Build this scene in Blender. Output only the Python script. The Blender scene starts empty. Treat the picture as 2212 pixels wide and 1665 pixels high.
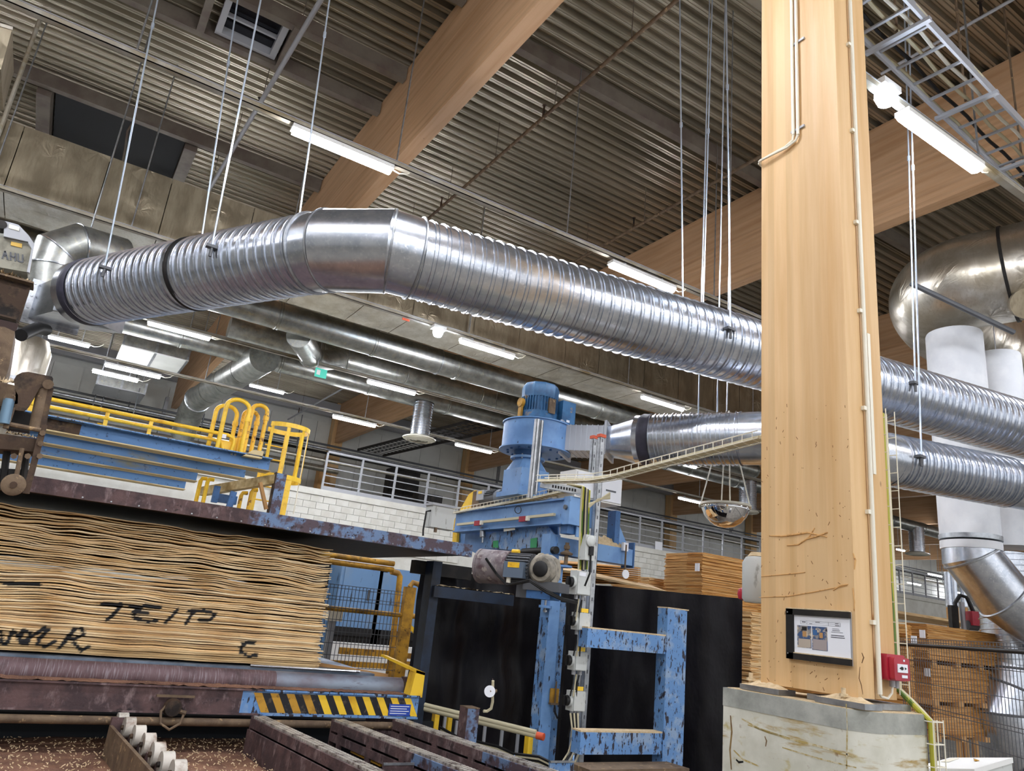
import bpy, math, random
from mathutils import Vector as V, Matrix, noise
random.seed(7)
PI = math.pi
C = bpy.context.scene.collection
# ---------------------------------------------------------------- camera, world, exposure
FPX = 1600.0
_up = V((544, -5130, 1600)).normalized()
_ax = V((2744, 788, 1600)); _ax = (_ax - _up * _ax.dot(_up)).normalized()
_by = _up.cross(_ax)
if _by.z < 0: _by = -_by
EYE = V((0, 0, 1.7))
def w2(v): return V((_ax.dot(v), _by.dot(v), _up.dot(v)))
cam = bpy.data.objects.new('camera', bpy.data.cameras.new('camera')); C.objects.link(cam)
r_, d_, f_ = w2(V((1, 0, 0))), w2(V((0, 1, 0))), w2(V((0, 0, 1)))
cam.matrix_world = Matrix(((r_.x, -d_.x, -f_.x, EYE.x), (r_.y, -d_.y, -f_.y, EYE.y), (r_.z, -d_.z, -f_.z, EYE.z), (0, 0, 0, 1)))
cam.data.sensor_fit = 'HORIZONTAL'; cam.data.sensor_width = 36; cam.data.lens = FPX / 2212 * 36
cam.data.clip_start = 0.05; cam.data.clip_end = 200
sc = bpy.context.scene; sc.camera = cam
sc.view_settings.view_transform = 'Standard'; sc.view_settings.look = 'None'; sc.view_settings.gamma = 1
sc.view_settings.use_curve_mapping = False
sc.view_settings.exposure = 1.0
wd = bpy.data.worlds.new('world'); sc.world = wd; wd.use_nodes = True
WORLD = wd.node_tree.nodes['Background']
WORLD.inputs[0].default_value = (0.95, 0.97, 1.0, 1); WORLD.inputs[1].default_value = 0.62
LAMP = 95.0                     # radiance of the tube lights
# pixel of the photograph -> point on a chosen plane of the hall (X along the ducts, Y along the roof beams, Z up)
def ray(x, y): return w2(V((x - 1106, y - 832.5, FPX)) / FPX)
def U(x, y, d): return EYE + ray(x, y) * d
def UZ(x, y, z): r = ray(x, y); return EYE + r * ((z - 1.7) / r.z)
def UX(x, y, X): r = ray(x, y); return EYE + r * (X / r.x)
def UY(x, y, Y): r = ray(x, y); return EYE + r * (Y / r.y)
def PX(p):
    q = V(p) - EYE; cx, cy, cz = q.dot(r_), q.dot(d_), q.dot(f_)
    return 1106 + FPX * cx / cz, 832.5 + FPX * cy / cz, cz
def ZAT(X, Y, py):
    lo, hi = -20.0, 40.0
    for _ in range(45):
        m = (lo + hi) / 2
        if PX((X, Y, m))[1] > py: lo = m
        else: hi = m
    return (lo + hi) / 2
# ---------------------------------------------------------------- mesh builder
class M:
    def __init__(s): s.v = []; s.f = []
    def add(s, vs, fs):
        n = len(s.v); s.v += [V(a) for a in vs]; s.f += [tuple(i + n for i in q) for q in fs]; return s
    def obox(s, c, ax, ay, az):
        c = V(c); ax = V(ax); ay = V(ay); az = V(az)
        vs = [c + ax * i + ay * j + az * k for k in (-1, 1) for j in (-1, 1) for i in (-1, 1)]
        return s.add(vs, [(0, 2, 3, 1), (4, 5, 7, 6), (0, 1, 5, 4), (2, 6, 7, 3), (0, 4, 6, 2), (1, 3, 7, 5)])
    def box(s, a, b):
        a = V(a); b = V(b); h = (b - a) / 2
        return s.obox((a + b) / 2, (abs(h.x), 0, 0), (0, abs(h.y), 0), (0, 0, abs(h.z)))
    def bar(s, p, q, w, h, up=(0, 0, 1)):
        p = V(p); q = V(q); d = q - p; t = d.normalized(); u = V(up); u = u - t * u.dot(t)
        if u.length < 1e-4: u = V((1, 0, 0)) - t * t.x
        u.normalize(); n = t.cross(u)
        return s.obox((p + q) / 2, d / 2, n * w / 2, u * h / 2)
    def tube(s, pts, r, n=8, cap=True):
        pts = [V(p) for p in pts]; m = len(pts); rs = r if isinstance(r, (list, tuple)) else [r] * m
        u = None; rings = []
        for i, p in enumerate(pts):
            t = (pts[min(i + 1, m - 1)] - pts[max(i - 1, 0)]).normalized()
            if u is None:
                u = V((0, 0, 1)) if abs(t.z) < .9 else V((1, 0, 0))
            u = (u - t * u.dot(t)).normalized(); b = t.cross(u)
            rings.append([p + (u * math.cos(a) + b * math.sin(a)) * rs[i] for a in (2 * PI * k / n for k in range(n))])
        vs = [q for g in rings for q in g]
        fs = [(i * n + k, i * n + (k + 1) % n, (i + 1) * n + (k + 1) % n, (i + 1) * n + k) for i in range(m - 1) for k in range(n)]
        if cap: fs += [tuple(range(n - 1, -1, -1)), tuple((m - 1) * n + k for k in range(n))]
        return s.add(vs, fs)
    def mitre(s, pts, r, n=36, i0=0, i1=None):
        # straight duct lengths whose ends are cut in the planes that halve the bends; only lengths i0..i1 are added
        pts = [V(p) for p in pts]; m = len(pts); ds = [(b - a).normalized() for a, b in zip(pts[:-1], pts[1:])]
        u = V((0, 0, 1)) if abs(ds[0].z) < .9 else V((1, 0, 0)); u = (u - ds[0] * u.dot(ds[0])).normalized(); b = ds[0].cross(u)
        ring = [pts[0] + (u * math.cos(a) + b * math.sin(a)) * r for a in (2 * PI * k / n for k in range(n))]; rings = [ring]
        for i in range(1, m):
            d = ds[i - 1]; nn = (d + ds[i]).normalized() if i < m - 1 else d
            ring = [p + d * ((pts[i] - p).dot(nn) / d.dot(nn)) for p in ring]; rings.append(ring)
        for i in range(i0, m - 1 if i1 is None else i1):
            s.add(rings[i] + rings[i + 1], [(k, (k + 1) % n, n + (k + 1) % n, n + k) for k in range(n)])
        s.rings = rings; return s
    def cyl(s, p, q, r, r2=None, n=16): return s.tube([p, q], [r, r if r2 is None else r2], n)
    def lathe(s, prof, o, axis=(0, 0, 1), n=24):
        o = V(o); t = V(axis).normalized(); u = V((1, 0, 0)) if abs(t.x) < .8 else V((0, 1, 0))
        u = (u - t * u.dot(t)).normalized(); b = t.cross(u); m = len(prof)
        vs = [o + t * h + (u * math.cos(2 * PI * k / n) + b * math.sin(2 * PI * k / n)) * max(r, 1e-4) for r, h in prof for k in range(n)]
        fs = [(i * n + k, i * n + (k + 1) % n, (i + 1) * n + (k + 1) % n, (i + 1) * n + k) for i in range(m - 1) for k in range(n)]
        fs += [tuple(range(n - 1, -1, -1)), tuple((m - 1) * n + k for k in range(n))]
        return s.add(vs, fs)
    def prism(s, poly, ex):
        ex = V(ex); n = len(poly); a = [V(p) for p in poly]
        return s.add(a + [p + ex for p in a], [tuple(range(n - 1, -1, -1)), tuple(range(n, 2 * n))] + [(i, (i + 1) % n, n + (i + 1) % n, n + i) for i in range(n)])
    def grid(s, fn, nu, nv):
        vs = [fn(i / nu, j / nv) for j in range(nv + 1) for i in range(nu + 1)]
        return s.add(vs, [(j * (nu + 1) + i, j * (nu + 1) + i + 1, (j + 1) * (nu + 1) + i + 1, (j + 1) * (nu + 1) + i) for j in range(nv) for i in range(nu)])
    def spiral(s, p, q, R, pitch=.1, n=40, ribs=((0, .012), (.5, .006)), step=8, tilt=1.0):
        # helical lock seams: narrow crests on an otherwise plain tube
        p = V(p); q = V(q); d = q - p; L = d.length; t = d / L
        u = V((0, 0, 1)) if abs(t.z) < .9 else V((1, 0, 0)); u = (u - t * u.dot(t)).normalized(); b = t.cross(u)
        marks = sorted((c + o, hgt * k) for c, hgt in ribs for o, k in ((-.055, 0), (-.02, 1), (.02, 1), (.055, 0)))
        vs = []; m = 0; turns = int(L / pitch)
        for i in range(-1, turns + 2):
            for c, hh in marks:
                for k in range(n):
                    a = 2 * PI * k / n; x = min(max((i + c + .06 + tilt * k / n - tilt / 2) * pitch, 0), L)
                    vs.append(p + t * x + (u * math.cos(a) + b * math.sin(a)) * (R + hh))
                m += 1
        m -= 1; fs = []
        for i in range(m):
            for k in range(n):
                k2 = (k + 1) % n; lag = len(marks) if (k2 == 0 and tilt) else 0
                a0, a1 = i * n + k, (i + 1) * n + k; b0, b1 = (i - lag) * n + k2, (i + 1 - lag) * n + k2
                if lag and i - lag < 0: continue
                fs.append((a0, b0, b1, a1))
        return s.add(vs, fs)
ORG = {}
def _link(name, m, mt, org, ang):
    me = bpy.data.meshes.new(name); me.from_pydata([v - org for v in m.v], [], m.f); me.materials.append(mt)
    me.validate(); me.update()
    if ang:
        me.polygons.foreach_set('use_smooth', [True] * len(me.polygons)); me.set_sharp_from_angle(angle=math.radians(ang))
    o = bpy.data.objects.new(name, me); C.objects.link(o); return o
def part(name, m, mt, parent, label=None, ang=40, kind=None):
    o = _link(name, m, mt, ORG[parent], ang); o.parent = parent; ORG[o] = ORG[parent]
    if label: o['label'] = label
    if kind: o['kind'] = kind
    return o
def thing(name, label, cat, loc, group=None):
    o = bpy.data.objects.new(name, None); o.empty_display_size = .1; C.objects.link(o); o.location = loc; ORG[o] = V(loc)
    o['label'] = label; o['category'] = cat
    if group: o['group'] = group
    return o
def single(name, m, mt, label=None, cat=None, group=None, kind=None, ang=40):
    lo = V([min(v[i] for v in m.v) for i in range(3)]); hi = V([max(v[i] for v in m.v) for i in range(3)])
    org = V(((lo.x + hi.x) / 2, (lo.y + hi.y) / 2, lo.z)); o = _link(name, m, mt, org, ang); o.location = org; ORG[o] = org
    if label: o['label'] = label
    if cat: o['category'] = cat
    if group: o['group'] = group
    if kind: o['kind'] = kind
    return o
def struct(name, m, mt, ang=40, parent=None):
    if parent: return part(name, m, mt, parent, ang=ang)
    return single(name, m, mt, kind='structure', ang=ang)
def dup(root, loc, label=None, group=None):
    r = root.copy(); C.objects.link(r); r.location = loc; ORG[r] = V(loc)
    if label: r['label'] = label
    if group: r['group'] = group
    for ch in list(root.children):
        c = ch.copy(); C.objects.link(c); c.parent = r
        for g in ch.children:
            d = g.copy(); C.objects.link(d); d.parent = c
    return r
def share(name, src, parent, off):          # another piece that shares mesh data
    o = bpy.data.objects.new(name, src.data); C.objects.link(o); o.parent = parent; o.location = off; return o
# ---------------------------------------------------------------- materials
def lin(h):
    if isinstance(h, str): h = [int(h[i:i + 2], 16) / 255 for i in (0, 2, 4)]
    return tuple(((c + .055) / 1.055) ** 2.4 if c > .04045 else c / 12.92 for c in h) + (1,)
def mat(name, base, rough=.6, metal=0.0, layers=(), bump=0, bscale=30, bstretch=(1, 1, 1), emit=None, coat=0):
    """layers: (colour, noise scale, low, high, stretch[, detail[, roughness]]) laid over the base in order."""
    m = bpy.data.materials.new(name); m.use_nodes = True; nt = m.node_tree; N = nt.nodes; L = nt.links
    b = N['Principled BSDF']; b.inputs['Roughness'].default_value = rough; b.inputs['Metallic'].default_value = metal
    b.inputs['Coat Weight'].default_value = coat
    tc = N.new('ShaderNodeTexCoord')
    def nz(scale, st, det=5, rg=.6):
        mp = N.new('ShaderNodeMapping'); mp.inputs['Scale'].default_value = st; L.new(tc.outputs['Object'], mp.inputs[0])
        n = N.new('ShaderNodeTexNoise'); n.inputs['Scale'].default_value = scale; n.inputs['Detail'].default_value = det; n.inputs['Roughness'].default_value = rg
        L.new(mp.outputs[0], n.inputs['Vector']); return n.outputs[0]
    cur = None; basec = lin(base)
    for i, ly in enumerate(layers):
        col, s, lo, hi, st = ly[:5]; det = ly[5] if len(ly) > 5 else 5
        mr = N.new('ShaderNodeMapRange'); mr.inputs[1].default_value = lo; mr.inputs[2].default_value = hi; L.new(nz(s, st, det), mr.inputs[0])
        mx = N.new('ShaderNodeMix'); mx.data_type = 'RGBA'
        if cur is None: mx.inputs[6].default_value = basec
        else: L.new(cur, mx.inputs[6])
        mx.inputs[7].default_value = lin(col); L.new(mr.outputs[0], mx.inputs[0]); cur = mx.outputs[2]
        if len(ly) > 6:
            mm = N.new('ShaderNodeMix'); mm.data_type = 'FLOAT'; mm.inputs[2].default_value = rough; mm.inputs[3].default_value = ly[6]
            L.new(mr.outputs[0], mm.inputs[0]); L.new(mm.outputs[0], b.inputs['Roughness'])
            if metal:
                mm = N.new('ShaderNodeMix'); mm.data_type = 'FLOAT'; mm.inputs[2].default_value = metal; mm.inputs[3].default_value = 0
                L.new(mr.outputs[0], mm.inputs[0]); L.new(mm.outputs[0], b.inputs['Metallic'])
    if cur is None: b.inputs['Base Color'].default_value = basec
    else: L.new(cur, b.inputs['Base Color'])
    if bump:
        bp = N.new('ShaderNodeBump'); bp.inputs['Strength'].default_value = bump; bp.inputs['Distance'].default_value = .02
        L.new(nz(bscale, bstretch), bp.inputs['Height']); L.new(bp.outputs[0], b.inputs['Normal'])
    if emit:
        b.inputs['Emission Color'].default_value = lin(emit[0]); b.inputs['Emission Strength'].default_value = emit[1]
    return m
W1 = (1, 1, 1)
GALV = mat('galvanised steel', 'd6dae2', .25, .95, [('bcc3ce', 9, .35, .65, W1), ('e3e7ee', 40, .55, .7, W1)], bump=.02, bscale=6)
GALVD = mat('dusty galvanised steel', 'b4b6b2', .36, .85, [('8d8f8a', 5, .35, .65, W1), ('b9b29c', 14, .55, .75, W1)], bump=.05, bscale=5)
ZINC = mat('zinc strip', 'b4b8bc', .4, .9, [('8e9196', 12, .4, .7, W1)])
DECK = mat('galvanised roof deck', 'aaa291', .34, .75, [('8d8675', .5, .4, .65, (.5, 3, 1))])
PURL = mat('grey painted steel purlin', '7c7468', .6, .2, [('6a5e55', 2, .4, .6, W1)])
DARK = mat('blackened steel', '1d1b1a', .6, .3, [('322d29', 6, .45, .7, W1)])
BLACK = mat('black rubber', '0d0d0f', .55)
def wood_mat(name, base, dk, knot, axis, lam):
    st = [1, 1, 1]; st[axis] = .06
    m = mat(name, base, .55, 0, [(dk, 9, .42, .7, tuple(st), 6)], bump=.03, bscale=20, bstretch=tuple(st))
    nt = m.node_tree; N = nt.nodes; L = nt.links; b = N['Principled BSDF']; tc = N.new('ShaderNodeTexCoord')
    src = b.inputs['Base Color'].links[0].from_socket
    sep = N.new('ShaderNodeSeparateXYZ'); L.new(tc.outputs['Object'], sep.inputs[0])
    mu = N.new('ShaderNodeMath'); mu.operation = 'MULTIPLY'; mu.inputs[1].default_value = 1 / lam[1]; L.new(sep.outputs[lam[0]], mu.inputs[0])
    fl = N.new('ShaderNodeMath'); fl.operation = 'FLOOR'; L.new(mu.outputs[0], fl.inputs[0])
    wn = N.new('ShaderNodeTexWhiteNoise'); wn.noise_dimensions = '1D'; L.new(fl.outputs[0], wn.inputs['W'])
    mr = N.new('ShaderNodeMapRange'); mr.inputs[3].default_value = .92; mr.inputs[4].default_value = 1.05; L.new(wn.outputs[0], mr.inputs[0])
    hs = N.new('ShaderNodeHueSaturation'); L.new(mr.outputs[0], hs.inputs['Value']); L.new(src, hs.inputs['Color'])
    vo = N.new('ShaderNodeTexVoronoi'); vo.inputs['Scale'].default_value = 8.5; mp = N.new('ShaderNodeMapping')
    ks = [1.0, 1.0, 1.0]; ks[axis] = .45; mp.inputs['Scale'].default_value = ks; L.new(tc.outputs['Object'], mp.inputs[0]); L.new(mp.outputs[0], vo.inputs['Vector'])
    kr = N.new('ShaderNodeMapRange'); kr.inputs[1].default_value = .085; kr.inputs[2].default_value = .04; L.new(vo.outputs['Distance'], kr.inputs[0])
    se = N.new('ShaderNodeSeparateColor'); L.new(vo.outputs['Color'], se.inputs[0])
    gt = N.new('ShaderNodeMath'); gt.operation = 'GREATER_THAN'; gt.inputs[1].default_value = .7; L.new(se.outputs[0], gt.inputs[0])
    mm = N.new('ShaderNodeMath'); mm.operation = 'MULTIPLY'; L.new(kr.outputs[0], mm.inputs[0]); L.new(gt.outputs[0], mm.inputs[1])
    m2 = N.new('ShaderNodeMath'); m2.operation = 'MULTIPLY'; m2.inputs[1].default_value = .75; L.new(mm.outputs[0], m2.inputs[0])
    mx = N.new('ShaderNodeMix'); mx.data_type = 'RGBA'; L.new(m2.outputs[0], mx.inputs[0]); L.new(hs.outputs[0], mx.inputs[6]); mx.inputs[7].default_value = lin(knot)
    L.new(mx.outputs[2], b.inputs['Base Color'])
    return m
WOODC = wood_mat('glulam column timber', 'dfba88', 'cfa46c', '74502f', 2, (1, .047))
WOODB = wood_mat('glulam beam timber', 'cfa882', 'bd9269', '6b4a30', 1, (2, .045))
def foil_mat(name, base, dk, rough, metal):
    # foil lagging: soft vertical sagging plus star shaped creases around the fixing pins
    m = mat(name, base, rough, metal, [(dk, 2.2, .4, .62, (1.5, 1, .5)), (dk, 9, .5, .75, (3, 3, .4))])
    nt = m.node_tree; N = nt.nodes; L = nt.links; b = N['Principled BSDF']; tc = N.new('ShaderNodeTexCoord')
    def mth(op, *ins):
        n = N.new('ShaderNodeMath'); n.operation = op
        for i, v in enumerate(ins):
            if isinstance(v, (int, float)): n.inputs[i].default_value = v
            else: L.new(v, n.inputs[i])
        return n.outputs[0]
    vo = N.new('ShaderNodeTexVoronoi'); vo.inputs['Scale'].default_value = 1.7; L.new(tc.outputs['Object'], vo.inputs['Vector'])
    dv = N.new('ShaderNodeVectorMath'); dv.operation = 'SUBTRACT'; L.new(tc.outputs['Object'], dv.inputs[0]); L.new(vo.outputs['Position'], dv.inputs[1])
    sp = N.new('ShaderNodeSeparateXYZ'); L.new(dv.outputs[0], sp.inputs[0])
    an = mth('ARCTAN2', mth('ADD', sp.outputs[1], sp.outputs[2]), sp.outputs[0])
    sc_ = N.new('ShaderNodeSeparateColor'); L.new(vo.outputs['Color'], sc_.inputs[0])
    n1 = N.new('ShaderNodeTexNoise'); n1.noise_dimensions = '1D'; n1.inputs['Scale'].default_value = 1.5; n1.inputs['Detail'].default_value = 3
    
    ln = N.new('ShaderNodeVectorMath'); ln.operation = 'LENGTH'; L.new(dv.outputs[0], ln.inputs[0])
    mk = N.new('ShaderNodeMapRange'); mk.inputs[1].default_value = .0; mk.inputs[2].default_value = .26; mk.inputs[3].default_value = 1; mk.inputs[4].default_value = 0; L.new(ln.outputs['Value'], mk.inputs[0])
    nz = N.new('ShaderNodeTexNoise'); nz.inputs['Scale'].default_value = 2.6; nz.inputs['Detail'].default_value = 4; nz.inputs['Distortion'].default_value = .6
    mp = N.new('ShaderNodeMapping'); mp.inputs['Scale'].default_value = (1.6, 1.2, .7); L.new(tc.outputs['Object'], mp.inputs[0]); L.new(mp.outputs[0], nz.inputs['Vector'])
    L.new(mth('ADD', mth('ADD', an, mth('MULTIPLY', nz.outputs[0], 2.2)), mth('MULTIPLY', sc_.outputs[0], 60)), n1.inputs['W'])
    hgt = mth('ADD', mth('MULTIPLY', n1.outputs[0], mth('MULTIPLY', mk.outputs[0], 1.2)), mth('MULTIPLY', nz.outputs[0], .7))
    b2 = N.new('ShaderNodeBump'); b2.inputs['Strength'].default_value = .6; b2.inputs['Distance'].default_value = .04; L.new(hgt, b2.inputs['Height'])
    L.new(b2.outputs[0], b.inputs['Normal']); return m
FOIL = foil_mat('crinkled foil lagging', 'a69b85', '897e6a', .4, .8)
FOILS = foil_mat('silver foil lagging', 'd2cdc2', 'b8b09f', .34, .9)
CONC = mat('stained painted concrete', 'dad8cb', .75, 0, [('c6c4b4', 3, .4, .6, W1), ('b9ab73', 5, .58, .72, (1, 2.2, 3)), ('a88c4e', 2.6, .56, .66, (1, 1.0, 6), 8), ('7a5428', 8, .62, .7, W1, 8), ('3c2c1c', 22, .69, .72, (1, 1, .5))], bump=.06, bscale=18)
CONCR = mat('grey concrete rim', 'b3b4ac', .8, 0, [('8b8d86', 6, .4, .7, W1)], bump=.1, bscale=40)
FLOORM = mat('dusty concrete floor', '8f8a80', .7, 0, [('7a746a', 1.5, .4, .6, W1)])
DUST = mat('wood dust', 'dcc6a2', .95, 0, [('c9b088', 30, .4, .65, W1)], bump=.5, bscale=60)
BLUE = mat('blue paint', '76a0d2', .45, 0, [('6690c6', 3, .45, .6, W1), ('23272f', 26, .66, .7, (1, 1, .4))])
BLUEC = mat('chipped blue paint', '6591c6', .5, 0, [('8ea6c4', 6, .5, .6, W1), ('2a2530', 14, .565, .595, (2, 2, .7), 9), ('2a2530', 50, .62, .64, (1, 1, .5))])
BLUED = mat('deep blue paint', '3f6ea6', .5, 0, [('355d8e', 4, .4, .6, W1), ('1d2026', 22, .62, .68, W1)])
BLUEM = mat('motor blue paint', '3a709f', .45, .1, [('2c587f', 7, .4, .6, W1), ('a08a66', 11, .62, .74, W1)])
GRIME = mat('grimy rusted steel', '67504f', .72, .2, [('493a3c', 7, .4, .6, W1), ('857272', 18, .55, .68, (1, 1, .5)), ('2a2224', 12, .62, .7, W1)], bump=.25, bscale=40)
GRIMEB = mat('blue steel under grime', '6b83a6', .6, .1, [('54464e', 9, .44, .54, W1), ('3a2f36', 22, .56, .62, W1)], bump=.12, bscale=40)
RUST = mat('brown machine steel', '4c3a2c', .72, .2, [('6a573f', 7, .5, .7, W1), ('201814', 5, .48, .6, W1)], bump=.2, bscale=25)
RUSTL = mat('dusty brown steel', '74614c', .75, .1, [('5b4a3a', 8, .45, .65, W1), ('b5987080'[:6], 20, .6, .7, W1)], bump=.2, bscale=30)
YEL = mat('yellow paint', 'f8cb34', .42, 0, [('d9a21c', 5, .5, .7, W1), ('8a5a22', 20, .68, .74, W1)])
YELD = mat('dirty yellow paint', 'c3912c', .55, 0, [('8a6422', 7, .45, .65, W1), ('5a3d1c', 18, .6, .7, W1)])
WHITE = mat('white paint', 'e9e9e6', .5)
CREAM = mat('cream plastic conduit', 'ece7d6', .4)
GREYP = mat('grey painted steel', 'a9abb0', .5, .1)
GREYD = mat('dark grey painted steel', '5a5c60', .5, .2)
BRICKM = mat('white painted block', 'e3e2da', .7, 0, [('d5d3c9', 3, .4, .65, W1)], bump=.05, bscale=30)
WALLP = mat('light grey wall panel', 'e0e1dc', .6, 0, [('d3d4cf', 1, .4, .6, W1)])
RED = mat('red plastic', 'b3263a', .35, 0, [('a02033', 6, .4, .6, W1)])
ORANGE = mat('orange plastic', 'e2613c', .5)
FABRIC = mat('white fabric', 'dfe1e4', .85, 0, [('d0d3d8', 2, .4, .6, W1)], bump=.08, bscale=4)
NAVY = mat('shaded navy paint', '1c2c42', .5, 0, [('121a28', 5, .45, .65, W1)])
TARP = mat('black tarpaulin', '0b090e', .4, 0, [('120f16', 3, .4, .7, W1), ('231f29', 2.6, .64, .82, (1, 1, .4))], bump=.9, bscale=2.6, bstretch=(1, 1, .45))
TARP.node_tree.nodes['Principled BSDF'].inputs['Specular IOR Level'].default_value = .25
PAPER = mat('white paper', 'eceef4', .5)
GLASSD = mat('dark night glass', '0b0c16', .12)
SLIDE = mat('dark vent panel', '17181b', .8)
SWITCH = mat('weathered grey plastic', 'c8cbc8', .5, 0, [('9a9a94', 18, .6, .7, (1, 1, .4))])
GREEN = mat('green sticker', '2f9e62', .5)
CHROME = mat('mirror acrylic', 'e8e8ea', .03, 1)
GLOW = mat('lit tube diffuser', 'ffffff', .4, 0, emit=('f6f8ff', LAMP))
GLOWB = mat('lit cool lamp', 'ffffff', .4, 0, emit=('d8e8ff', LAMP * .8))
GLOWF = mat('exit sign light', '2e9e88', .4, 0, emit=('3fb8a4', .35))
PURPLE = mat('dark purple sleeve', '3b3a4a', .6, 0, [('2a2936', 8, .4, .7, W1)], bump=.3, bscale=12)
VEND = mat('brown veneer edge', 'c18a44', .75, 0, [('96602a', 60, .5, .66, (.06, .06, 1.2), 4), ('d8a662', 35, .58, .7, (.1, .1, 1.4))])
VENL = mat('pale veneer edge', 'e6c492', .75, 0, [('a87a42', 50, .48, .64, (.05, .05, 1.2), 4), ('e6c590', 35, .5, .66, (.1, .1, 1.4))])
CABLE = mat('pale cable', 'cfc6a6', .6)
GY = mat('green yellow earth cable', 'b5b13a', .5, 0, [('5c7a2c', 2, .48, .52, (8, 8, .3))])
TIMB = mat('pallet timber', 'b98c58', .8)
CHIPS = mat('wood chip litter', '8d6650', .95, 0, [('6b4a3b', 4, .4, .6, W1), ('d3b585', 60, .62, .68, W1)], bump=.6, bscale=50)
# ================================================================= the hall
m = M().box((-30, -25, -.1), (82, 45, 0)); struct('floor', m, FLOORM, ang=0)
RZ = 9.75
m = M(); prof = []; y = -12.0
while y < 32.5:
    prof += [(y, RZ), (y + .033, RZ), (y + .042, RZ + .014), (y + .051, RZ), (y + .084, RZ), (y + .108, RZ + .08), (y + .135, RZ + .08), (y + .143, RZ + .068), (y + .151, RZ + .08), (y + .176, RZ + .08)]; y += .2
n = len(prof); vs = [(x, a, b) for x in (-16, 80) for a, b in prof]
m.add(vs, [(i, i + 1, n + i + 1, n + i) for i in range(n - 1)]); struct('ceiling', m, DECK, ang=0)
m = M().box((-16, -12, RZ + .1), (80, 32.5, RZ + .2)); struct('roof_top', m, GREYD, ang=0)
# far wall of panels
wf = struct('wall_far', M().box((-16, 31.2, 0), (80, 31.4, RZ)), WALLP, ang=0)
p0 = None
for i in range(86):
    x = -7 + i
    if p0 is None: p0 = part('wall_panel', M().box((x, 31.1, 3.6), (x + .985, 31.19, 8.9)), WALLP, wf, ang=0)
    else: share('wall_panel', p0, wf, (i * 1.0, 0, 0))
wl = struct('wall_left', M().box((-16.2, -12, 0), (-16, 31.2, RZ)), WALLP, ang=0)
wr = struct('wall_right', M().box((80, -12, 0), (80.2, 31.2, RZ)), WALLP, ang=0)
m = M().box((-10, 30.6, 9.1), (80, 30.9, RZ - .05)); struct('trim_1', m, GREYP, ang=0)
# glulam roof beams
for i, (x, lb) in enumerate([(3.13, 'long glulam roof beam nearest the camera, crossing above the elbow of the spiral duct'), (9.72, 'glulam roof beam passing behind the timber column, half way up the picture'),
                             (16.3, 'far glulam roof beam over the press fan, second bay from the column'), (22.9, 'farthest glulam roof beam, over the convex dome mirror'), (-3.5, 'glulam roof beam outside the left edge, over the foil duct'), (29.5, 'last glulam roof beam deep in the hall, behind the white fabric tubes'), (36.1, 'glulam roof beam far down the hall at the right, seventh from the left'), (42.7, 'glulam roof beam far down the hall at the right, eighth from the left'), (49.3, 'glulam roof beam far down the hall at the right, ninth from the left'), (56, 'last glulam roof beam at the far right of the hall')]):
    single('glulam_beam', M().box((x, -10, 8.0), (x + .21, 30.6, RZ)), WOODB, lb, 'beam', ang=0)
# purlins with end brackets
k = 1
for xa, xb, ys in ((-3.28, 3.12, (1.5, 4.6, 7.5, 9.45, 10.5, 13.62, 16.3, 21)), (3.35, 9.71, (3.0, 7.75, 16.5, 21.5)), (9.94, 16.28, (2.2, 7.4, 12, 16.5)), (16.52, 22.88, (4, 12, 20))):
    for yy in ys:
        o = struct('trim_%d' % (k + 1), M().box((xa, yy, RZ - .22), (xb, yy + .012, RZ)).box((xa, yy, RZ - .235), (xb, yy + .13, RZ - .222)), PURL, ang=0); k += 1
        part('end_bracket', M().box((xb - .16, yy + .02, RZ - .2), (xb, yy + .16, RZ - .03)), DARK, o, ang=0)
# skylight
t = thing('skylight', 'small roof skylight with a pale frame, one glazing bar and dark night glass', 'skylight', (.85, 10.0, 9.5))
x0, x1, y0, y1 = .5, 1.22, 9.63, 10.38
for a, b in (((x0 - .09, y0, 9.56), (x0, y1, 9.72)), ((x1, y0, 9.56), (x1 + .09, y1, 9.72)), ((x0 - .09, y0 - .09, 9.56), (x1 + .09, y0, 9.72)), ((x0 - .09, y1, 9.56), (x1 + .09, y1 + .07, 9.72))):
    part('frame', M().box(a, b), GREYP, t, ang=0)
part('glazing_bar', M().box((x0, 10.02, 9.62), (x1, 10.06, 9.68)), GREYP, t, ang=0)
part('pane', M().box((x0, y0, 9.69), (x1, 10.02, 9.70)), GLASSD, t, ang=0); part('pane', M().box((x0, 10.06, 9.69), (x1, y1, 9.70)), GLASSD, t, ang=0)
for xa in (x0 - .33, x1 + .13): part('trimmer', M().box((xa, 9.47, 9.5), (xa + .11, 10.5, 9.73)), PURL, t, ang=0)
# dark smoke vent over the foil duct
t = thing('smoke_vent', 'large dark roof vent opening between two pale trimmers above the foil lagged duct', 'vent', (-.5, 15, 9.4))
part('vent_panel', M().box((-1.6, 13.9, 9.62), (-.35, 16.2, 9.7)), SLIDE, t, ang=0); part('vent_panel', M().box((-.33, 13.9, 9.62), (.55, 16.2, 9.7)), SLIDE, t, ang=0)
for xa in (-1.85, .56): part('trimmer', M().box((xa, 13.8, 9.42), (xa + .22, 16.25, 9.73)), PURL, t, ang=0)
part('opening_cable', M().tube([(-.36, 13.9, 9.6), (-.4, 14.0, 9.45), (-.36, 14.2, 9.2), (-.34, 14.6, 9.0)], .02, 6), PURL, t)
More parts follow.
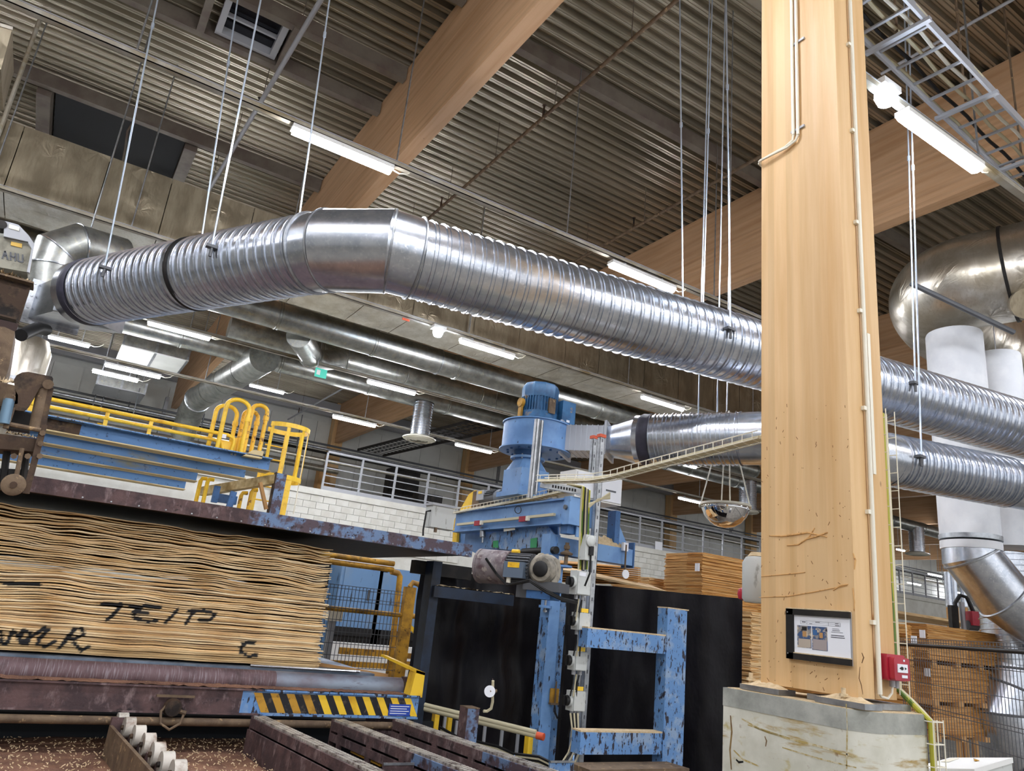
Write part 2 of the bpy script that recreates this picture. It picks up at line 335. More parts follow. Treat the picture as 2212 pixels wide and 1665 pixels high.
# sprinkler pipes
def sprinkler(a, b, r, lb, mt, hang=1.7):
    a = V(a); b = V(b); t = thing('sprinkler_pipe', lb, 'pipe', (a + b) / 2); part('pipe', M().cyl(a, b, r, n=10), mt, t)
    L = (b - a).length; k = int(L / hang)
    for i in range(k):
        p = a.lerp(b, (i + .5) / k); part('hanger', M().cyl(p, V((p.x, p.y, RZ)), .007, n=5), PURL, t)
        if i % 2 == 0: part('nozzle', M().cyl(p + V((0, .3, 0)), p + V((0, .3, .22)), .022, .014, 6).cyl(p + V((0, .3, .22)), p + V((0, .3, .225)), .035, n=8), RUST, t)
sprinkler((4.93, 3.6, 9), (4.98, 14, 9), .028, 'thin sprinkler pipe crossing the bay right of the nearest roof beam', RUSTL)
sprinkler((8.12, 5, 9), (8.2, 14, 9), .028, 'thin sprinkler pipe crossing the bay just left of the timber column', RUSTL)
sprinkler((1.46, 6.5, 9), (1.16, 15, 9), .035, 'thicker grey sprinkler pipe running past the skylight', GREYP)
sprinkler((11.35, 2.5, 9), (11.4, 9, 9), .035, 'dark pipe under the roof right of the timber column', DARK)
sprinkler((7.88, 4.6, 9), (7.92, 1.5, 9), .02, 'thin pipe high in the top right corner of the hall', GREYP)
a, b = UZ(560, 900, 8.6), UZ(760, 840, 8.6); sprinkler((7.2, 29, 8.2), (7.2, 19, 8.2), .03, 'pale sprinkler pipe rising over the yellow ladder cage', GREYP, 3)
# ---------------------------------------------------------------- light rows
GLOWS = [0]
def fixture(x, y, z, lb, L=1.24, mt=None, w=.055, grp=None, rod=False):
    t = thing('tube_light', lb, 'light', (x, y, z), grp)
    prof = [(x - L / 2, y - w, z), (x - L / 2, y - w * .75, z - .045), (x - L / 2, y, z - .062), (x - L / 2, y + w * .75, z - .045), (x - L / 2, y + w, z)]
    part('diffuser', M().prism(prof, (L, 0, 0)), mt or GLOW, t, ang=50)
    part('housing', M().box((x - L / 2 - .02, y - w, z), (x + L / 2 + .02, y + w, z + .05)), WHITE, t, ang=0)
    for s in (-1, 1):
        part('bracket', M().box((x + s * L * .3 - .015, y - .03, z + .05), (x + s * L * .3 + .015, y + .03, z + .1)), GREYP, t, ang=0)
    if rod: part('suspension_rod', M().cyl((x - L * .3, y, z + .1), (x - L * .3, y, RZ + .09), .012, n=5).cyl((x + L * .3, y, z + .1), (x + L * .3, y, RZ + .09), .012, n=5), GREYP, t)
    part('lead', M().tube([(x + L / 2 + .02, y, z + .02), (x + L / 2 + .12, y, z - .0), (x + L / 2 + .22, y, z + .04), (x + L / 2 + .3, y, z + .12)], .009, 5), CREAM, t)
    return t
def trunk(y, z, x0, x1, lb, hang):
    t = thing('light_trunking', lb, 'trunking', ((x0 + x1) / 2, y, z))
    part('channel', M().box((x0, y - .04, z), (x1, y + .04, z + .012)).box((x0, y - .04, z), (x0 + x1 - x0, y - .034, z + .06)).box((x0, y + .034, z), (x1, y + .04, z + .06)), RUSTT, t, ang=0)
    part('lid', M().box((x0, y - .046, z + .061), (x1, y + .046, z + .07)), GREYP, t, ang=0)
    for x in hang: part('suspension_rod', M().cyl((x, y, z + .07), (x, y, RZ), .011, n=6), ZINC, t)
RUSTT = mat('dusty trunking', 'a39c8c', .6, .2, [('8a7a58', 6, .5, .7, (.3, 1, 1)), ('b5b2a8', 3, .5, .7, W1)])
trunk(7.75, 6.83, -3.4, 16, 'long lighting trunking that carries the two nearest tube lights, over the spiral duct', (-2.2, -.35, 2.62, 5.25, 8.2, 12))
trunk(3.4, 6.85, -2, 16, 'lighting trunking right of the timber column under the cable ladder', (.5, 7.6, 10.5))
trunk(12.0 - .12, 6.68, -6, 22, 'lighting trunking fixed along the lower edge of the foil lagged duct', (-1.75, .07, 2.4, 6, 10, 14))
trunk(15.8, 6.6, -6, 24, 'lighting trunking running under the plain round ducts', (-1, 1.9, 5, 9, 13))
trunk(19.4, 6.5, -6, 30, 'lighting trunking above the block wall balcony', (-1, 2.6, 6.9, 11, 15, 20))
def light_px(xa, ya, xb, yb, y, lb, **kw):
    a = UY(xa, ya, y); b = UY(xb, yb, y); return fixture((a.x + b.x) / 2, y, (a.z + b.z) / 2 + .03, lb, L=(b.x - a.x), rod=y > 20, **kw)
light_px(632, 286, 843, 370, 7.75, 'brightest tube light, hanging in front of the nearest roof beam', w=.065)
light_px(1320, 575, 1453, 628, 7.75, 'tube light half hidden behind the top of the long spiral duct', w=.065)
light_px(1952, 260, 2110, 362, 3.4, 'large bright tube light right of the timber column, below the cable ladder', w=.075)
light_px(995, 740, 1108, 772, 11.88, 'tube light under the foil duct, left of the blue fan motor')
light_px(1388, 859, 1474, 886, 11.88, 'tube light under the foil duct, just above the end of the shorter spiral duct')
light_px(320, 699, 452, 733, 15.8, 'tube light directly below the left run of the spiral duct')
light_px(795, 825, 895, 852, 15.8, 'tube light left of the round diffuser, under the plain round ducts')
light_px(228, 788, 345, 817, 19.4, 'upper of the two tube lights under the box ducts above the yellow handrail')
light_px(720, 901, 810, 921, 19.4, 'tube light in front of the timber beam over the balcony')
light_px(985, 961, 1060, 978, 19.4, 'tube light right below the round diffuser, left of the fan')
light_px(1467, 1075, 1523, 1090, 19.4, 'tube light left of the dome mirror chains')
light_px(1465, 1000, 1502, 1011, 15.8, 'tube light peeping out under the slanted cable tray')
light_px(105, 728, 192, 749, 20.5, 'tube light left, under the square inlet of the duct')
light_px(200, 802, 297, 824, 22.3, 'lower of the two tube lights under the box ducts above the yellow handrail')
light_px(540, 832, 612, 850, 22, 'tube light over the yellow ladder loops')
light_px(2018, 1146, 2045, 1160, 19.4, 'small tube light far off, touching the lower end of the fabric tube')
light_px(2006, 1238, 2034, 1247, 26, 'small far tube light below the elbow duct')
light_px(1961, 1257, 1988, 1265, 29, 'small far tube light beside the earth cable on the column')
light_px(1938, 1186, 1953, 1191, 23, 'tiny far tube light touching the column edge')
light_px(2062, 1277, 2074, 1282, 30, 'tiny far tube light between the thin steel pipes')
for i, (x, y) in enumerate(((36, 8), (42, 12), (50, 8), (58, 14), (48, 22), (62, 24))): fixture(x, y, 6.7, 'distant tube light far down the hall at the right, %s from the column' % ('first', 'second', 'third', 'fourth', 'fifth', 'sixth')[i], rod=True)
a = UY(1880, 180, 3.4)
# rows outside the frame: the same fixtures go on through the hall
PROTO = fixture(-2.6, 7.75, 6.83, 'tube light on the trunking outside the picture', w=.065, rod=True)
for x, y in ((11.3, 7.75), (1.6, 3.4), (-2.2, 3.6), (11.4, 3.4), (-2.2, -1), (1.7, -1), (6.3, -1), (11, -1), (-2.2, -5.2), (1.7, -5.2), (6.3, -5.2), (11, -5.2), (1.9, 11.88), (-3, 11.88), (10.6, 15.8), (15.5, 11.88), (-7, 3.4), (-7, 7.75), (-7, -1), (15.3, 15.8), (19, 15.8), (17, 7.75), (17, 3.4), (15, 19.4), (24, 19.4), (-3, 15.8), (6, 24), (12, 24), (18, 24)):
    q_ = PX((x, y, 6.8))
    if q_[2] > 0 and -60 < q_[0] < 2290 and -60 < q_[1] < 1700: continue
    if 1:
        dup(PROTO, (x, y, 6.83 if y < 9 else 6.6), 'tube light on the trunking outside the picture')
for o in [o for o in bpy.data.objects if o.get('label') == 'tube light on the trunking outside the picture']: o['group'] = 'tube lights out of view'
# cool emergency lamps
def lamp(p, s, lb):
    t = thing('emergency_lamp', lb, 'lamp', p); x, y, z = p
    part('lens', M().lathe([(s * .55, 0), (s * .6, .4 * s), (s * .45, .8 * s), (s * .05, .95 * s)], (x, y, z), (0, 0, -1), 12), GLOWB, t)
    part('base', M().box((x - s * .8, y - s * .5, z), (x + s * .8, y + s * .5, z + s * .4)), WHITE, t, ang=0)
lamp(UY(1912, 198, 3.4), .17, 'bluish white emergency lamp shining at the edge of the timber column')
lamp(UY(947, 712, 11.8), .16, 'bluish white emergency lamp under the foil duct')
# exit sign
t = thing('exit_sign', 'small green and white exit sign hanging under the round ducts', 'sign', UY(693, 806, 15.6)); p = ORG[t]
part('sign_face', M().box(p + V((-.13, -.015, -.1)), p + V((.13, .015, .1))), GLOWF, t, ang=0)
part('arrow', M().box(p + V((-.1, -.02, -.05)), p + V((-.02, -.016, .06))), WHITE, t, ang=0)
part('arm', M().bar(p + V((-.1, 0, .1)), V((p.x - .1, p.y, RZ)), .02, .02), GREYP, t, ang=0)
# ---------------------------------------------------------------- foil lagged duct and round ducts behind
t = thing('foil_duct', 'long rectangular duct lagged with crinkled foil, crossing from the left edge behind the spiral duct', 'duct', (5, 12.5, 6.77))
def crumple(p, a=.012): return a * (noise.noise(p * 1.7) + .5 * noise.noise(p * 4.1) - .9 * max(0, noise.noise(p * 2.6 + V((9, 9, 9))) - .25))
x = -6.0; i = 0
while x < 17:
    L = (1.15, .9, 1.3, 1.05)[i % 4]; i += 1
    m = M(); x0 = x + .006; L2 = L - .012
    def fr(u, v): p = V((x0 + L2 * u, 12.0, 6.77 + 1.05 * v)); return p + V((0, crumple(p), 0))
    def un(u, v): p = V((x0 + L2 * u, 13.1 - 1.1 * v, 6.77)); return p + V((0, 0, crumple(p)))
    m.grid(fr, 14, 14); part('side_lagging', m, FOIL, t, ang=180)
    part('bottom_lagging', M().grid(un, 14, 14), FOILS, t, ang=180); x += L
part('top_lagging', M().box((-6, 12.04, 7.75), (17, 13.1, 7.81)).box((-6, 13.05, 6.79), (17, 13.09, 7.8)), FOIL, t, ang=0)
part('corner_strip', M().box((-6, 11.97, 6.735), (17, 12.03, 6.76)), RUSTT, t, ang=0)
for x in (-1.85, .07, 6.0): part('suspension_rod', M().cyl((x, 11.93, 6.74), (x, 11.93, RZ), .03 if x < -1 else .012, n=6), RUSTT, t)
def hduct(y, px, py, r, x0, x1, lb, mt=GALVD, rings=1.25):
    c = UY(px, py, y); t = thing('round_duct', lb, 'duct', ((x0 + x1) / 2, y, c.z)); x = x0; 
    while x < x1 - .01:
        e = min(x + rings, x1); part('duct_length', M().cyl((x, y, c.z), (e - .03, y, c.z), r, n=32), mt, t)
        part('collar', M().lathe([(r * 1.0, -.05), (r + .016, -.045), (r + .016, -.03), (r + .004, -.02), (r + .004, .0), (r + .016, .01), (r + .016, .025), (r, .03)], (e - .03, y, c.z), (1, 0, 0), 32), mt, t); x = e
    for xx in (x0 + 2, (x0 + x1) / 2, x1 - 3): part('hanger', M().cyl((xx, y, c.z + r), (xx, y, RZ), .008, n=5).lathe([(r + .003, -.015), (r + .018, -.015), (r + .018, .015), (r + .003, .015)], (xx, y, c.z), (1, 0, 0), 24), ZINC, t)
    return c
cA = hduct(14.2, 740, 722, .27, -5, 18, 'plain round duct next to the foil duct, uppermost of the three behind the fan', rings=2.0)
cB = hduct(16.9, 740, 774, .24, 2.5, 20, 'plain round duct in the middle of the three behind the fan', rings=2.2)
cC = hduct(18.6, 740, 818, .25, -3, 38, 'pale round duct that carries the ceiling diffuser, lowest of the three', rings=2.4)
t = thing('branch_duct', 'slanting branch duct with segmented elbow joining two round ducts', 'duct', UY(660, 740, 15.5))
a, b = UY(645, 725, 14.5), UY(672, 768, 15.9); c = UY(735, 775, 16.9)
part('branch', M().cyl(a, b, .25, n=24), GALVD, t); part('elbow', M().tube([b, b.lerp(c, .3) + V((0, 0, -.1)), c], .24, 24), GALVD, t)
part('end_collar', M().lathe([(.26, -.03), (.28, -.02), (.28, .02), (.26, .03)], b, b - a, 24), GALVD, t)
# diffuser under duct C
def diffuser(px, pyt, pyb, y, rd, rp, lb):
    b = UY(px, pyb, y); tz = ZAT(b.x, y, pyt); t = thing('air_diffuser', lb, 'diffuser', b)
    part('neck', M().spiral((b.x, y, b.z + .05), (b.x, y, tz), rp, .075, 28, ((0, .022),), 6, 0), GALV, t)
    m = M()
    part('collar', M().lathe([(rp, .12), (rp + .05, .1), (rd * .95, .06), (rd, .04), (rd, .02), (rd * .94, .015), (rd * .94, .04), (rp, .06)], b, n=36), CREAM, t)
    for k, q in enumerate((.88, .68, .48, .28)):
        part('ring', M().lathe([(rd * q, -.0), (rd * q - .01, .03), (rd * (q - .14), -.015 + .0), (rd * (q - .14), -.022), (rd * q, -.01)], b, n=36), CREAM, t)
    return b
diffuser(905, 870, 950, 18.4, .46, .26, 'round ceiling diffuser of rings under a ribbed neck, left of the fan')
diffuser(1982, 1140, 1198, 18.5, .5, .3, 'round ceiling diffuser right of the timber column')
b = diffuser(1615, 1040, 1108, 18.5, .4, .3, 'round ceiling diffuser half hidden behind the column and dome mirror')
# box ducts over the handrail
def boxduct(pts, y, dy, lb, mtf, mtb):
    a = UY(*pts[0], y); b = UY(*pts[1], y); t = thing('box_duct', lb, 'duct', ((a.x + b.x) / 2, y + dy / 2, min(a.z, b.z)))
    part('casing', M().box((a.x, y, b.z), (b.x, y + dy, a.z)), mtf, t, ang=0)
    part('underside_panel', M().box((a.x - .03, y - .03, b.z - .03), (b.x + .03, y + dy, b.z - .005)), mtb, t, ang=0)
    for f in (.0, .5, 1.0): part('flange', M().box((a.x + (b.x - a.x) * f - .03, y - .04, b.z - .04), (a.x + (b.x - a.x) * f + .03, y + dy, b.z - .031)).box((a.x + (b.x - a.x) * f - .03, y - .04, b.z), (a.x + (b.x - a.x) * f + .03, y - .005, a.z)), ZINC, t, ang=0)
    part('hanger', M().cyl((a.x + .1, y + .2, a.z), (a.x + .1, y + .2, RZ), .02, n=5).cyl((b.x - .1, y + .2, a.z), (b.x - .1, y + .2, RZ), .02, n=5), ZINC, t)
boxduct(((272, 722), (405, 778)), 20.5, 1.5, 'pale box duct under the roof behind the left run of the spiral duct', GALVD, WALLP)
boxduct(((215, 806), (312, 850)), 25.5, 1.6, 'grey box duct below the double tube lights', GALVD, GREYP)
t = thing('sloping_duct', 'wide dark round duct running back under the roof to an elbow at the far wall', 'duct', UZ(450, 830, 7.2)); a = UZ(572, 772, 7.0); b = UZ(428, 862, 7.0); c = V((b.x, b.y + .9, 6.75)); d = V((b.x, b.y + 1.5, 6.1))
for i in range(4): part('duct_length', M().cyl(a.lerp(b, i / 4), a.lerp(b, (i + .97) / 4), .37, n=28), GALVD, t)
part('elbow', M().tube([b, b.lerp(c, .6), c, c.lerp(d, .6), d], .37, 28), GALVD, t)
part('joint_ring', M().lathe([(.37, -.03), (.4, -.02), (.4, .02), (.37, .03)], b, b - a, 28), GALV, t)
# ---------------------------------------------------------------- block wall and balcony
BY = 19.0; zt = UY(700, 1058, BY).z
wb = struct('wall_balcony', M().box((-16, BY + .07, 0), (72, BY + .3, zt - .16)), BRICKM, ang=0)
part('wall_cap', M().box((-16, BY - .04, zt - .16), (72, BY + .3, zt)), BRICKM, wb, ang=0)
bw, bh = .345, .172; protos = []
for r in range(7):
    z = zt - .165 - (r + 1) * bh
    for i in range(44):
        x = 3.6 + i * bw + (bw / 2 if r % 2 else 0); px = PX((x + bw, BY, z + bh)); 
        if px[0] < 615 or (1000 < px[0] < 1200 and r > 3) or px[0] > 1640: continue
        if len(protos) < 4:
            o = part('brick', M().box((x + .004, BY + .0 + .004 * len(protos), z + .004), (x + bw - .004, BY + .09, z + bh - .004)), BRICKM, wb, ang=0); protos.append((o, x, z))
        else:
            q, qx, qz = protos[(i * 7 + r * 3) % 4]; share('brick', q, wb, (x - qx, 0, z - qz))
t = struct('floor_balcony', M().box((-16, BY + .31, zt - .25), (72, 31, zt - .02)), CONCR, ang=0)
def railing(y, xa, xb, z0, h, step, lb, mt, bars=5, pw=.05):
    t = thing('balcony_railing', lb, 'railing', ((xa + xb) / 2, y, z0)); n = max(1, round((xb - xa) / step))
    for i in range(n + 1):
        x = xa + (xb - xa) * i / n; part('post', M().box((x - pw / 2, y - pw / 2, z0), (x + pw / 2, y + pw / 2, z0 + h)), mt, t, ang=0)
    part('top_rail', M().box((xa, y - .04, z0 + h), (xb, y + .04, z0 + h + .05)), mt, t, ang=0)
    for k in range(1, bars): part('bar', M().box((xa, y - .012, z0 + h * k / bars - .012), (xb, y + .012, z0 + h * k / bars + .012)), mt, t, ang=0)
    part('kick_plate', M().box((xa, y - .01, z0 + .01), (xb, y + .01, z0 + .12)), mt, t, ang=0)
xa = UY(705, 1000, BY + .1).x; st = UY(793, 1020, BY + .1).x - UY(717, 1005, BY + .1).x; z2 = UY(760, 988, BY + .1).z
railing(BY + .1, xa, xa + st * 40, zt, z2 - zt, st, 'grey steel balcony railing on top of the white block wall', GREYP)
railing(26.5, 3.5, 60, zt, 1.0, 1.6, 'thinner second railing further back on the balcony', GREYD, 4, .035)
# services on the balcony
def pipe_run(y, px, py, r, x0, x1, lb, mt):
    z = UY(px, py, y).z; t = thing('service_pipe', lb, 'pipe', ((x0 + x1) / 2, y, z)); part('pipe', M().cyl((x0, y, z), (x1, y, z), r, n=10), mt, t)
    for i in range(5): x = x0 + (x1 - x0) * (i + .5) / 5; part('support', M().bar((x, y, z + r), (x, y, z + 1.1), .03, .03), GREYD, t, ang=0)
pipe_run(25.5, 820, 1018, .07, -6, 70, 'bright foil wrapped pipe running behind the balcony railing', FOILS)
pipe_run(28.5, 820, 985, .04, -6, 70, 'upper thin grey pipe high on the far wall', GREYD)
pipe_run(28.6, 820, 993, .04, -6, 70, 'middle thin grey pipe high on the far wall', ZINC)
pipe_run(28.7, 820, 1002, .05, -6, 70, 'lower thin dark pipe on the far wall', DARK)
pipe_run(27.5, 300, 915, .1, -8, 4.5, 'silver lagged pipe behind the yellow handrail', FOILS)
pipe_run(27.4, 300, 886, .05, -8, 9, 'grey pipe above the silver pipe behind the yellow handrail', ZINC)
pipe_run(27.3, 300, 935, .12, -8, 9, 'thick silver lagged pipe low behind the yellow handrail', FOILS)
for (xa, ya, xb, yb, y, lb, mt) in ((845, 1010, 905, 1048, 29, 'black cabinet at the back of the balcony', DARK), (905, 1062, 955, 1085, 26, 'dark machine on the balcony floor left of the control cabinet', DARK), (693, 1007, 712, 1040, 30, 'brown timber crate leaning at the back wall of the balcony', TIMB)):
    a = UY(xa, ya, y); b = UY(xb, yb, y); t = thing('cabinet', lb, 'cabinet', ((a.x + b.x) / 2, y, zt - .02)); part('body', M().box((a.x, y, zt - .02), (b.x, y + .5, a.z)), mt, t, ang=0)
    part('door', M().box((a.x + .04, y - .02, zt + .05), ((a.x + b.x) / 2 - .01, y - .002, a.z - .05)), mt, t, ang=0); part('door', M().box(((a.x + b.x) / 2 + .01, y - .02, zt + .05), (b.x - .04, y - .002, a.z - .05)), mt, t, ang=0)
# timber columns against the far wall, steel fork column under the nearest beam
for x, lb in ((9.72, 'timber wall column under the beam behind the diffuser'), (16.3, 'timber wall column behind the fan'), (22.9, 'timber wall column behind the dome mirror'), (29.5, 'timber wall column right of the white fabric tubes'), (36.1, 'timber wall column at the far right, beyond the stacks'), (49.3, 'last timber wall column at the far right')):
    single('wall_column', M().box((x - .15, 30.6, 0), (x + .35, 31.05, RZ)), WOODC, lb, 'column', ang=0)
t = thing('fork_column', 'grey steel fork column that carries the far end of the nearest roof beam', 'column', (3.2, 30.3, 0))
for x in (2.9, 3.42): part('fork_arm', M().box((x - .06, 30.15, 6.8), (x + .06, 30.45, 8.3)), GREYP, t, ang=0)
part('shaft', M().box((3.0, 30.15, 0), (3.34, 30.45, 6.9)), GREYP, t, ang=0); part('seat_plate', M().box((2.84, 30.1, 6.85), (3.5, 30.5, 6.95)), GREYP, t, ang=0)
# cable ladders
def ladder(a, b, w, step, lb, mt, up=(0, 0, 1), cables=3, cm=None, rodz=None):
    a = V(a); b = V(b); d = b - a; L = d.length; tt = d / L; n = tt.cross(V(up)).normalized(); t = thing('cable_ladder', lb, 'cable ladder', (a + b) / 2)
    for s in (-1, 1): part('side_rail', M().bar(a + n * s * w / 2, b + n * s * w / 2, .025, .1, up), mt, t, ang=0)
    k = int(L / step)
    for i in range(k): p = a + tt * (i + .5) * step; part('rung', M().bar(p - n * w / 2, p + n * w / 2, .03, .02, up), mt, t, ang=0)
    for c in range(cables):
        o = (c - (cables - 1) / 2) * w * .24; pts = [a + tt * L * i / 14 + n * (o + .012 * math.sin(i * 1.7 + c)) + V(up) * .03 for i in range(15)]
        part('cable', M().tube(pts, .018, 6), (cm or [CABLE])[c % len(cm or [1])], t)
    if rodz:
        for i in range(rodz[0]): p = a + tt * L * (i + .5) / rodz[0]; part('suspension_rod', M().cyl(p, V((p.x, p.y, RZ)), .012, n=6), RUSTL, t); part('support_bar', M().bar(p - n * w * .62 - V((0, 0, .06)), p + n * w * .62 - V((0, 0, .06)), .05, .04), GREYP, t, ang=0)
    return t
ladder(UZ(1850, -20, 7.4), UZ(2260, 395, 7.4), .5, .34, 'pale cable ladder with cables, top right beside the timber column', GREYP, cables=5, cm=[CABLE, BLACK, CABLE, CREAM, CABLE], rodz=(3,))
ladder(UZ(800, 978, 7.2), UZ(1060, 915, 7.2), 1.1, .3, 'wide black cable ladder beside the round diffuser', DARK, cables=2, cm=[BLACK])

single('junction_box', M().box(UX(1108, 6, 3.1) - V((.06, .3, .05)), UX(1135, -6, 3.13) + V((0, .05, .22))), WHITE, 'white junction box on the nearest roof beam at the top edge of the picture', 'box', ang=0)
p = UY(877, 688, 11.92); single('orange_tag', M().box(p - V((.07, .01, .04)), p + V((.07, .01, .04))), ORANGE, 'small orange tag at the lower edge of the foil duct, above the emergency lamp', 'tag', ang=0)
# ================================================================= timber column on its plinth
PZ = 1.45
Xf = UZ(1852, 1530, PZ).x; Yn = UZ(1852, 1530, PZ).y; Yl = UZ(1560, 1485, PZ).y
Yl = UX(1562, 1486, Xf).y if 0 else Yl
q = UZ(1890, 1537, PZ); qr = UZ(2010, 1543, PZ); Xf = (Xf + UZ(1560, 1485, PZ).x) / 2
Yl = UX(1562, 1550, Xf).y; Yr = UZ(1950, 1540, PZ).y; Xr = qr.x + .02
t = thing('concrete_plinth', 'stained pale concrete plinth under the timber column, grey band round its top', 'plinth', (3.8, 2.8, 0))
out = [(Xf, Yl + .25), (Xf, Yn), (Xf + .035, Yn - .045), (Xf + .085, Yr + .01), (Xf + .12, Yr)]
for i in range(7): a = i / 6 * PI / 2; out.append((Xr - .07 + .07 * math.sin(a), Yr + .07 - .07 * math.cos(a)))
out += [(Xr, Yl + .25)]
out[0] = (Xf, Yl)
out[-1] = (Xr, Yl)
part('plinth_body', M().prism([(x, y, 0) for x, y in out], (0, 0, PZ - .095)), CONC, t, ang=35)
cx, cy = sum(p[0] for p in out) / len(out), sum(p[1] for p in out) / len(out)
part('rim_band', M().prism([(cx + (x - cx) * 1.006, cy + (y - cy) * 1.003, PZ - .095) for x, y in out], (0, 0, .092)), CONCR, t, ang=35)
part('dust_cover', M().prism([(cx + (x - cx) * .97, cy + (y - cy) * .97, PZ - .004) for x, y in out], (0, 0, .005)), DUST, t, kind='stuff', ang=35)
STN = mat('rusty stain', '8e7448', .85, 0, [('6e5230', 12, .5, .65, W1)])
def onpl(pts, w, mt):
    ps = [UX(x, y, Xf) for x, y in pts]; L_, R_ = [], []
    for i, p in enumerate(ps):
        d = (ps[min(i + 1, len(ps) - 1)] - ps[max(i - 1, 0)]).normalized(); n_ = V((0, -d.z, d.y)); k_ = w * (.35 + .65 * math.sin(PI * (i + .5) / len(ps))); L_.append(p + n_ * k_ - V((.0006, 0, 0))); R_.append(p - n_ * k_ - V((.0006, 0, 0)))
    n_ = len(ps); part('stain', M().add(L_ + R_, [(i, i + 1, n_ + i + 1, n_ + i) for i in range(n_ - 1)]), mt, t, ang=0)
OCH = mat('ochre streak', 'b09a5e', .85, 0, [('cfc7ac', 30, .45, .6, W1)])
onpl([(1602, 1552), (1640, 1574), (1700, 1594), (1770, 1612), (1848, 1634)], .006, OCH); onpl([(1615, 1565), (1660, 1582), (1690, 1590)], .004, OCH); onpl([(1690, 1614), (1760, 1636), (1850, 1658)], .004, OCH); onpl([(1585, 1620), (1605, 1640), (1640, 1655)], .005, OCH)
onpl([(1578, 1545), (1581, 1580), (1577, 1620), (1580, 1662)], .006, STN); onpl([(1590, 1640), (1596, 1646), (1606, 1645)], .006, BLACK); onpl([(1652, 1590), (1656, 1600), (1654, 1612)], .004, STN); onpl([(1828, 1520), (1830, 1580), (1829, 1660)], .004, OCH); onpl([(1580, 1505), (1586, 1515), (1590, 1518)], .007, STN)
KZ = PZ + .046
l = UZ(1641, 1474, KZ); a = UZ(1857, 1508, KZ); Kx = (l.x + a.x) / 2; Ky = a.y; KY2 = l.y
rr = UY(1937, 1400, Ky).x
t = thing('glulam_column', 'big pale glulam timber column standing on the concrete plinth', 'column', ((Kx + rr) / 2, (Ky + KY2) / 2, KZ))
KM = Kx + (rr - Kx) * .43
part('front_member', M().box((Kx, Ky, KZ), (KM - .012, KY2, RZ)), WOODC, t, ang=0)
part('rear_member', M().box((KM + .012, Ky + .012, KZ), (rr, KY2, RZ)), WOODC, t, ang=0)
part('joint_strip', M().box((KM - .02, Ky + .03, KZ), (KM + .02, KY2, RZ)), WOODB, t, ang=0)
# gouges torn into the front face
gm = M()
def gouge(pts, w):
    ps = [UX(x, y, Kx) + V((-.001, 0, 0)) for x, y in pts]; return M().tube(ps, [w * (.25 + .75 * math.sin(PI * (i + .5) / len(ps))) for i in range(len(ps))], 6)
GOU = mat('torn timber', 'd4a468', .8, 0, [('93642f', 30, .55, .68, W1)])
for pts, w in (([(1662, 1157), (1690, 1158), (1720, 1154), (1745, 1150), (1787, 1160)], .006), ([(1700, 1178), (1725, 1176), (1748, 1160), (1760, 1140)], .005), ([(1740, 1165), (1765, 1158), (1788, 1150)], .006), ([(1640, 1290), (1700, 1288), (1760, 1278), (1800, 1270), (1830, 1265)], .003), ([(1645, 1245), (1700, 1240), (1740, 1236)], .003), ([(1800, 1275), (1815, 1265), (1832, 1262)], .005), ([(1842, 1270), (1846, 1300), (1845, 1320)], .004), ([(1843, 1195), (1848, 1210), (1846, 1230)], .005)):
    part('gouge', gouge(pts, w), GOU, t)
for pts, w in (([(1858, 1440), (1856, 1465), (1861, 1480), (1864, 1500)], .003), ([(1862, 1410), (1866, 1420), (1862, 1432)], .004)):
    part('dark_check', gouge(pts, w * .7), mat('dark check', '6b4a2c', .9), t)
pr = random.Random(4)
m = M()
for i in range(120):
    y = 850 + 640 * pr.random() ** .8; x = 1645 + 190 * pr.random(); p = UX(x, y, Kx); h = .002 + .009 * pr.random() ** 3; an = pr.gauss(0, .5)
    m.obox(p, (.0008, 0, 0), (0, .0016 * math.cos(an), -.0016 * math.sin(an)), (0, h * math.sin(an), h * math.cos(an)))
part('dents', m, mat('dented wood', '80592f', .8), t, kind='stuff', ang=0)
# base plates heaped with dust
t = thing('base_plates', 'grey steel base plates heaped with pale wood dust on top of the plinth', 'base plate', (Kx, Ky, PZ))
XP = max(Xf + .02, Kx - .12)
def plate(px0, px1, lb):
    a = UX(px0[0], px0[1], XP); b = UX(px1[0], px1[1], XP); y0, y1 = sorted((a.y, b.y))
    part('plate', M().box((XP, y0, PZ + .003), (Kx + .06, y1, PZ + .03)), ZINC, t, ang=0)
    m = M()
    def g(u, v):
        p = V((XP + (Kx - XP + .003) * u, y0 + (y1 - y0) * v, PZ + .03)); e = min(u * 3, v * 4, (1 - v) * 4, 1)
        return p + V((0, 0, e * (.004 + .014 * u + .02 * abs(noise.noise(p * 16)))))
    part('dust_heap', m.grid(g, 10, 24), DUST, t, kind='stuff', ang=60)
plate((1598, 1480), (1682, 1490), 0); plate((1760, 1500), (1868, 1515), 0)
part('side_plate', M().box((Kx + .02, Ky - .04, PZ + .003), (rr + .03, Ky + .3, PZ + .03)), ZINC, t, ang=0)
b = UX(1822, 1490, Kx - .05); part('bolt', M().cyl((b.x, b.y, PZ + .03), (b.x, b.y, PZ + .085), .011, n=8).cyl((b.x, b.y, PZ + .045), (b.x, b.y, PZ + .06), .02, n=6), DUST, t)
b = UX(1622, 1465, Kx - .03); part('bolt', M().cyl((b.x, b.y, PZ + .03), (b.x, b.y, PZ + .09), .012, n=8).cyl((b.x, b.y, PZ + .05), (b.x, b.y, PZ + .065), .024, n=6), DUST, t)
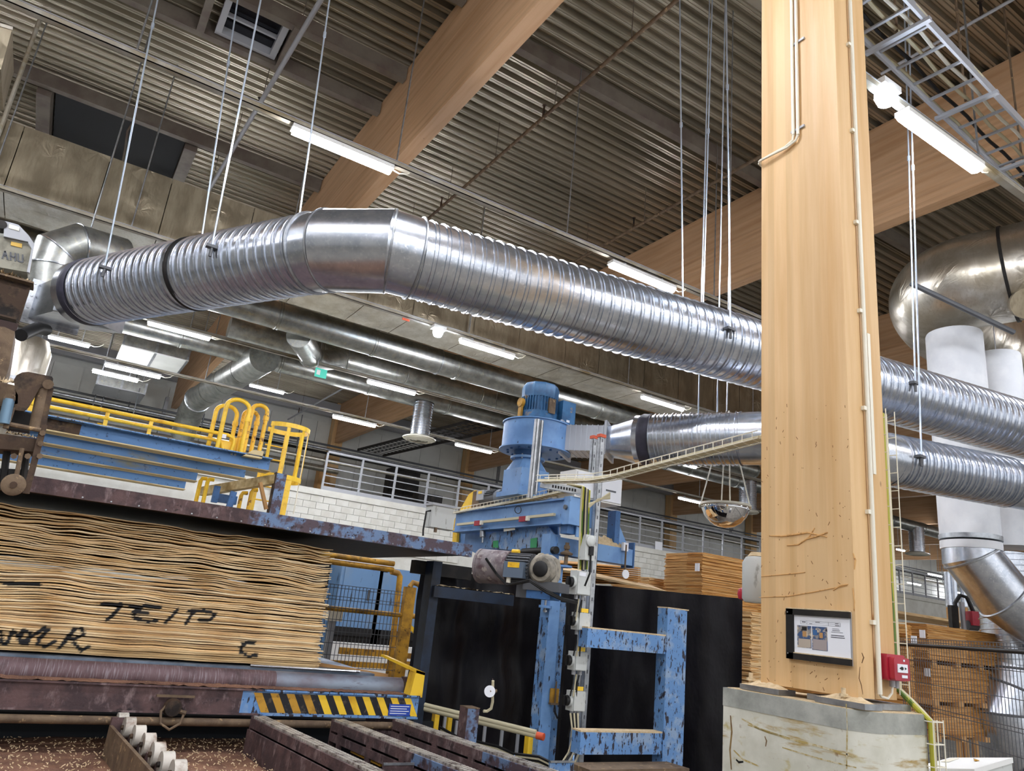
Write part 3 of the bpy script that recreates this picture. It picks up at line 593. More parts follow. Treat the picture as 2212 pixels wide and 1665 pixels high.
# conduits on the front face (two thin pipes ending in cables) and on the side face
t = thing('conduit', 'pair of cream conduits on the column face with cables bending off to the left', 'conduit', UX(1720, 200, Kx))
for dx in (0, 10):
    a = UX(1715 + dx, -300, Kx - .016); b = UX(1713.5 + dx, 291, Kx - .016); a = V((a.x, b.y, a.z)); part('pipe', M().cyl(a, b, .011, n=10), CREAM, t)
    part('cable', M().tube([b, UX(1712 + dx * .7, 303, Kx - .016), UX(1696 + dx * .5, 318, Kx - .02), UX(1665 + dx * .3, 334, Kx - .03), UX(1640 + dx * .2, 349 - dx * .2, Kx - .03), V((Kx - .01, KY2 + .012, UX(1634, 354 + dx * .5, Kx).z)), V((Kx + .05, KY2 + .015, UX(1634, 362, Kx).z))], .008, 8), CREAM, t)
for y in (90, 278): p = UX(1722, y, Kx - .012); part('clip', M().box(p - V((.0, .05, .008)), p + V((.012, .05, .008))), GREYP, t, ang=0)
t = thing('conduit', 'single pale conduit running down the side of the column to the red call point', 'conduit', UY(1870, 800, Ky))
top = UY(1846, 0, Ky - .016); bot = UY(1893, 1499, Ky - .016); xx = (UY(1858, 400, Ky - .016).x + UY(1878, 950, Ky - .016).x + bot.x) / 3
part('pipe', M().cyl((xx, Ky - .016, bot.z), (xx, Ky - .016, 7.0), .0125, n=12), CREAM, t)
for y in (128, 305, 495, 680, 885, 1105, 1342): z = UY(1870, y, Ky).z; part('clip', M().box((xx - .035, Ky - .02, z - .011), (xx + .0, Ky, z + .011)), CREAM, t, ang=0)
a = UY(1876, 722, Ky); b = UY(1893, 1026, Ky); xm = xx + .055
single('cover_strip', M().box((xm - .013, Ky - .008, b.z), (xm + .013, Ky, a.z)), CREAM, 'flat cream cover strip screwed to the column side, right of the conduit', 'strip')
a = UY(1899, 1410, Ky); b = UY(1941, 1470, Ky)
t = thing('fire_call_point', 'red fire alarm call point with a white window on the side of the column', 'alarm', ((a.x + b.x) / 2, Ky, b.z))
w, h = b.x - a.x, a.z - b.z; cx, cz = (a.x + b.x) / 2 - .01, (a.z + b.z) / 2
def rbox(cx, y0, y1, cz, w, h, r=.012):
    pts = []
    for sx, sz, a0 in ((1, 1, 0), (-1, 1, 90), (-1, -1, 180), (1, -1, 270)):
        for k in range(4): an = math.radians(a0 + k * 30); pts.append((cx + sx * (w / 2 - r) + r * math.cos(an), y0, cz + sz * (h / 2 - r) + r * math.sin(an)))
    return M().prism(pts, (0, y1 - y0, 0))
part('back_box', rbox(cx, Ky - .045, Ky, cz, w, h), RED, t); part('front_cover', rbox(cx, Ky - .075, Ky - .046, cz - .004, w * .84, h * .86), RED, t)
part('window', M().box((cx - w * .27, Ky - .079, cz - h * .16), (cx + w * .27, Ky - .075, cz + h * .16)), PAPER, t, ang=0)
part('symbol', M().prism([(cx - w * .2, Ky - .0795, cz), (cx - w * .06, Ky - .0795, cz - h * .07), (cx + w * .02, Ky - .0795, cz - h * .04), (cx + w * .02, Ky - .0795, cz + h * .04), (cx - w * .06, Ky - .0795, cz + h * .07)], (0, -.001, 0)).prism([(cx + w * .2, Ky - .0795, cz), (cx + w * .1, Ky - .0795, cz - h * .05), (cx + w * .1, Ky - .0795, cz + h * .05)], (0, -.001, 0)), BLACK, t, ang=0)
part('label', M().box((cx - w * .05, Ky - .078, cz - h * .36), (cx + w * .25, Ky - .0755, cz - h * .25)), PAPER, t, ang=0)
part('flame_mark', M().box((cx + w * .06, Ky - .078, cz + h * .26), (cx + w * .14, Ky - .0755, cz + h * .34)), PAPER, t, ang=0)
part('gland', M().cyl((cx + .0, Ky - .02, cz - h / 2 - .03), (cx + .0, Ky - .02, cz - h / 2), .014, n=10).cyl((cx + .035, Ky - .02, cz - h / 2 - .035), (cx + .035, Ky - .02, cz - h / 2), .012, n=10), GREYP, t)
part('cable', M().tube([(cx, Ky - .02, cz - h / 2 - .03), (cx - .008, Ky - .02, cz - h / 2 - .06), (cx - .04, Ky - .018, cz - h / 2 - .085), (xx + .012, Ky - .016, bot.z - .01), (xx, Ky - .016, bot.z)], .006, 8), CREAM, t)
single('tape', M().box((xx + .015, Ky - .003, UY(1895, 1350, Ky).z), (xx + .042, Ky - .0005, UY(1895, 1326, Ky).z)), YEL, 'small yellow sticker on the column side above the red call point', 'sticker')
# notice in a dark frame
cor = [UX(*p, Kx - .02) for p in ((1699, 1316), (1834, 1319), (1837, 1436), (1700, 1424))]
t = thing('notice_board', 'black slide-in frame with a printed white notice on the column', 'notice', cor[3])
y0, y1 = sorted((cor[0].y, cor[1].y)); zt_ = (cor[0].z + cor[1].z) / 2; zb_ = (cor[2].z + cor[3].z) / 2
X = Kx
part('back_board', M().box((X - .008, y0, zb_), (X, y1, zt_)), GREYP, t, ang=0)
fw = (zt_ - zb_) * .12
part('frame_top', M().box((X - .022, y0, zt_ - fw), (X - .006, y1, zt_)), DARK, t, ang=0); part('frame_bottom', M().box((X - .022, y0, zb_), (X - .006, y1, zb_ + fw)), DARK, t, ang=0)
part('frame_side', M().box((X - .022, y1 - fw * 1.3, zb_), (X - .006, y1 + .004, zt_)), DARK, t, ang=0)
for a in (zb_ + fw * .9, zt_ - fw * .6): part('screw', M().cyl((X - .024, y1 - .008, a), (X - .022, y1 - .008, a), .004, n=8), ZINC, t)
part('dust', M().box((X - .022, y0, zt_), (X - .004, y1, zt_ + .006)).box((X - .02, y0, zb_ + fw), (X - .008, y1 - fw, zb_ + fw + .005)), DUST, t, kind='stuff', ang=0)
py0, py1, pz0, pz1 = y0 + .004, y1 - fw * 1.35, zb_ + fw + .004, zt_ - fw
sh = part('paper', M().box((X - .012, py0, pz0), (X - .010, py1, pz1)), PAPER, t, ang=0)
def onp(u0, v0, u1, v1, mt, name, e=.0008):
    return part(name, M().box((X - .012 - e, py1 - (py1 - py0) * u1, pz1 - (pz1 - pz0) * v1), (X - .012, py1 - (py1 - py0) * u0, pz1 - (pz1 - pz0) * v0)), mt, sh, ang=0)
PH1 = mat('photo print', '8f8a86', .5, 0, [('3c557c', 16, .45, .5, W1), ('c9b9a0', 22, .55, .6, W1), ('2a2830', 28, .6, .64, W1)])
onp(.06, .27, .32, .85, PH1, 'photo_print'); onp(.335, .27, .61, .88, PH1, 'photo_print'); onp(.08, .62, .31, .84, mat('photo floor', 'b8ab9c', .5), 'photo_floor', .0012); onp(.35, .6, .6, .87, mat('photo floor grey', 'a59a98', .5), 'photo_floor', .0012)
onp(.15, .3, .24, .4, BLACK, 'photo_detail', .0014); onp(.16, .42, .23, .56, TIMB, 'photo_detail', .0014); onp(.35, .36, .43, .5, BLUED, 'photo_detail', .0014); onp(.47, .42, .53, .56, TIMB, 'photo_detail', .0014)
INK = mat('print ink', '55565e', .6)
for (u0, v0, u1, v1) in ((.12, .135, .84, .14), (.12, .225, .84, .23), (.12, .135, .123, .23), (.837, .135, .84, .23), (.24, .18, .84, .183), (.24, .135, .243, .23), (.63, .135, .633, .23)): onp(u0, v0, u1, v1, INK, 'table_line')
for (u0, v0, u1, v1) in ((.15, .16, .22, .185), (.4, .15, .48, .165), (.75, .15, .81, .165), (.29, .2, .34, .212), (.75, .2, .82, .215), (.7, .29, .82, .3), (.7, .33, .83, .345), (.68, .375, .88, .385), (.675, .45, .9, .47), (.672, .5, .91, .52)): onp(u0, v0, u1, v1, INK, 'print_line')
# mesh cable tray and earth cables up the column edge
t = thing('wire_cable_tray', 'pale wire cable tray with green and yellow earth cable down the column edge', 'cable tray', UY(1935, 1200, Ky))
def vtray(x0, pa, pb, yy, w, dep):
    za = UY(pa[0], pa[1], yy).z; zb = UY(pb[0], pb[1], yy).z
    for dx, dy in ((0, 0), (w * .5, 0), (w, 0), (w, -dep), (0, -dep)): part('wire', M().cyl((x0 + dx, yy + dy, zb), (x0 + dx, yy + dy, za), .0028, n=6), CREAM, t)
    k = int((za - zb) / .1)
    for i in range(k): z = zb + (za - zb) * (i + .5) / k; part('cross_wire', M().tube([(x0, yy - dep, z), (x0, yy, z), (x0 + w, yy, z), (x0 + w, yy - dep, z)], .0028, 5), CREAM, t)
    return za, zb
x0 = UY(1921, 1200, Ky + .02).x
za, zb = vtray(x0 + .0, (1920, 895), (1950, 1500), Ky + .05, .085, .05)
for dx, mt in ((.012, GY), (.03, CABLE), (.045, CABLE)):
    pts = [(x0 + dx, Ky + .03, za - .02), (x0 + dx + .005, Ky + .03, (za + zb) / 2), (x0 + dx, Ky + .025, zb + .03), (x0 + dx + .03, Ky - .02, PZ + .05), (Xr - .075 + dx, Yr + .03, PZ + .015), (Xr - .05 + dx * .5, Yr - .02, PZ - .03), (Xr - .055 + dx * .5, Yr - .022, .4)]
    part('earth_cable' if mt is GY else 'cable', M().tube(pts, .0135 if mt is GY else .009, 8), mt, t)
for dx in (-.07, -.035, 0.02): part('wire', M().cyl((Xr + dx, Yr - .045, .4), (Xr + dx, Yr - .045, PZ - .02), .0028, n=6), CREAM, t)
for i in range(8): z = PZ - .03 - i * .1; part('cross_wire', M().tube([(Xr - .07, Yr - .005, z), (Xr - .07, Yr - .045, z), (Xr + .02, Yr - .045, z), (Xr + .02, Yr + .0, z)], .0028, 5), CREAM, t)
# white box with red siren behind the column
a, b = UX(1612, 1200, Kx + .35), UX(1640, 1302, Kx + .35); t = thing('alarm_box', 'rounded grey box with a red siren bulb behind the left edge of the column', 'box', (a.x, (a.y + b.y) / 2, b.z))
part('case', M().lathe([(.0, 0), (.085, .0), (.1, .02), (.1, a.z - b.z - .05), (.08, a.z - b.z - .015), (.0, a.z - b.z)], (a.x, a.y - .1, b.z), n=20), SWITCH, t)
part('dust', M().lathe([(.0, .0), (.07, .0), (.05, .025), (.0, .03)], (a.x, a.y - .1, a.z - .01), n=14), DUST, t, kind='stuff')
p = UX(1606, 1283, Kx + .33); part('arm', M().box((a.x - .02, a.y - .12, b.z + .1), (Kx + .42, a.y - .08, b.z + .14)), GREYP, t, ang=0); part('siren', M().lathe([(.0, -.04), (.03, -.03), (.038, 0), (.03, .03), (.0, .045)], p, n=14), RED, t)
# ================================================================= spiral duct with elbow
DZ = 4.4
A0 = UZ(705, 546, DZ); L0 = UZ(205, 630, DZ); B0 = UZ(862, 560, DZ); Rd = UZ(2212, 925, DZ)
R1 = .325; dl = (L0 - UZ(690, 545, DZ)).normalized(); dr = V((1, -.155, 0)).normalized()
E1 = L0 - dl * (L0 - UZ(718, 545, DZ)).length; E2 = V((1.84, 5.22, DZ)); A0 = E1 + dl * .17; B0 = E2 + dr * .2
t = thing('spiral_duct', 'long shiny spiral ribbed duct with a segmented elbow, crossing the whole picture', 'duct', (2, 5.3, DZ))
LE = A0 + dl * 0.0; LL = (L0 - LE).length
part('duct_run', M().spiral(LE + dl * .0, LE + dl * LL, R1, .1, 56, ((0, .013), (.32, .008))), GALV, t, ang=25)
part('duct_run', M().spiral(B0, B0 + dr * 11.5, R1, .1, 56, ((0, .013), (.32, .008))), GALV, t, ang=25)
J0 = A0; J3 = B0; JP = [J0, E1, E2, J3]
for i in range(3): part('elbow_gore', M().mitre(JP, R1 + (.006, .012, .006)[i], 48, i, i + 1), GALV, t)
for p, ax in ((E1, (E2 - E1) - dl), (E2, (E2 - E1) + dr), (J0, dl), (J3, dr)): part('seam_ring', M().lathe([(R1 + .005, -.012), (R1 + .022, -.006), (R1 + .022, .006), (R1 + .005, .012)], p, ax, 48), ZINC, t)
m0 = LE + dl * LL * .49; part('joint_ring', M().lathe([(R1 + .01, -.02), (R1 + .018, -.01), (R1 + .018, .01), (R1 + .01, .02)], m0, dl, 48), DARK, t)
part('sleeve_wrap', M().tube([L0 - dl * .02, L0 + dl * .03, L0 + dl * .09], [R1 + .008, R1 + .02, R1 + .012], 40, False), PURPLE, t)
part('collar', M().tube([L0 + dl * .08, L0 + dl * .2], R1 + .004, 40, False), GALV, t)
# square adapter on a flange plate
fl = UZ(112, 662, DZ); ft = UY(68, 600, fl.y).z; fb = UY(47, 695, fl.y).z; fx0 = UY(57, 650, fl.y).x; fx1 = UY(166, 725, fl.y).x
fl_y = fl.y
part('flange_plate', M().box((fx0, fl_y, fb), (fx1, fl_y + .015, ft)), ZINC, t, ang=0)
for u in (.1, .35, .62, .9):
    part('flange_bolt', M().cyl((fx0 + .03, fl_y - .012, fb + (ft - fb) * u), (fx0 + .03, fl_y, fb + (ft - fb) * u), .014, n=6), ZINC, t)
    part('flange_bolt', M().cyl((fx0 + (fx1 - fx0) * u, fl_y - .012, fb + .03), (fx0 + (fx1 - fx0) * u, fl_y, fb + .03), .014, n=6), ZINC, t)
c0 = L0 + dl * .2; n = 32; e = .06; rect = []; circ = []
u_ = V((dl.y, -dl.x, 0)).normalized(); 
if u_.x < 0: u_ = -u_
def loft(ra, rb, name):
    k = len(ra); part(name, M().add(ra + rb, [(i, (i + 1) % k, k + (i + 1) % k, k + i) for i in range(k)]), GALV, t, ang=25)
def sq(c, ux, hw, hz, k=32):
    o = []
    for i in range(k):
        a = 2 * PI * i / k; x, z = math.cos(a), math.sin(a); s = max(abs(x), abs(z)); o.append(c + ux * hw * x / s + V((0, 0, hz * z / s)))
    return o
ci = [c0 + u_ * math.cos(2 * PI * i / n) * R1 + V((0, 0, math.sin(2 * PI * i / n) * R1)) for i in range(n)]
fc = V(((fx0 + fx1) / 2, fl_y, (ft + fb) / 2)); mid = UZ(140, 628, DZ) + u_ * .34; um = (u_ + V((1, 0, 0)) * .4).normalized()
s1 = sq(mid, um, .34, .21); s2 = sq(fc + V((.0, 0, 0)), V((1, 0, 0)), (fx1 - fx0) / 2 - e, (ft - fb) / 2 - e)
loft(ci, s1, 'round_transition'); loft(s1, s2, 'square_adapter')
part('corner_seam', M().bar(mid + um * -.345 + V((0, 0, -.22)), mid + um * -.345 + V((0, 0, .22)), .05, .05), ZINC, t, ang=0)
def hang(t, px, top, axis_a, axis_d, R, both=None):
    # rod from the duct flank up to the roof, clamp with a wing bolt
    s = max(0, (U(px[0], px[1], PX(axis_a)[2]) - axis_a).dot(axis_d)); 
    best = None
    for i in range(-200, 1200):
        c = axis_a + axis_d * i * .01; n_ = V((axis_d.y, -axis_d.x, 0))
        if n_.y > 0: n_ = -n_
        p = c + n_ * (R + .03)
        if both: p = c - n_ * (R + .03)
        d = abs(PX(p)[0] - px[0])
        if best is None or d < best[0]: best = (d, p)
    p = best[1]; r = ray(*top); w_ = V((p.x, p.y, 0)); k = (r.x * w_.x + r.y * w_.y) / (r.x ** 2 + r.y ** 2); q = EYE + r * k; dz = (q - p); tp = p + dz * ((RZ - p.z) / dz.z)
    tp = V((p.x, p.y, RZ)).lerp(tp, .75)
    part('hanger_rod', M().cyl(p - V((0, 0, .06)), tp, .0085, n=6), ZB, t); mm = p.lerp(tp, .5); part('rod_coupling', M().cyl(mm - (tp - p).normalized() * .03, mm + (tp - p).normalized() * .03, .016, n=6), ZB, t)
    part('hanger_clamp', M().box(p - V((.05, .02, .01)), p + V((.05, .035, .015))).cyl(p - V((0, 0, .09)), p, .014, n=6), GREYD, t)
ZB = mat('bright zinc rod', 'c9d6e6', .3, .6)
for px, top in (((227, 580), (323, 0)), ((458, 548), (555, 0))): hang(t, px, top, LE, dl, R1)
for px, top in (((629, 480), (696, 17)), ((418, 520), (492, 10))): hang(t, px, top, LE, dl, R1, 1)
hang(t, (1578, 713), (1562, 0), B0, dr, R1); hang(t, (1516, 700), (1533, 200), B0, dr, R1, 1); hang(t, (1477, 640), (1457, 0), B0, dr, R1, 1)
hang(t, (1977, 800), (1969, 370), B0, dr, R1)
# ================================================================= right hand side ducts and tubes
t = thing('foil_elbow_duct', 'huge foil covered round duct with an elbow, top right behind the column', 'duct', UZ(2060, 650, 4.9)); DE = 11.0
key = [U(2420, 525, DE - 1.3), U(2300, 565, DE - .9), U(2180, 592, DE - .5), U(2085, 612, DE - .2), U(2036, 636, DE + .15), U(2026, 664, DE + .7), U(2052, 700, DE + 1.4), U(2120, 745, DE + 2.2), U(2220, 805, DE + 3.1), U(2340, 880, DE + 4.2)]
def smooth(k, n=5):
    o = []
    for i in range(len(k) - 1):
        p0, p1, p2, p3 = k[max(i - 1, 0)], k[i], k[i + 1], k[min(i + 2, len(k) - 1)]
        for j in range(n): t_ = j / n; o.append(.5 * ((2 * p1) + (p2 - p0) * t_ + (2 * p0 - 5 * p1 + 4 * p2 - p3) * t_ * t_ + (3 * p1 - p0 - 3 * p2 + p3) * t_ ** 3))
    return o + [k[-1]]
RF = .68; pts = smooth(key)
part('lagged_elbow', M().tube(pts, RF, 40), FOILS, t, ang=60)
pts = [key[1], key[2]]
a = pts[1]; part('strap', M().lathe([(RF, -.02), (RF + .02, -.02), (RF + .02, .02), (RF, .02)], a, pts[1] - pts[0], 40), DARK, t)
a = U(2212, 655, 8.0); part('stub', M().cyl(U(2212, 655, 10.2), U(2222, 655, 9.4), .2, n=20), FOIL, t)
single('support_pipe', M().cyl(U(1968, 612, 9.6), U(2190, 718, 9.6), .035, n=8), GREYD, 'dark grey pipe slung across the huge foil elbow duct', 'pipe')
def ftube(px, pyt, pyb, w, d, lb):
    c = U(px[0], pyt, d); zb_ = ZAT(c.x, c.y, pyb); R = w / 2 * d / FPX; t = thing('fabric_tube', lb, 'tube', (c.x, c.y, zb_))
    part('sleeve', M().lathe([(R * .99, 0), (R, .2), (R * 1.01, (c.z - zb_) * .5), (R, c.z - zb_ - .03), (R * .97, c.z - zb_ - .005), (R * .4, c.z - zb_ + .0), (.01, c.z - zb_)], (c.x, c.y, zb_), n=36), FABRIC, t, ang=50)
    part('cord', M().cyl((c.x, c.y, c.z - .01), (c.x, c.y, c.z + 1.2), .008, n=6), GREYP, t); return t, c, zb_, R
t1, c1, b1, r1 = ftube((2060, 0), 722, 1160, 108, 10.6, 'nearer and wider of the two white fabric tubes at the right')
t2, c2, b2, r2 = ftube((2152, 0), 768, 1183, 90, 11.6, 'farther white fabric tube, partly behind the wider one')
# clamp rings and galvanised lobster elbow below fabric tube
t = thing('segment_elbow', 'shiny segmented elbow clamped to the lower end of the wide fabric tube', 'duct', (c1.x, c1.y, b1 - .5)); R = r1 * .97
def dn(py): return V((c1.x, c1.y, ZAT(c1.x, c1.y, py)))
part('clamp_band', M().lathe([(R, -.03), (R + .02, -.03), (R + .02, .03), (R, .03)], dn(1163), n=36), ZINC, t)
part('fabric_cuff', M().lathe([(R, -.05), (R + .012, -.05), (R + .012, .05), (R, .05)], dn(1180), n=36), FABRIC, t)
rg = w2(V((1, 0, 0))); rg = V((rg.x, rg.y, 0)).normalized()
s0 = dn(1172); s1_ = dn(1203); s2_ = s1_ + rg * .37 + V((0, 0, -.47)); s3 = s2_ + rg * .52 + V((0, 0, -.33)); s4 = s3 + rg * 1.0 + V((0, 0, -.03))
E1 = [s0, s1_, s2_, s3, s4]
for i in range(4): part('elbow_segment', M().mitre(E1, R * .99, 36, i, i + 1), GALV, t)
for a, dd in ((s1_, s2_ - s0), (s2_, s3 - s1_), (s3, s4 - s2_)): part('seam_ring', M().lathe([(R * .97, -.02), (R + .02, -.01), (R + .02, .01), (R * .97, .02)], a, dd, 36), ZINC, t)
t = thing('standing_spiral_duct', 'upright spiral duct ending in a segmented elbow behind the wire fence', 'duct', U(2165, 1500, 8.2)); cT = U(2163, 1200, 10.3); R = 50 * 10.3 / FPX
def dz(py): return V((cT.x, cT.y, ZAT(cT.x, cT.y, py)))
part('riser', M().spiral(dz(1440), dz(1195), R, .15, 36, ((0, .016), (.5, .006))), GALV, t, ang=25)
k0, k1 = dz(1442), dz(1490); k2 = k1 - rg * .22 + V((0, 0, -.3)); k3 = k2 + rg * .17 + V((0, 0, -.42)); k4 = k3 + rg * .85 + V((0, 0, -.14))
k1 = k1 - rg * .06
for i in range(4): part('elbow_segment', M().mitre([k0, k1, k2, k3, k4], R * 1.18, 36, i, i + 1), GALV, t)
for a, dd in ((k0, V((0, 0, 1))), (k1, k2 - k0), (k2, k3 - k1), (k3, k4 - k2)): part('seam_ring', M().lathe([(R * 1.15, -.02), (R * 1.18 + .02, -.01), (R * 1.18 + .02, .01), (R * 1.15, .02)], a, dd, 36), GREYD, t)
# brown veneer stacks behind the column, right
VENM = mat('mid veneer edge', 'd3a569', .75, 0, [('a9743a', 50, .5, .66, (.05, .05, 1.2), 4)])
def wavy_stack(c0, c1, c2, z0, z1, k, lb, mt, seed, tag=None, cat='veneer stack', lift=.0):
    """sheets between corner c0 (hidden side), c1 (near corner) and c2; each sheet a thin wavy slab"""
    rnd = random.Random(seed); a = V((c0[0], c0[1], 0)); b = V((c1[0], c1[1], 0)); c = V((c2[0], c2[1], 0)); d = a + c - b; h = (z1 - z0) / k
    t = thing('veneer_stack', lb, cat, ((a.x + c.x) / 2, (a.y + c.y) / 2, z0)); ml, mr_ = M(), M()
    for i in range(k):
        j = [V((rnd.uniform(-.012, .012), rnd.uniform(-.012, .012), 0)) for _ in range(4)]; z = z0 + h * i; th = h * rnd.uniform(.72, .93)
        for m, p, q, amp, nn in ((ml, a + j[0], b + j[1], .25, 8), (mr_, b + j[1], c + j[2], .55, 22)):
            vs = []; inn = V((d.x + b.x - p.x - q.x, d.y + b.y - p.y - q.y, 0)); inw = ((a + c) / 2 - (p + q) / 2); inw.z = 0
            for s_ in range(nn + 1):
                o = p.lerp(q, s_ / nn); zz = z + h * amp * (noise.noise(V((o.x * 4, o.y * 4, i * .4 + seed))) + .5 * noise.noise(V((o.x * 13, o.y * 13, i * .7 + seed))))
                vs += [V((o.x, o.y, zz)), V((o.x, o.y, zz + th)), V((o.x, o.y, zz + th)) + inw * .8, V((o.x, o.y, zz)) + inw * .8]
            fs = []
            for s_ in range(nn): e = s_ * 4; fs += [(e, e + 4, e + 5, e + 1), (e + 1, e + 5, e + 6, e + 2), (e, e + 3, e + 7, e + 4)]
            fs += [(0, 1, 2, 3), tuple(nn * 4 + x for x in (3, 2, 1, 0))]; m.add(vs, fs)
    part('sheet_ends', ml, VENM, t, kind='stuff', ang=0); part('sheet_sides', mr_, mt, t, kind='stuff', ang=0)  # end and side tones hold grain colour and some painted light and shade
    return t
YS = 8.4
def cor(px, d): p = U(px, 1450, d); return (p.x, p.y)
cB = cor(2006, 9.2); dirX = V((1, 0, 0)); dirY = V((0, 1, 0))
def stackbox(pxc, d, wl, wr, py0, py1, k, lb, mt, seed, tag=None, tagm=PAPER, lift=0, floor=None):
    p = U(pxc, (py0 + py1) / 2, d); b = (p.x, p.y); a = (p.x, p.y + wl); c = (p.x + wr, p.y)
    zt_ = ZAT(p.x, p.y, py0); zb_ = ZAT(p.x, p.y, py1)
    if floor is not None: k = int(k * (zt_ - floor) / (zt_ - zb_)); zb_ = floor
    t = wavy_stack(a, b, c, zb_, zt_, k, lb, mt, seed, lift=lift)
    if tag: q = UX(tag[0], tag[1], p.x - .03); s = 6 * d / FPX; part('paper_tag', M().box(q - V((.012, s, s * 1.4)), q + V((.0, s, s * 1.4))), PAPER, t, ang=0)
    return t, p
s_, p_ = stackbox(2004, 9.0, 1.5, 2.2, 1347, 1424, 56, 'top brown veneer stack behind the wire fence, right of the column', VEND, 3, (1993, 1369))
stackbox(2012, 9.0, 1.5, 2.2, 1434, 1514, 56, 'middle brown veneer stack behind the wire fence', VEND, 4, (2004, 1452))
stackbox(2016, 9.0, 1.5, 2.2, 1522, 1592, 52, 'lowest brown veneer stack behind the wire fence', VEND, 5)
t = thing('timber_bearers', 'row of dark timber bearers under and between the brown veneer stacks', 'timber', (p_.x, p_.y, .5))
for py in (1429, 1518, 1597):
    z = ZAT(p_.x, p_.y, py)
    for k in range(4): part('bearer', M().box((p_.x + .1 + k * .55, p_.y + .02, z - .03), (p_.x + .2 + k * .55, p_.y + 1.4, z + .028)), TIMB, t, ang=0)
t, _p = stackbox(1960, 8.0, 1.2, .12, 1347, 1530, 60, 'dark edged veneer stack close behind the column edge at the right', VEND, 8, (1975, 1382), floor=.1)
single('sheet_board', M().obox(UY(1990, 1336, _p.y + 2.5), (1.6, 0, 0), (0, .5, 0), (0, 0, .02)), VENL, 'pale board lying level above the brown veneer stacks', 'board')
# wire fence
fA = U(1945, 1391, 7.6); fB = UZ(2275, 1412, fA.z); FY = fA.y
t = thing('wire_fence', 'dark wire mesh fence with a black top tube at the lower right', 'fence', (fA.x, fA.y, 0)); fd = (fB - fA).normalized(); fL = (fB - fA).length; fn = V((-fd.y, fd.x, 0))
z1 = ZAT(fA.x, fA.y, 1378); z0 = z1 - 1.7; m = M()
for i in range(int(fL / .05)): p = fA + fd * i * .05; m.bar((p.x, p.y, z0), (p.x, p.y, z1), .004, .004)
part('upright_wires', m, GREYD, t, kind='stuff', ang=0)
for i in range(9):
    z = z1 - i * .2
    for dd in ((0, .03) if i % 3 == 0 else (0,)): part('cross_wire', M().bar((fA.x, fA.y, z - dd), (fB.x, fB.y, z - dd), .006, .006), GREYD, t, ang=0)
part('top_tube', M().cyl(fA, fB, .017, n=10), BLACK, t)
part('fence_post', M().box((fB.x - .03, fB.y - .03, 0), (fB.x + .03, fB.y + .03, z1)), GREYD, t, ang=0)
# pale cabinet in the corner
t = thing('control_cabinet', 'light grey sloping desk cabinet with a yellow triangle label, bottom right corner', 'cabinet', U(2130, 1660, 4.6)); zc = UZ(2060, 1637, 1.17)
a = U(2052, 1636, 4.9); b = U(2188, 1636, 4.6); dn_ = V((0, 0, -.55)); fwd = V((a - b)).cross(V((0, 0, 1))).normalized()
if fwd.dot(a - EYE) > 0: fwd = -fwd
top = [a, b, b + fwd * .45 + V((0, 0, -.06)), a + fwd * .45 + V((0, 0, -.06))]
part('lid', M().prism(top, (0, 0, -.03)), WHITE, t, ang=0); part('body', M().prism([p + V((0, 0, -.03)) for p in [a + (b - a) * .02, b - (b - a) * .02, top[2] - (b - a) * .02, top[3] + (b - a) * .02]], (0, 0, -1.0)), SWITCH, t, ang=0)
q = a.lerp(b, .48) + fwd * .07 + V((0, 0, -.006)); ux = (b - a).normalized(); part('warning_triangle', M().prism([q, q + ux * .06 + fwd * .1 + V((0, 0, -.012)), q + ux * .09 + fwd * .1 + V((0, 0, -.012))], (0, 0, .003)), YELD, t, ang=0)
q = a.lerp(b, .1) + fwd * .05 + V((0, 0, -.005)); part('label_strip', M().prism([q, q + ux * .05, q + ux * .07 + fwd * .16 + V((0, 0, -.02)), q + ux * .02 + fwd * .16 + V((0, 0, -.02))], (0, 0, .003)), CREAM, t, ang=0)
part('side_panel', M().prism([a - ux * .03 + V((0, 0, -.03)), a - ux * .14 + V((0, 0, -.1)), a - ux * .14 + fwd * .5 + V((0, 0, -.2)), a - ux * .03 + fwd * .5 + V((0, 0, -.1))], (0, 0, -.8)), GREYP, t, ang=0)
# two thin steel pipes and red vacuum unit far right
for px, lb in ((2051, 'left one of the upright thin galvanised pipes beyond the stacks'), (2064, 'middle one of the upright thin galvanised pipes beyond the stacks'), (2084, 'right one of the upright thin galvanised pipes beyond the stacks')):
    p = U(px, 1320, 14); t = thing('upright_pipe', lb, 'pipe', (p.x, p.y, ZAT(p.x, p.y, 1342))); part('pipe', M().cyl((p.x, p.y, ZAT(p.x, p.y, 1310)), (p.x, p.y, ZAT(p.x, p.y, 1235)), .06, n=14), GALV, t); part('lower_sleeve', M().cyl((p.x, p.y, 0), (p.x, p.y, ZAT(p.x, p.y, 1312)), .055, n=14), TIMB, t)
p = U(2092, 1335, 11); t = thing('hose_unit', 'small red machine with a looped black hose on top of the brown stacks', 'machine', p); u1 = rg
part('housing', M().obox(p + u1 * .12, u1 * .13, (-u1.y * .12, u1.x * .12, 0), (0, 0, .1)), RED, t, ang=0); part('drum', M().cyl(p + V((0, 0, -.1)) - u1 * .02 , p + V((0, 0, -.1)) + u1 * .12, .07, n=16), GREYD, t)
part('hose', M().tube([p - u1 * .18 + V((0, 0, -.1)), p - u1 * .18 + V((0, 0, .2)), p - u1 * .1 + V((0, 0, .32)), p + V((0, 0, .3)), p + u1 * .08 + V((0, 0, .1))], .03, 10), BLACK, t); part('post', M().cyl(p - u1 * .08 + V((0, 0, -.6)), p - u1 * .08 + V((0, 0, .22)), .035, n=10), GREYP, t); part('frame', M().obox(p - u1 * .22, u1 * .05, (-u1.y * .05, u1.x * .05, 0), (0, 0, .16)), DARK, t, ang=0)
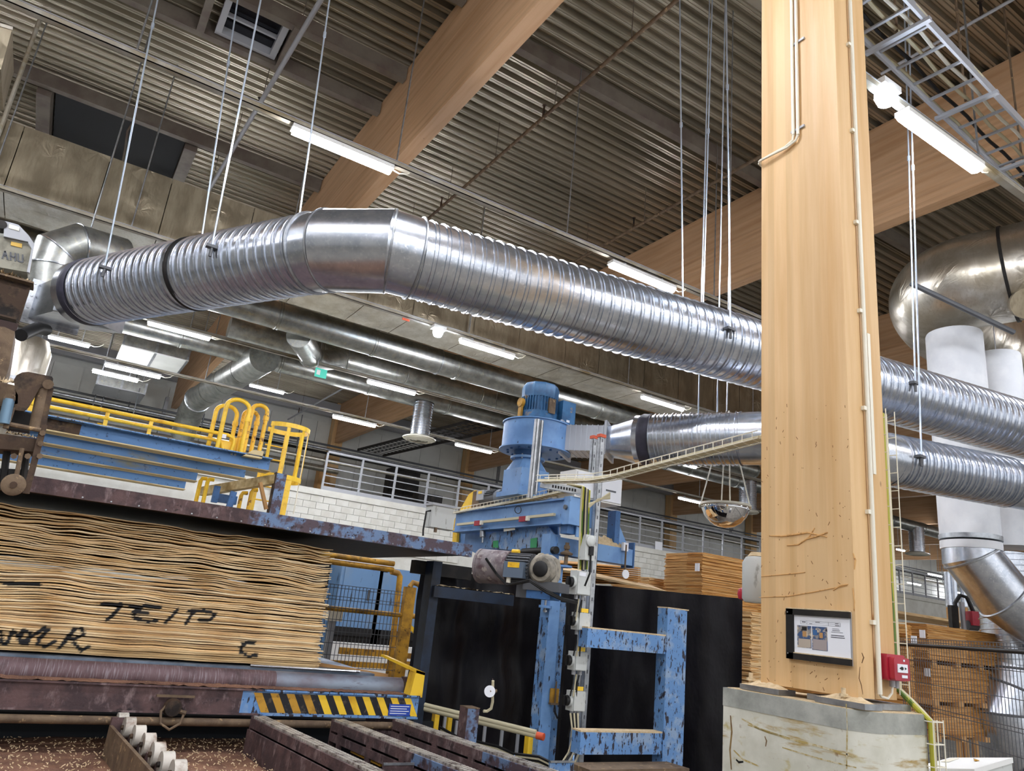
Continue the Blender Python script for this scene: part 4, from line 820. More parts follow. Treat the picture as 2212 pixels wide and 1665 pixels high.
# ================================================================= veneer pile on the roller table
SY = 6.23
br = UY(685, 1443, SY); tr_ = UY(712, 1186, SY); zb = br.z; SX = br.x
INKM = bpy.data.materials.new('veneer sheet'); INKM.use_nodes = True
def ink_mat(m, c1, c2, c3):
    nt = m.node_tree; N = nt.nodes; L = nt.links; b = N['Principled BSDF']; b.inputs['Roughness'].default_value = .75
    tc = N.new('ShaderNodeTexCoord'); mp = N.new('ShaderNodeMapping'); mp.inputs['Scale'].default_value = (1.2, 1, 60); L.new(tc.outputs['Object'], mp.inputs[0])
    nz = N.new('ShaderNodeTexNoise'); nz.inputs['Scale'].default_value = 3; nz.inputs['Detail'].default_value = 6; L.new(mp.outputs[0], nz.inputs[0])
    oi = N.new('ShaderNodeObjectInfo'); mr = N.new('ShaderNodeMapRange'); mr.inputs[1].default_value = .4; mr.inputs[2].default_value = .7; L.new(nz.outputs[0], mr.inputs[0])
    m0 = N.new('ShaderNodeMix'); m0.data_type = 'RGBA'; m0.inputs[6].default_value = lin(c1); m0.inputs[7].default_value = lin(c2); L.new(oi.outputs['Random'], m0.inputs[0])
    m1 = N.new('ShaderNodeMix'); m1.data_type = 'RGBA'; m1.inputs[7].default_value = lin(c3); L.new(m0.outputs[2], m1.inputs[6]); L.new(mr.outputs[0], m1.inputs[0])
    at = N.new('ShaderNodeAttribute'); at.attribute_name = 'ink'; m2 = N.new('ShaderNodeMix'); m2.data_type = 'RGBA'; m2.inputs[7].default_value = (.012, .012, .014, 1)
    L.new(at.outputs['Fac'], m2.inputs[0]); L.new(m1.outputs[2], m2.inputs[6]); L.new(m2.outputs[2], b.inputs['Base Color'])
ink_mat(INKM, 'fbe8c0', 'e6c288', 'b88a50')
def strokes(*ls): return [[UY(x, y, SY) for x, y in l] for l in ls]
INKS = strokes([(222, 1304), (260, 1304), (300, 1309)], [(262, 1306), (250, 1322), (232, 1338)], [(345, 1312), (312, 1308), (290, 1320), (290, 1334), (320, 1342), (340, 1340)], [(288, 1322), (318, 1324)], [(383, 1316), (372, 1330), (358, 1343)], [(420, 1318), (408, 1335), (402, 1346)], [(408, 1320), (440, 1318), (464, 1326), (455, 1338), (430, 1338)],
    [(550, 1387), (530, 1389), (520, 1396), (521, 1408), (535, 1417), (553, 1415)], [(524, 1390), (518, 1410)],
    [(-10, 1360), (2, 1366), (5, 1390), (14, 1390), (28, 1362), (38, 1372), (46, 1388), (60, 1388), (66, 1366), (50, 1362), (44, 1380), (60, 1390)], [(66, 1376), (95, 1356), (104, 1360), (86, 1378), (80, 1390), (98, 1396), (120, 1384)],
    [(128, 1400), (150, 1372), (160, 1358), (178, 1358), (180, 1370), (160, 1380), (145, 1376)], [(155, 1378), (165, 1394), (176, 1405), (192, 1396)], [(0, 1258), (40, 1261), (85, 1263)])
SEG = [(a, b) for l in INKS for a, b in zip(l[:-1], l[1:])]
def inked(x, z):
    for a, b in SEG:
        dx, dz_ = b.x - a.x, b.z - a.z; q = dx * dx + dz_ * dz_; t_ = 0 if q == 0 else max(0, min(1, ((x - a.x) * dx + (z - a.z) * dz_) / q))
        ex, ez = x - a.x - dx * t_, z - a.z - dz_ * t_
        if ex * ex + ez * ez < .0125 ** 2: return 1.0
    return 0.0
ORDW = ('lowest second third fourth fifth sixth seventh eighth ninth tenth eleventh twelfth thirteenth fourteenth fifteenth sixteenth seventeenth eighteenth nineteenth twentieth 21st 22nd 23rd 24th 25th 26th 27th 28th 29th 30th 31st').split()
NSH = 62; rnd = random.Random(11); SXL = -1.0; NX = 260
hh = (tr_.z - zb) / NSH
def ztop(u):                   # pile sags and splays towards the left, as in the photograph
    return 1.0
offs = [0.0] * (NX + 1)
cur = [zb + .05 * .0 for _ in range(NX + 1)]
for k in range(NSH):
    hf = hh * (1.0 + .25 * (rnd.random() - .5)); upper = k / NSH; xr = SX + .012 - upper * .05 + rnd.uniform(-.025, .025); m = M(); vs = []; ink = []
    jit = rnd.uniform(-.02, .012); th = hh * (.72 + .2 * rnd.random() - .3 * upper * rnd.random() - .08 * upper); ph = rnd.random() * 60
    for i in range(NX + 1):
        x = SXL + (xr - SXL) * i / NX; g = max(0.0, noise.noise(V((x * 2.2, k * .23, 3)))); amp = .25 + .75 * upper
        lift = hf * (1 + amp * 1.3 * noise.noise(V((x * 2.2, k * .9, 0))) + .55 * amp * noise.noise(V((x * 6, k * 1.7, 7))))
        cur[i] += max(hf * .35, lift)
    avg = sum(cur) / len(cur); goal = zb + (k + 1) * hh
    for i in range(NX + 1): cur[i] += (goal - cur[i]) * .12
    for i in range(NX + 1):
        x = SXL + (xr - SXL) * i / NX; z = cur[i]; y = SY + jit + .006 * noise.noise(V((x * 5, k * .7, 1)))
        thi = th * (1 if i < NX - 2 else .7)
        vs += [V((x, y, z - thi)), V((x, y, z)), V((x, y + 1.5, z)), V((x, y + 1.5, z - thi))]
        ink += [inked(x, z - thi), inked(x, z), 0, 0]
    fs = []
    for i in range(NX):
        a = i * 4; b = a + 4
        fs += [(a, b, b + 1, a + 1), (a + 1, b + 1, b + 2, a + 2), (a + 3, a, b, b + 3)[::-1]]
    e = NX * 4; fs += [(e, e + 3, e + 2, e + 1), (0, 1, 2, 3)]
    m.add(vs, fs)
    o = single('veneer_sheet', m, INKM, ('thin wavy veneer sheet, %s from the bottom of the tall inked pile' % ORDW[k] if k else 'lowest thin veneer sheet of the tall inked pile, next to the roller') if k < 31 else ('thin wavy veneer sheet, %s from the top of the tall inked pile' % ORDW[NSH - 1 - k] if k < NSH - 1 else 'topmost thin veneer sheet of the tall inked pile, under the platen'), 'veneer sheet', 'sheets of the inked veneer pile', ang=0)
    at = o.data.attributes.new('ink', 'FLOAT', 'POINT'); at.data.foreach_set('value', ink)
# ---------------------------------------------------------------- press platen above the pile
PY = 5.95; a = UY(111, 1024, PY); b = UY(1022, 1177, PY); c = UY(1022, 1201, PY)
t = thing('press_platen', 'long grimy steel press platen hanging level above the veneer pile', 'press', (1.6, PY, c.z)); zt1 = b.z; zb1 = c.z - .01
part('edge_beam', M().box((-1.2, PY, zb1), (UY(540, 1100, PY).x, PY + .06, zt1)), GRIME, t, ang=0); part('edge_beam', M().box((UY(540, 1100, PY).x, PY, zb1), (b.x, PY + .06, zt1)), GRIMEB, t, ang=0)
part('platen_plate', M().box((-1.2, PY + .02, zb1 + .012), (b.x, PY + 2.4, zb1 + .05)), DARK, t, ang=0); part('top_plate', M().box((-1.2, PY + .06, zt1 - .04), (b.x, PY + 2.4, zt1 - .01)), GRIME, t, ang=0)
for i in range(18): x = .2 + i * .18; part('rivet', M().lathe([(.008, 0), (.006, .004), (.001, .006)], (x, PY, zb1 + .012), (0, -1, 0), 6), ZINC, t)
a2 = UY(860, 1214, PY + .9); part('rear_beam', M().box((a2.x, PY + .5, a2.z - .1), (b.x + .3, PY + .6, a2.z + .02)), DARK, t, ang=0)
# ---------------------------------------------------------------- roller table
t = thing('roller_table', 'low steel roller table with a hazard striped side beam carrying the veneer pile', 'roller table', (1.2, 5.9, 0))
TY = 5.86; rc = UY(875, 1483, TY); rr_ = .112; ra = UY(875, 1462, TY).z; rb = UY(875, 1503, TY).z; rr_ = (ra - rb) / 2 * 1.12; zr = UY(400, 1468, TY).z
RLG = mat('grimy roller steel', '6b5558', .62, .25, [('8d8288', 16, .52, .66, (8, .5, .5)), ('463639', 5, .5, .68, W1)], bump=.1, bscale=30)
RLB = mat('worn roller steel', '8b97a6', .48, .35, [('6f6068', 2.2, .5, .66, (.6, 1, 1)), ('5a4b52', 12, .6, .7, (.3, 1, 1))], bump=.05, bscale=30)
part('roller', M().cyl((-1.2, TY + .1, zr), (1.75, TY + .1, zr), rr_, n=28), RLG, t); part('roller_end', M().cyl((1.75, TY + .1, zr), (rc.x, TY + .1, zr), rr_, n=28), RLB, t, 'cleaner blue grey end of the roller')
part('roller_shaft', M().cyl((rc.x, TY + .1, zr), (rc.x + .14, TY + .1, zr), .05, n=14), RUSTL, t)
HB = 5.72; h0 = UY(905, 1510, HB); h1 = UY(905, 1549, HB); hx = h0.x; zt2, zb2 = h0.z + .015, h1.z
part('side_beam', M().box((-1.2, HB, zb2), (UY(520, 1520, HB).x, HB + .16, zt2)), GRIME, t, ang=0); part('side_beam', M().box((UY(520, 1520, HB).x, HB, zb2), (hx, HB + .16, zt2)), BLUEC, t, ang=0)
for nm, z_ in (('top_flange', zt2), ('bottom_flange', zb2 - .012)): part(nm, M().box((-1.2, HB - .02, z_), (UY(560, 1520, HB).x, HB + .2, z_ + .012)), GRIME, t, ang=0); part(nm, M().box((UY(560, 1520, HB).x, HB - .02, z_), (hx, HB + .2, z_ + .012)), BLUEC, t, ang=0)
part('dust_line', M().grid(lambda u, v: V((-1.2 + (hx + 1.1) * u, HB - .015 + .2 * v, zt2 + .014 + .012 * abs(noise.noise(V((u * 60, v * 5, 0)))))), 120, 3), CHIPS, t, kind='stuff', ang=60)
xs = UY(545, 1512, HB).x; k = 0; x = xs; zt3, zb3 = zt2 - .012, zb2 + .006; hgt = zt3 - zb3
bm_ = mat('black stripe paint', '17161b', .5, 0, [('4a4038', 20, .58, .66, W1)])
while x < hx - .12:
    mt = (YELD if x < xs + .45 else YEL) if k % 2 == 0 else bm_; w = .0585
    part('hazard_stripe', M().prism([(x, HB - .003, zt3), (x + w, HB - .003, zt3), (x + w + .075, HB - .003, zb3), (x + .075, HB - .003, zb3)], (0, .002, 0)), mt, t, ang=0); x += w; k += 1
a = UY(841, 1520, HB - .006); b = UY(884, 1546, HB - .006); part('blue_plate', M().box((a.x, HB - .012, b.z), (b.x, HB - .006, a.z)), mat('blue tag plastic', '2747a8', .4), t, ang=0)
for j in range(4): part('tag_line', M().box((a.x + .012, HB - .0135, a.z - .018 - j * .017), (b.x - .012 - .02 * (j % 2), HB - .012, a.z - .013 - j * .017)), PAPER, t, ang=0)
m = M().prism([(hx - .09, HB - .01, zt2), (hx + .02, HB - .01, zt2), (hx + .02, HB - .01, zt2 + .185), (hx - .06, HB - .01, zt2 + .2)], (0, .12, 0)).prism([(hx - .06, HB - .01, zt2 + .2), (hx + .02, HB - .01, zt2 + .185), (hx - .1, HB + .5, zt2 + .26), (hx - .16, HB + .5, zt2 + .27)], (0, 0, -.02)); part('end_guard', m, YEL, t, ang=0)
part('bearing_block', M().box((rc.x + .05, TY + .0, zr - .1), (rc.x + .12, TY + .2, zr + .08)), GRIME, t, ang=0)
pt = zr + rr_ * .72; part('deck_plate', M().box((-1.2, TY + .3, pt), (rc.x - .15, TY + 2.2, pt + .02)), mat('worn deck steel', '8d9cae', .4, .5, [('6c7a8b', 4, .4, .6, W1)]), t, ang=0)
part('deck_bar', M().cyl((1.6, TY + .26, pt + .035), (rc.x - .3, TY + .26, pt + .035), .012, n=8), GALV, t); part('deck_edge', M().bar((1.95, TY + .9, pt + .05), (rc.x, TY + .36, pt + .0), .02, .04), TIMB, t, ang=0)
part('cable_pipe', M().cyl((-1.2, HB - .03, zb2 - .06), (hx - .03, HB - .03, zb2 - .06), .026, n=10), RUSTL, t)
part('lower_beam', M().box((-1.2, HB + .25, zb2 - .5), (hx - .1, HB + .3, zb2 - .28)), BLUED, t, ang=0)
part('leg', M().box((hx - .3, HB + .1, 0), (hx - .14, HB + .3, zb2)), GRIME, t, ang=0); part('leg', M().box((-.9, HB + .1, 0), (-.75, HB + .3, zb2)), GRIME, t, ang=0)
p = UY(372, 1528, HB - .04); t = thing('limit_switch', 'dirty limit switch with a looped cable on the roller table side', 'switch', p)
part('cover', M().box(p + V((-.11, -.0, .062)), p + V((.13, .03, .075))), RUSTL, t, ang=0); part('body', M().lathe([(.0, -.05), (.05, -.045), (.06, 0), (.045, .04), (.0, .05)], p, (0, 1, 0), 14), RUST, t); part('plunger', M().cyl(p + V((.04, 0, -.02)), p + V((.09, -.02, -.03)), .014, n=8), RUSTL, t)
part('cable', M().tube([p + V((-.03, -.02, .03)), p + V((-.07, -.03, -.02)), p + V((-.06, -.05, -.09)), p + V((0, -.06, -.125)), p + V((.06, -.05, -.09)), p + V((.075, -.03, -.04))], .009, 8), RUSTL, t)
# ---------------------------------------------------------------- dirty deck with chips
DZ_ = .62
single('walkway_plate', M().grid(lambda u, v: V((-1.5 + 3.25 * u, 6.2 - 3.6 * v, DZ_ + .02 * noise.noise(V((u * 9, v * 9, 0))))), 30, 30), CHIPS, 'brown chip littered deck plate in the lower left corner', 'deck', ang=60)
m = M(); rr = random.Random(5)
for i in range(1600):
    p = V((rr.uniform(-.6, 1.7), rr.uniform(4.6, 6.1), DZ_ + .022)); an = rr.random() * PI; l = rr.uniform(.003, .011); m.obox(p, (math.cos(an) * l, math.sin(an) * l, .004 * rr.random()), (-math.sin(an) * .0025, math.cos(an) * .0025, 0), (0, 0, .0015))
single('wood_chips', m, DUST, 'scattered pale wood chips on the brown deck', 'chips', kind='stuff', ang=0)
single('base_girder', M().box((-1.5, 6.4, .1), (3.4, 6.5, .74)).box((-1.5, 6.5, .0), (-1.4, 6.6, .3)).box((3.2, 6.5, .0), (3.3, 6.6, .3)), mat('dark navy steel', '10161d', .7), 'dark blue lower frame deep in shadow under the roller table', 'frame', ang=0)
# ---------------------------------------------------------------- toothed roller rail
CZ = .8
a = UZ(240, 1566, CZ); b = UZ(352, 1690, CZ); ax = (b - a).normalized()
t = thing('wheel_rail', 'brown steel rail with a row of pale wheels, lower left', 'rail', V((a.x, a.y, CZ - .2)))
sd = V((-ax.y, ax.x, 0)); 
if sd.x < 0: sd = -sd
part('side_plate', M().bar(a + V((0, 0, -.09)), b + ax * 1.2 + V((0, 0, -.09)), .02, .18), RUSTL, t, ang=0); part('side_plate', M().bar(a + sd * .1 + V((0, 0, -.1)), b + sd * .1 + ax * 1.2 + V((0, 0, -.1)), .02, .14), GRIME, t, ang=0)
part('end_plate', M().bar(a - ax * .03 + V((0, 0, -.06)), a + sd * .12 - ax * .03 + V((0, 0, -.06)), .04, .2), GRIME, t, ang=0)
WHM = mat('worn pale wheel', 'c9c3b8', .5, .1, [('8c7666', 9, .5, .65, W1)])
for i, (px, py) in enumerate(((244, 1553), (259, 1563), (279, 1582), (299, 1600), (318, 1621), (336, 1643), (360, 1662), (384, 1690))):
    p = UZ(px, py + 8, CZ) + sd * .05; w_ = part('wheel', M().cyl(p - sd * .03 + V((0, 0, -.0)), p + sd * .03, .062, n=18), WHM, t); part('axle', M().cyl(p - sd * .045, p + sd * .05, .014, n=8), RUST, w_)
# ---------------------------------------------------------------- three chain conveyors
LINKM = mat('worn conveyor chain', 'd2ccc2', .35, .5, [('7a6c66', 14, .5, .65, W1)])
def chain(p1, p2, z, px_plate, lb, fm, fm2):
    a = UZ(p1[0], p1[1], z); b = UZ(p2[0], p2[1], z); ax = (b - a).normalized(); b = b + ax * 1.0; sd = V((ax.y, -ax.x, 0)).normalized()
    if sd.x < 0: sd = -sd
    t = thing('chain_conveyor', lb, 'conveyor', V((a.x, a.y, z - .3)))
    L = (b - a).length
    part('chain_track', M().bar(a + sd * .055 + V((0, 0, -.03)), b + sd * .055 + V((0, 0, -.03)), .11, .035), GRIME, t, ang=0)
    h_ = a.lerp(b, .42)
    part('side_plate', M().bar(a + V((0, 0, -.04)), h_ + V((0, 0, -.04)), .012, .06), fm, t, ang=0); part('side_plate', M().bar(h_ + V((0, 0, -.04)), b + V((0, 0, -.04)), .012, .06), fm2, t, ang=0)
    part('side_plate', M().bar(a + sd * .11 + V((0, 0, -.05)), b + sd * .11 + V((0, 0, -.05)), .012, .08), GRIME, t, ang=0)
    m = M(); i = 0; s = 0
    while s < L - .02:
        for q in (.025, .055, .085): p = a + ax * (s + (.0 if q != .055 else .016)) + sd * q; m.obox(p + V((0, 0, -.006)), ax * .011, sd * .0115, (0, 0, .009))
        s += .032
    part('chain_links', m, LINKM, t, kind='stuff', ang=0)
    part('shade_panel', M().bar(a + sd * .06 + V((0, 0, -.25)), b + sd * .06 + V((0, 0, -.25)), .02, .36), BLACK, t, ang=0)  # added black plate standing in for the deep shade inside the frame
    part('end_plate', M().bar(a - ax * .01 + V((0, 0, -.12)), a + sd * .1 - ax * .01 + V((0, 0, -.12)), .02, .24), GRIME, t, ang=0)
    return t, a, b, ax, sd, L
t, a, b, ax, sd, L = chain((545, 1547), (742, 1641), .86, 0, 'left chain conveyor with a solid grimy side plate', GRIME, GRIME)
part('skirt_plate', M().bar(a + V((0, 0, -.2)) - sd * .012, b + V((0, 0, -.2)) - sd * .012, .014, .24), GRIME, t, ang=0); part('skirt_patch', M().bar(a + ax * 1.3 - sd * .021 + V((0, 0, -.19)), b - sd * .021 + V((0, 0, -.19)), .004, .2), BLUEC, t, ang=0)
def web(t, a, b, ax, sd, L, fm, z0=.1):
    for i in range(7):
        p = a + ax * (.15 + i * L / 6.2); part('web_post', M().bar(p + V((0, 0, -.06)), p + V((0, 0, -.36)), .06, .015, sd), fm if i < 3 else BLUEC, t, ang=0)
    part('lower_rail', M().bar(a + V((0, 0, -.112)), b + V((0, 0, -.112)), .02, .05), GRIME, t, ang=0); part('lower_rail', M().bar(a + V((0, 0, -.36)) , b + V((0, 0, -.36)), .02, .06), BLUEC, t, ang=0)
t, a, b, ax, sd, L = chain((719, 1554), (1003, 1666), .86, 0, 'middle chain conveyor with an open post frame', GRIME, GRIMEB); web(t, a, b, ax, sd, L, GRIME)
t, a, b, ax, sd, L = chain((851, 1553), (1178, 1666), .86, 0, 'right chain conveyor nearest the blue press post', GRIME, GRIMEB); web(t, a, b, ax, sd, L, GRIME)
def uplate(px, py, lb, mt):
    p = UZ(px, py, .8); t = thing('guide_bracket', lb, 'bracket', p); q = V((1, 0, 0)); part('plate', M().prism([p, p + q * .2, p + q * .25 + V((0, .06, .03)), p + q * .245 + V((0, .065, .03)), p + q * .195 + V((0, .012, 0)), p + V((0, .012, 0))], (0, 0, -.16)), mt, t, ang=0)
    part('lip', M().bar(p + V((0, -.0, 0)), p + q * .2, .014, .012), ZINC, t, ang=0)
uplate(828, 1650, 'bent steel guide bracket between the left and middle chain conveyors', GRIME); uplate(1052, 1646, 'bent steel guide bracket on the right chain conveyor', GRIMEB); uplate(1188, 1645, 'bent steel guide bracket at the foot of the blue press post', BLUEC)
single('brown_angle', M().bar(UZ(765, 1618, .72), UZ(830, 1648, .72), .05, .04), YELD, 'short dirty yellow angle bar between the chain conveyors', 'bar', ang=0)
# stub post, pipes, mirror on a bent tube, yellow posts
p = UZ(1000, 1640, .7); a = UZ(1008, 1600, .8); PXs = U(1008, 1560, 5.5); zt4 = ZAT(PXs.x, PXs.y, 1530)
t = thing('stub_post', 'short square steel post with brown grime and blue paint between the conveyors', 'post', (PXs.x, PXs.y, .3)); part('shaft', M().box((PXs.x, PXs.y, .3), (PXs.x + .1, PXs.y + .12, zt4)), GRIMEB, t, ang=0); part('cap', M().box((PXs.x - .003, PXs.y - .003, zt4), (PXs.x + .103, PXs.y + .123, zt4 + .006)), RUSTL, t, ang=0)
part('grime_face', M().box((PXs.x - .003, PXs.y, .3), (PXs.x - .0005, PXs.y + .12, zt4)), GRIME, t, ang=0)
for (x0, y0, x1, y1, r, lb) in ((918, 1522, 1158, 1581, .018, 'upper pale pipe running behind the stub post to the press'), (918, 1530, 1160, 1588, .024, 'lower pale pipe with an orange end cap behind the stub post')):
    a = U(x0, y0, 6.4); b = U(x1, y1, 5.9); t = thing('pipe', lb, 'pipe', a); part('tube', M().cyl(a, b, r, n=10), CABLE, t)
    if r > .02: part('end_cap', M().cyl(b, b + (b - a).normalized() * .06, r * 1.2, n=10), ORANGE, t)
a = U(1052, 1536, 5.6); t = thing('reflector', 'small round white reflector on a bent pale tube in front of the black curtain', 'reflector', a)
part('tube', M().tube([a + V((-.03, 0, 0)), a, U(1061, 1530, 5.6), U(1064, 1515, 5.6), U(1064, 1500, 5.6), U(1065, 1470, 5.6)], .011, 8), CABLE, t); p = U(1058, 1493, 5.58); part('disc', M().cyl(p, p + (EYE - p).normalized() * .008, .042, n=20), PAPER, t); part('stem', M().cyl(p, U(1073, 1492, 5.6), .012, n=8), RUSTL, t)
part('bracket', M().box(U(1062, 1485, 5.6), U(1068, 1466, 5.6) + V((0, .02, 0))), GRIME, t, ang=0)
for px, py0, py1, w, d, lb in ((942, 1542, 1570, 11, 6.6, 'short yellow post just right of the hazard stripes'), (970, 1548, 1580, 10, 6.9, 'second short yellow post behind the pale pipes'), (1145, 1590, 1625, 14, 6.3, 'short yellow post left of the foot of the blue press')):
    p = U(px, py1, d); single('yellow_post', M().box((p.x - w / 2 * d / FPX, p.y, .1), (p.x + w / 2 * d / FPX, p.y + .06, ZAT(p.x, p.y, py0))), YEL, lb, 'post', ang=0)
for k, px in enumerate((958, 985, 1047, 1085, 1120)):
    p = U(px, 1590, 6.7); single('fence_upright', M().box((p.x - .012, p.y, .1), (p.x + .012, p.y + .02, ZAT(p.x, p.y, 1548 + k * 9))), GREYP, 'thin grey upright, %s from the left in the low fence behind the pale pipes' % ('first', 'second', 'third', 'fourth', 'fifth')[k], 'upright', 'low fence uprights', ang=0)
for k in range(4):
    pts = [U(950 + k * 3, 1570 + k * 5, 6.2), U(985, 1590 + k * 4, 6.1), U(1040, 1604 + k * 4, 6.0), U(1075, 1612 + k * 5, 5.9), U(1110, 1628 + k * 4, 5.8), U(1165, 1634 + k * 5, 5.6), U(1200, 1652 + k * 4, 5.5)]
    single('loose_cable', M().tube(pts, .011, 6), CABLE if k % 2 else BLACK, ('%s dusty cable sagging over the floor behind the right chain conveyor' % ('topmost', 'second', 'third', 'lowest')[k]), 'cable')
# ================================================================= blue press gantry
g0 = U(1180, 1400, 6.5); GX, GY_ = g0.x, g0.y
zc = ZAT(GX, GY_, 1152)
t = thing('press_gantry', 'blue steel press gantry with post, long top beam and cross beam under the fan', 'gantry', (GX, GY_, 0))
W = .12
zj = ZAT(GX, GY_, 1222)
part('post', M().box((GX, GY_, 0), (GX + W * .95, GY_ + .14, zj)), BLUEM2 if 'BLUEM2' in globals() else BLUE, t, ang=0); part('chipped_face', M().box((GX - .004, GY_ - .0, .2), (GX, GY_ + .14, zj - .45)), BLUEC, t, ang=0)
part('post', M().box((GX + W, GY_ + .05, 0), (GX + W + .1, GY_ + .22, ZAT(GX + W, GY_, 1300))), BLUEC, t, ang=0)
part('top_plate', M().box((GX - .02, GY_ - .04, zj), (GX + W + .06, GY_ + .16, zj + .018)), BLUE, t, ang=0)
zc0 = zj + .02
part('upper_post', M().box((GX - .01, GY_ + .06, zj + .02), (GX + .1, GY_ + .2, zc)), BLUE, t, ang=0)
# cross beam towards the right
cr = UY(1365, 1180, GY_ + .06).x; cz0 = ZAT(GX + .2, GY_ + .06, 1200); cz1 = zc
part('cross_beam', M().box((GX + .06, GY_ + .04, cz0), (cr, GY_ + .2, cz1 - .02)), BLUE, t, ang=0); part('beam_end', M().box((cr, GY_ + .03, cz0 - .02), (cr + .015, GY_ + .21, cz1 + .05)), BLUED, t, ang=0)
part('chip_heap', M().grid(lambda u, v: V((GX + .35 + .62 * u, GY_ + .04 + .16 * v, cz1 - .02 + .1 * math.sin(PI * u) * math.sin(PI * v) * (.6 + .8 * abs(noise.noise(V((u * 9, v * 9, 2))))))), 24, 8), DUST, t, kind='stuff', ang=60)
# long top beam along the hall
n0 = UX(1218, 1100, GX); n1 = UX(982, 1138, GX); zt5 = ZAT(GX, n0.y, 1080); zb5 = ZAT(GX, n0.y, 1128)
part('top_beam', M().box((GX, n0.y, zb5), (GX + .1, n1.y, zt5)), BLUE, t, ang=0); part('flange', M().box((GX - .03, n0.y - .01, zt5), (GX + .14, n1.y, zt5 + .015)), BLUE, t, ang=0); part('flange', M().box((GX - .02, n0.y, zb5 - .015), (GX + .12, n1.y, zb5)), BLUE, t, ang=0)
part('dust', M().grid(lambda u, v: V((GX - .03 + .17 * u, n0.y + (n1.y - n0.y) * v, zt5 + .016 + .015 * abs(noise.noise(V((u * 4, v * 30, 5)))))), 4, 50), DUST, t, kind='stuff', ang=60)
part('end_box', M().box((GX - .01, n0.y - .1, zb5 - .02), (GX + .26, n0.y - .002, zt5 + .03)), BLUE, t, ang=0); part('pivot_bolt', M().cyl((GX - .03, n0.y - .05, zt5 - .07), (GX - .011, n0.y - .05, zt5 - .07), .022, n=12), GREYD, t)
part('gusset', M().prism([(GX + .1, n0.y - .08, zb5 - .02), (GX + .3, n0.y - .08, cz1 - .02), (GX + .1, n0.y - .08, cz1 - .02)], (0, .015, 0)), BLUE, t, ang=0)
part('hanging_leg', M().box((GX + .02, n0.y - .05, cz1), (GX + .12, n0.y + .06, zb5)), BLUED, t, ang=0)
a = UY(1338, 1105, GY_ + .1); part('bracket_post', M().box((a.x - .06, GY_ + .08, cz1), (a.x, GY_ + .2, a.z + .0)), BLUED, t, ang=0); part('gusset', M().prism([(a.x, GY_ + .1, cz1 + .22), (a.x + .14, GY_ + .1, cz1), (a.x, GY_ + .1, cz1)], (0, .015, 0)), BLUE, t, ang=0)
# hood panel under the top beam
p = [UX(x, y, GX + .12) for x, y in ((985, 1150), (1212, 1118), (1200, 1196), (985, 1168))]
part('hood_panel', M().prism([UX(x, y, GX + .15) for x, y in ((990, 1150), (1205, 1128), (1205, 1198), (1030, 1196), (990, 1176))], (.02, 0, 0)), BLUE, t, ang=0)
part('front_flap', M().prism([UX(x, y, GX + .06) for x, y in ((1062, 1150), (1182, 1134), (1200, 1158), (1200, 1198), (1046, 1182))], (.015, 0, 0)), BLUEC, t, ang=0)
part('inner_beam', M().prism([UX(x, y, GX + .03) for x, y in ((1040, 1140), (1200, 1122), (1200, 1128), (1040, 1148))], (.015, 0, 0)), BLUED, t, ang=0)
for q in (((1065, 1168), (1076, 1167), (1076, 1183), (1065, 1182)), ((1146, 1163), (1160, 1161), (1159, 1186), (1145, 1185))): part('green_sticker', M().prism([UX(x, y, GX + .055) for x, y in q], (.003, 0, 0)), GREEN, t, ang=0)
part('yellow_edge', M().prism([UX(x, y, GX + .1) for x, y in ((979, 1141), (988, 1141), (986, 1170), (977, 1170))], (.03, 0, 0)), YEL, t, ang=0)
part('label_plate', M().prism([UX(x, y, GX - .0) for x, y in ((1088, 1138), (1112, 1134), (1112, 1144), (1088, 1148))], (.005, 0, 0)), CREAM, t, ang=0)
part('air_cylinder', M().cyl(UX(1043, 1140, GX + .02), UX(1043, 1160, GX + .02), .032, n=12).cyl(UX(1043, 1160, GX + .02), UX(1042, 1172, GX + .02), .012, n=8), ZINC, t)
part('sensor_rail', M().bar(UX(988, 1133, GX - .035), UX(1198, 1111, GX - .035), .025, .025), CABLE, t, ang=0)
for q in ((1032, 1130), (1130, 1121)): p = UX(q[0], q[1], GX - .06); part('reed_switch', M().box(p - V((.015, .055, .026)), p + V((.015, .055, .026))), RED, t, ang=0); part('switch_plug', M().box(p + V((-.012, -.1, -.02)), p + V((.012, -.058, .024))), CREAM, t, ang=0)
part('wire_loop', M().tube([UX(1119 + 7 * math.cos(i * .6), 1101 + 8 * math.sin(i * .6), GX - .035) for i in range(12)], .004, 5), BLACK, t)
part('dark_roll', M().cyl(UX(1130, 1192, GX + .03), UX(1202, 1188, GX + .03), .035, n=14), BLACK, t); part('lower_beam', M().box((UY(935, 1300, GY_ + .6).x, GY_ + .6, ZAT(UY(1060, 1290, GY_ + .6).x, GY_ + .6, 1303)), (GX, GY_ + .72, ZAT(UY(1060, 1290, GY_ + .6).x, GY_ + .6, 1280))), NAVY, t, ang=0)
zq = ZAT(UY(1060, 1290, GY_ + .6).x, GY_ + .6, 1280); part('ledge_dust', M().grid(lambda u, v: V((UY(940, 1300, GY_ + .6).x + (GX - UY(940, 1300, GY_ + .6).x) * u, GY_ + .6 + .12 * v, zq + .004 + .03 * abs(noise.noise(V((u * 14, v * 3, 1)))))), 40, 4), DUST, t, kind='stuff', ang=60)
part('diagonal_rear_post', M().box((UY(925, 1300, GY_ + .7).x - .02, GY_ + .65, 0), (UY(940, 1300, GY_ + .7).x, GY_ + .8, zq + .22)), NAVY, t, ang=0)
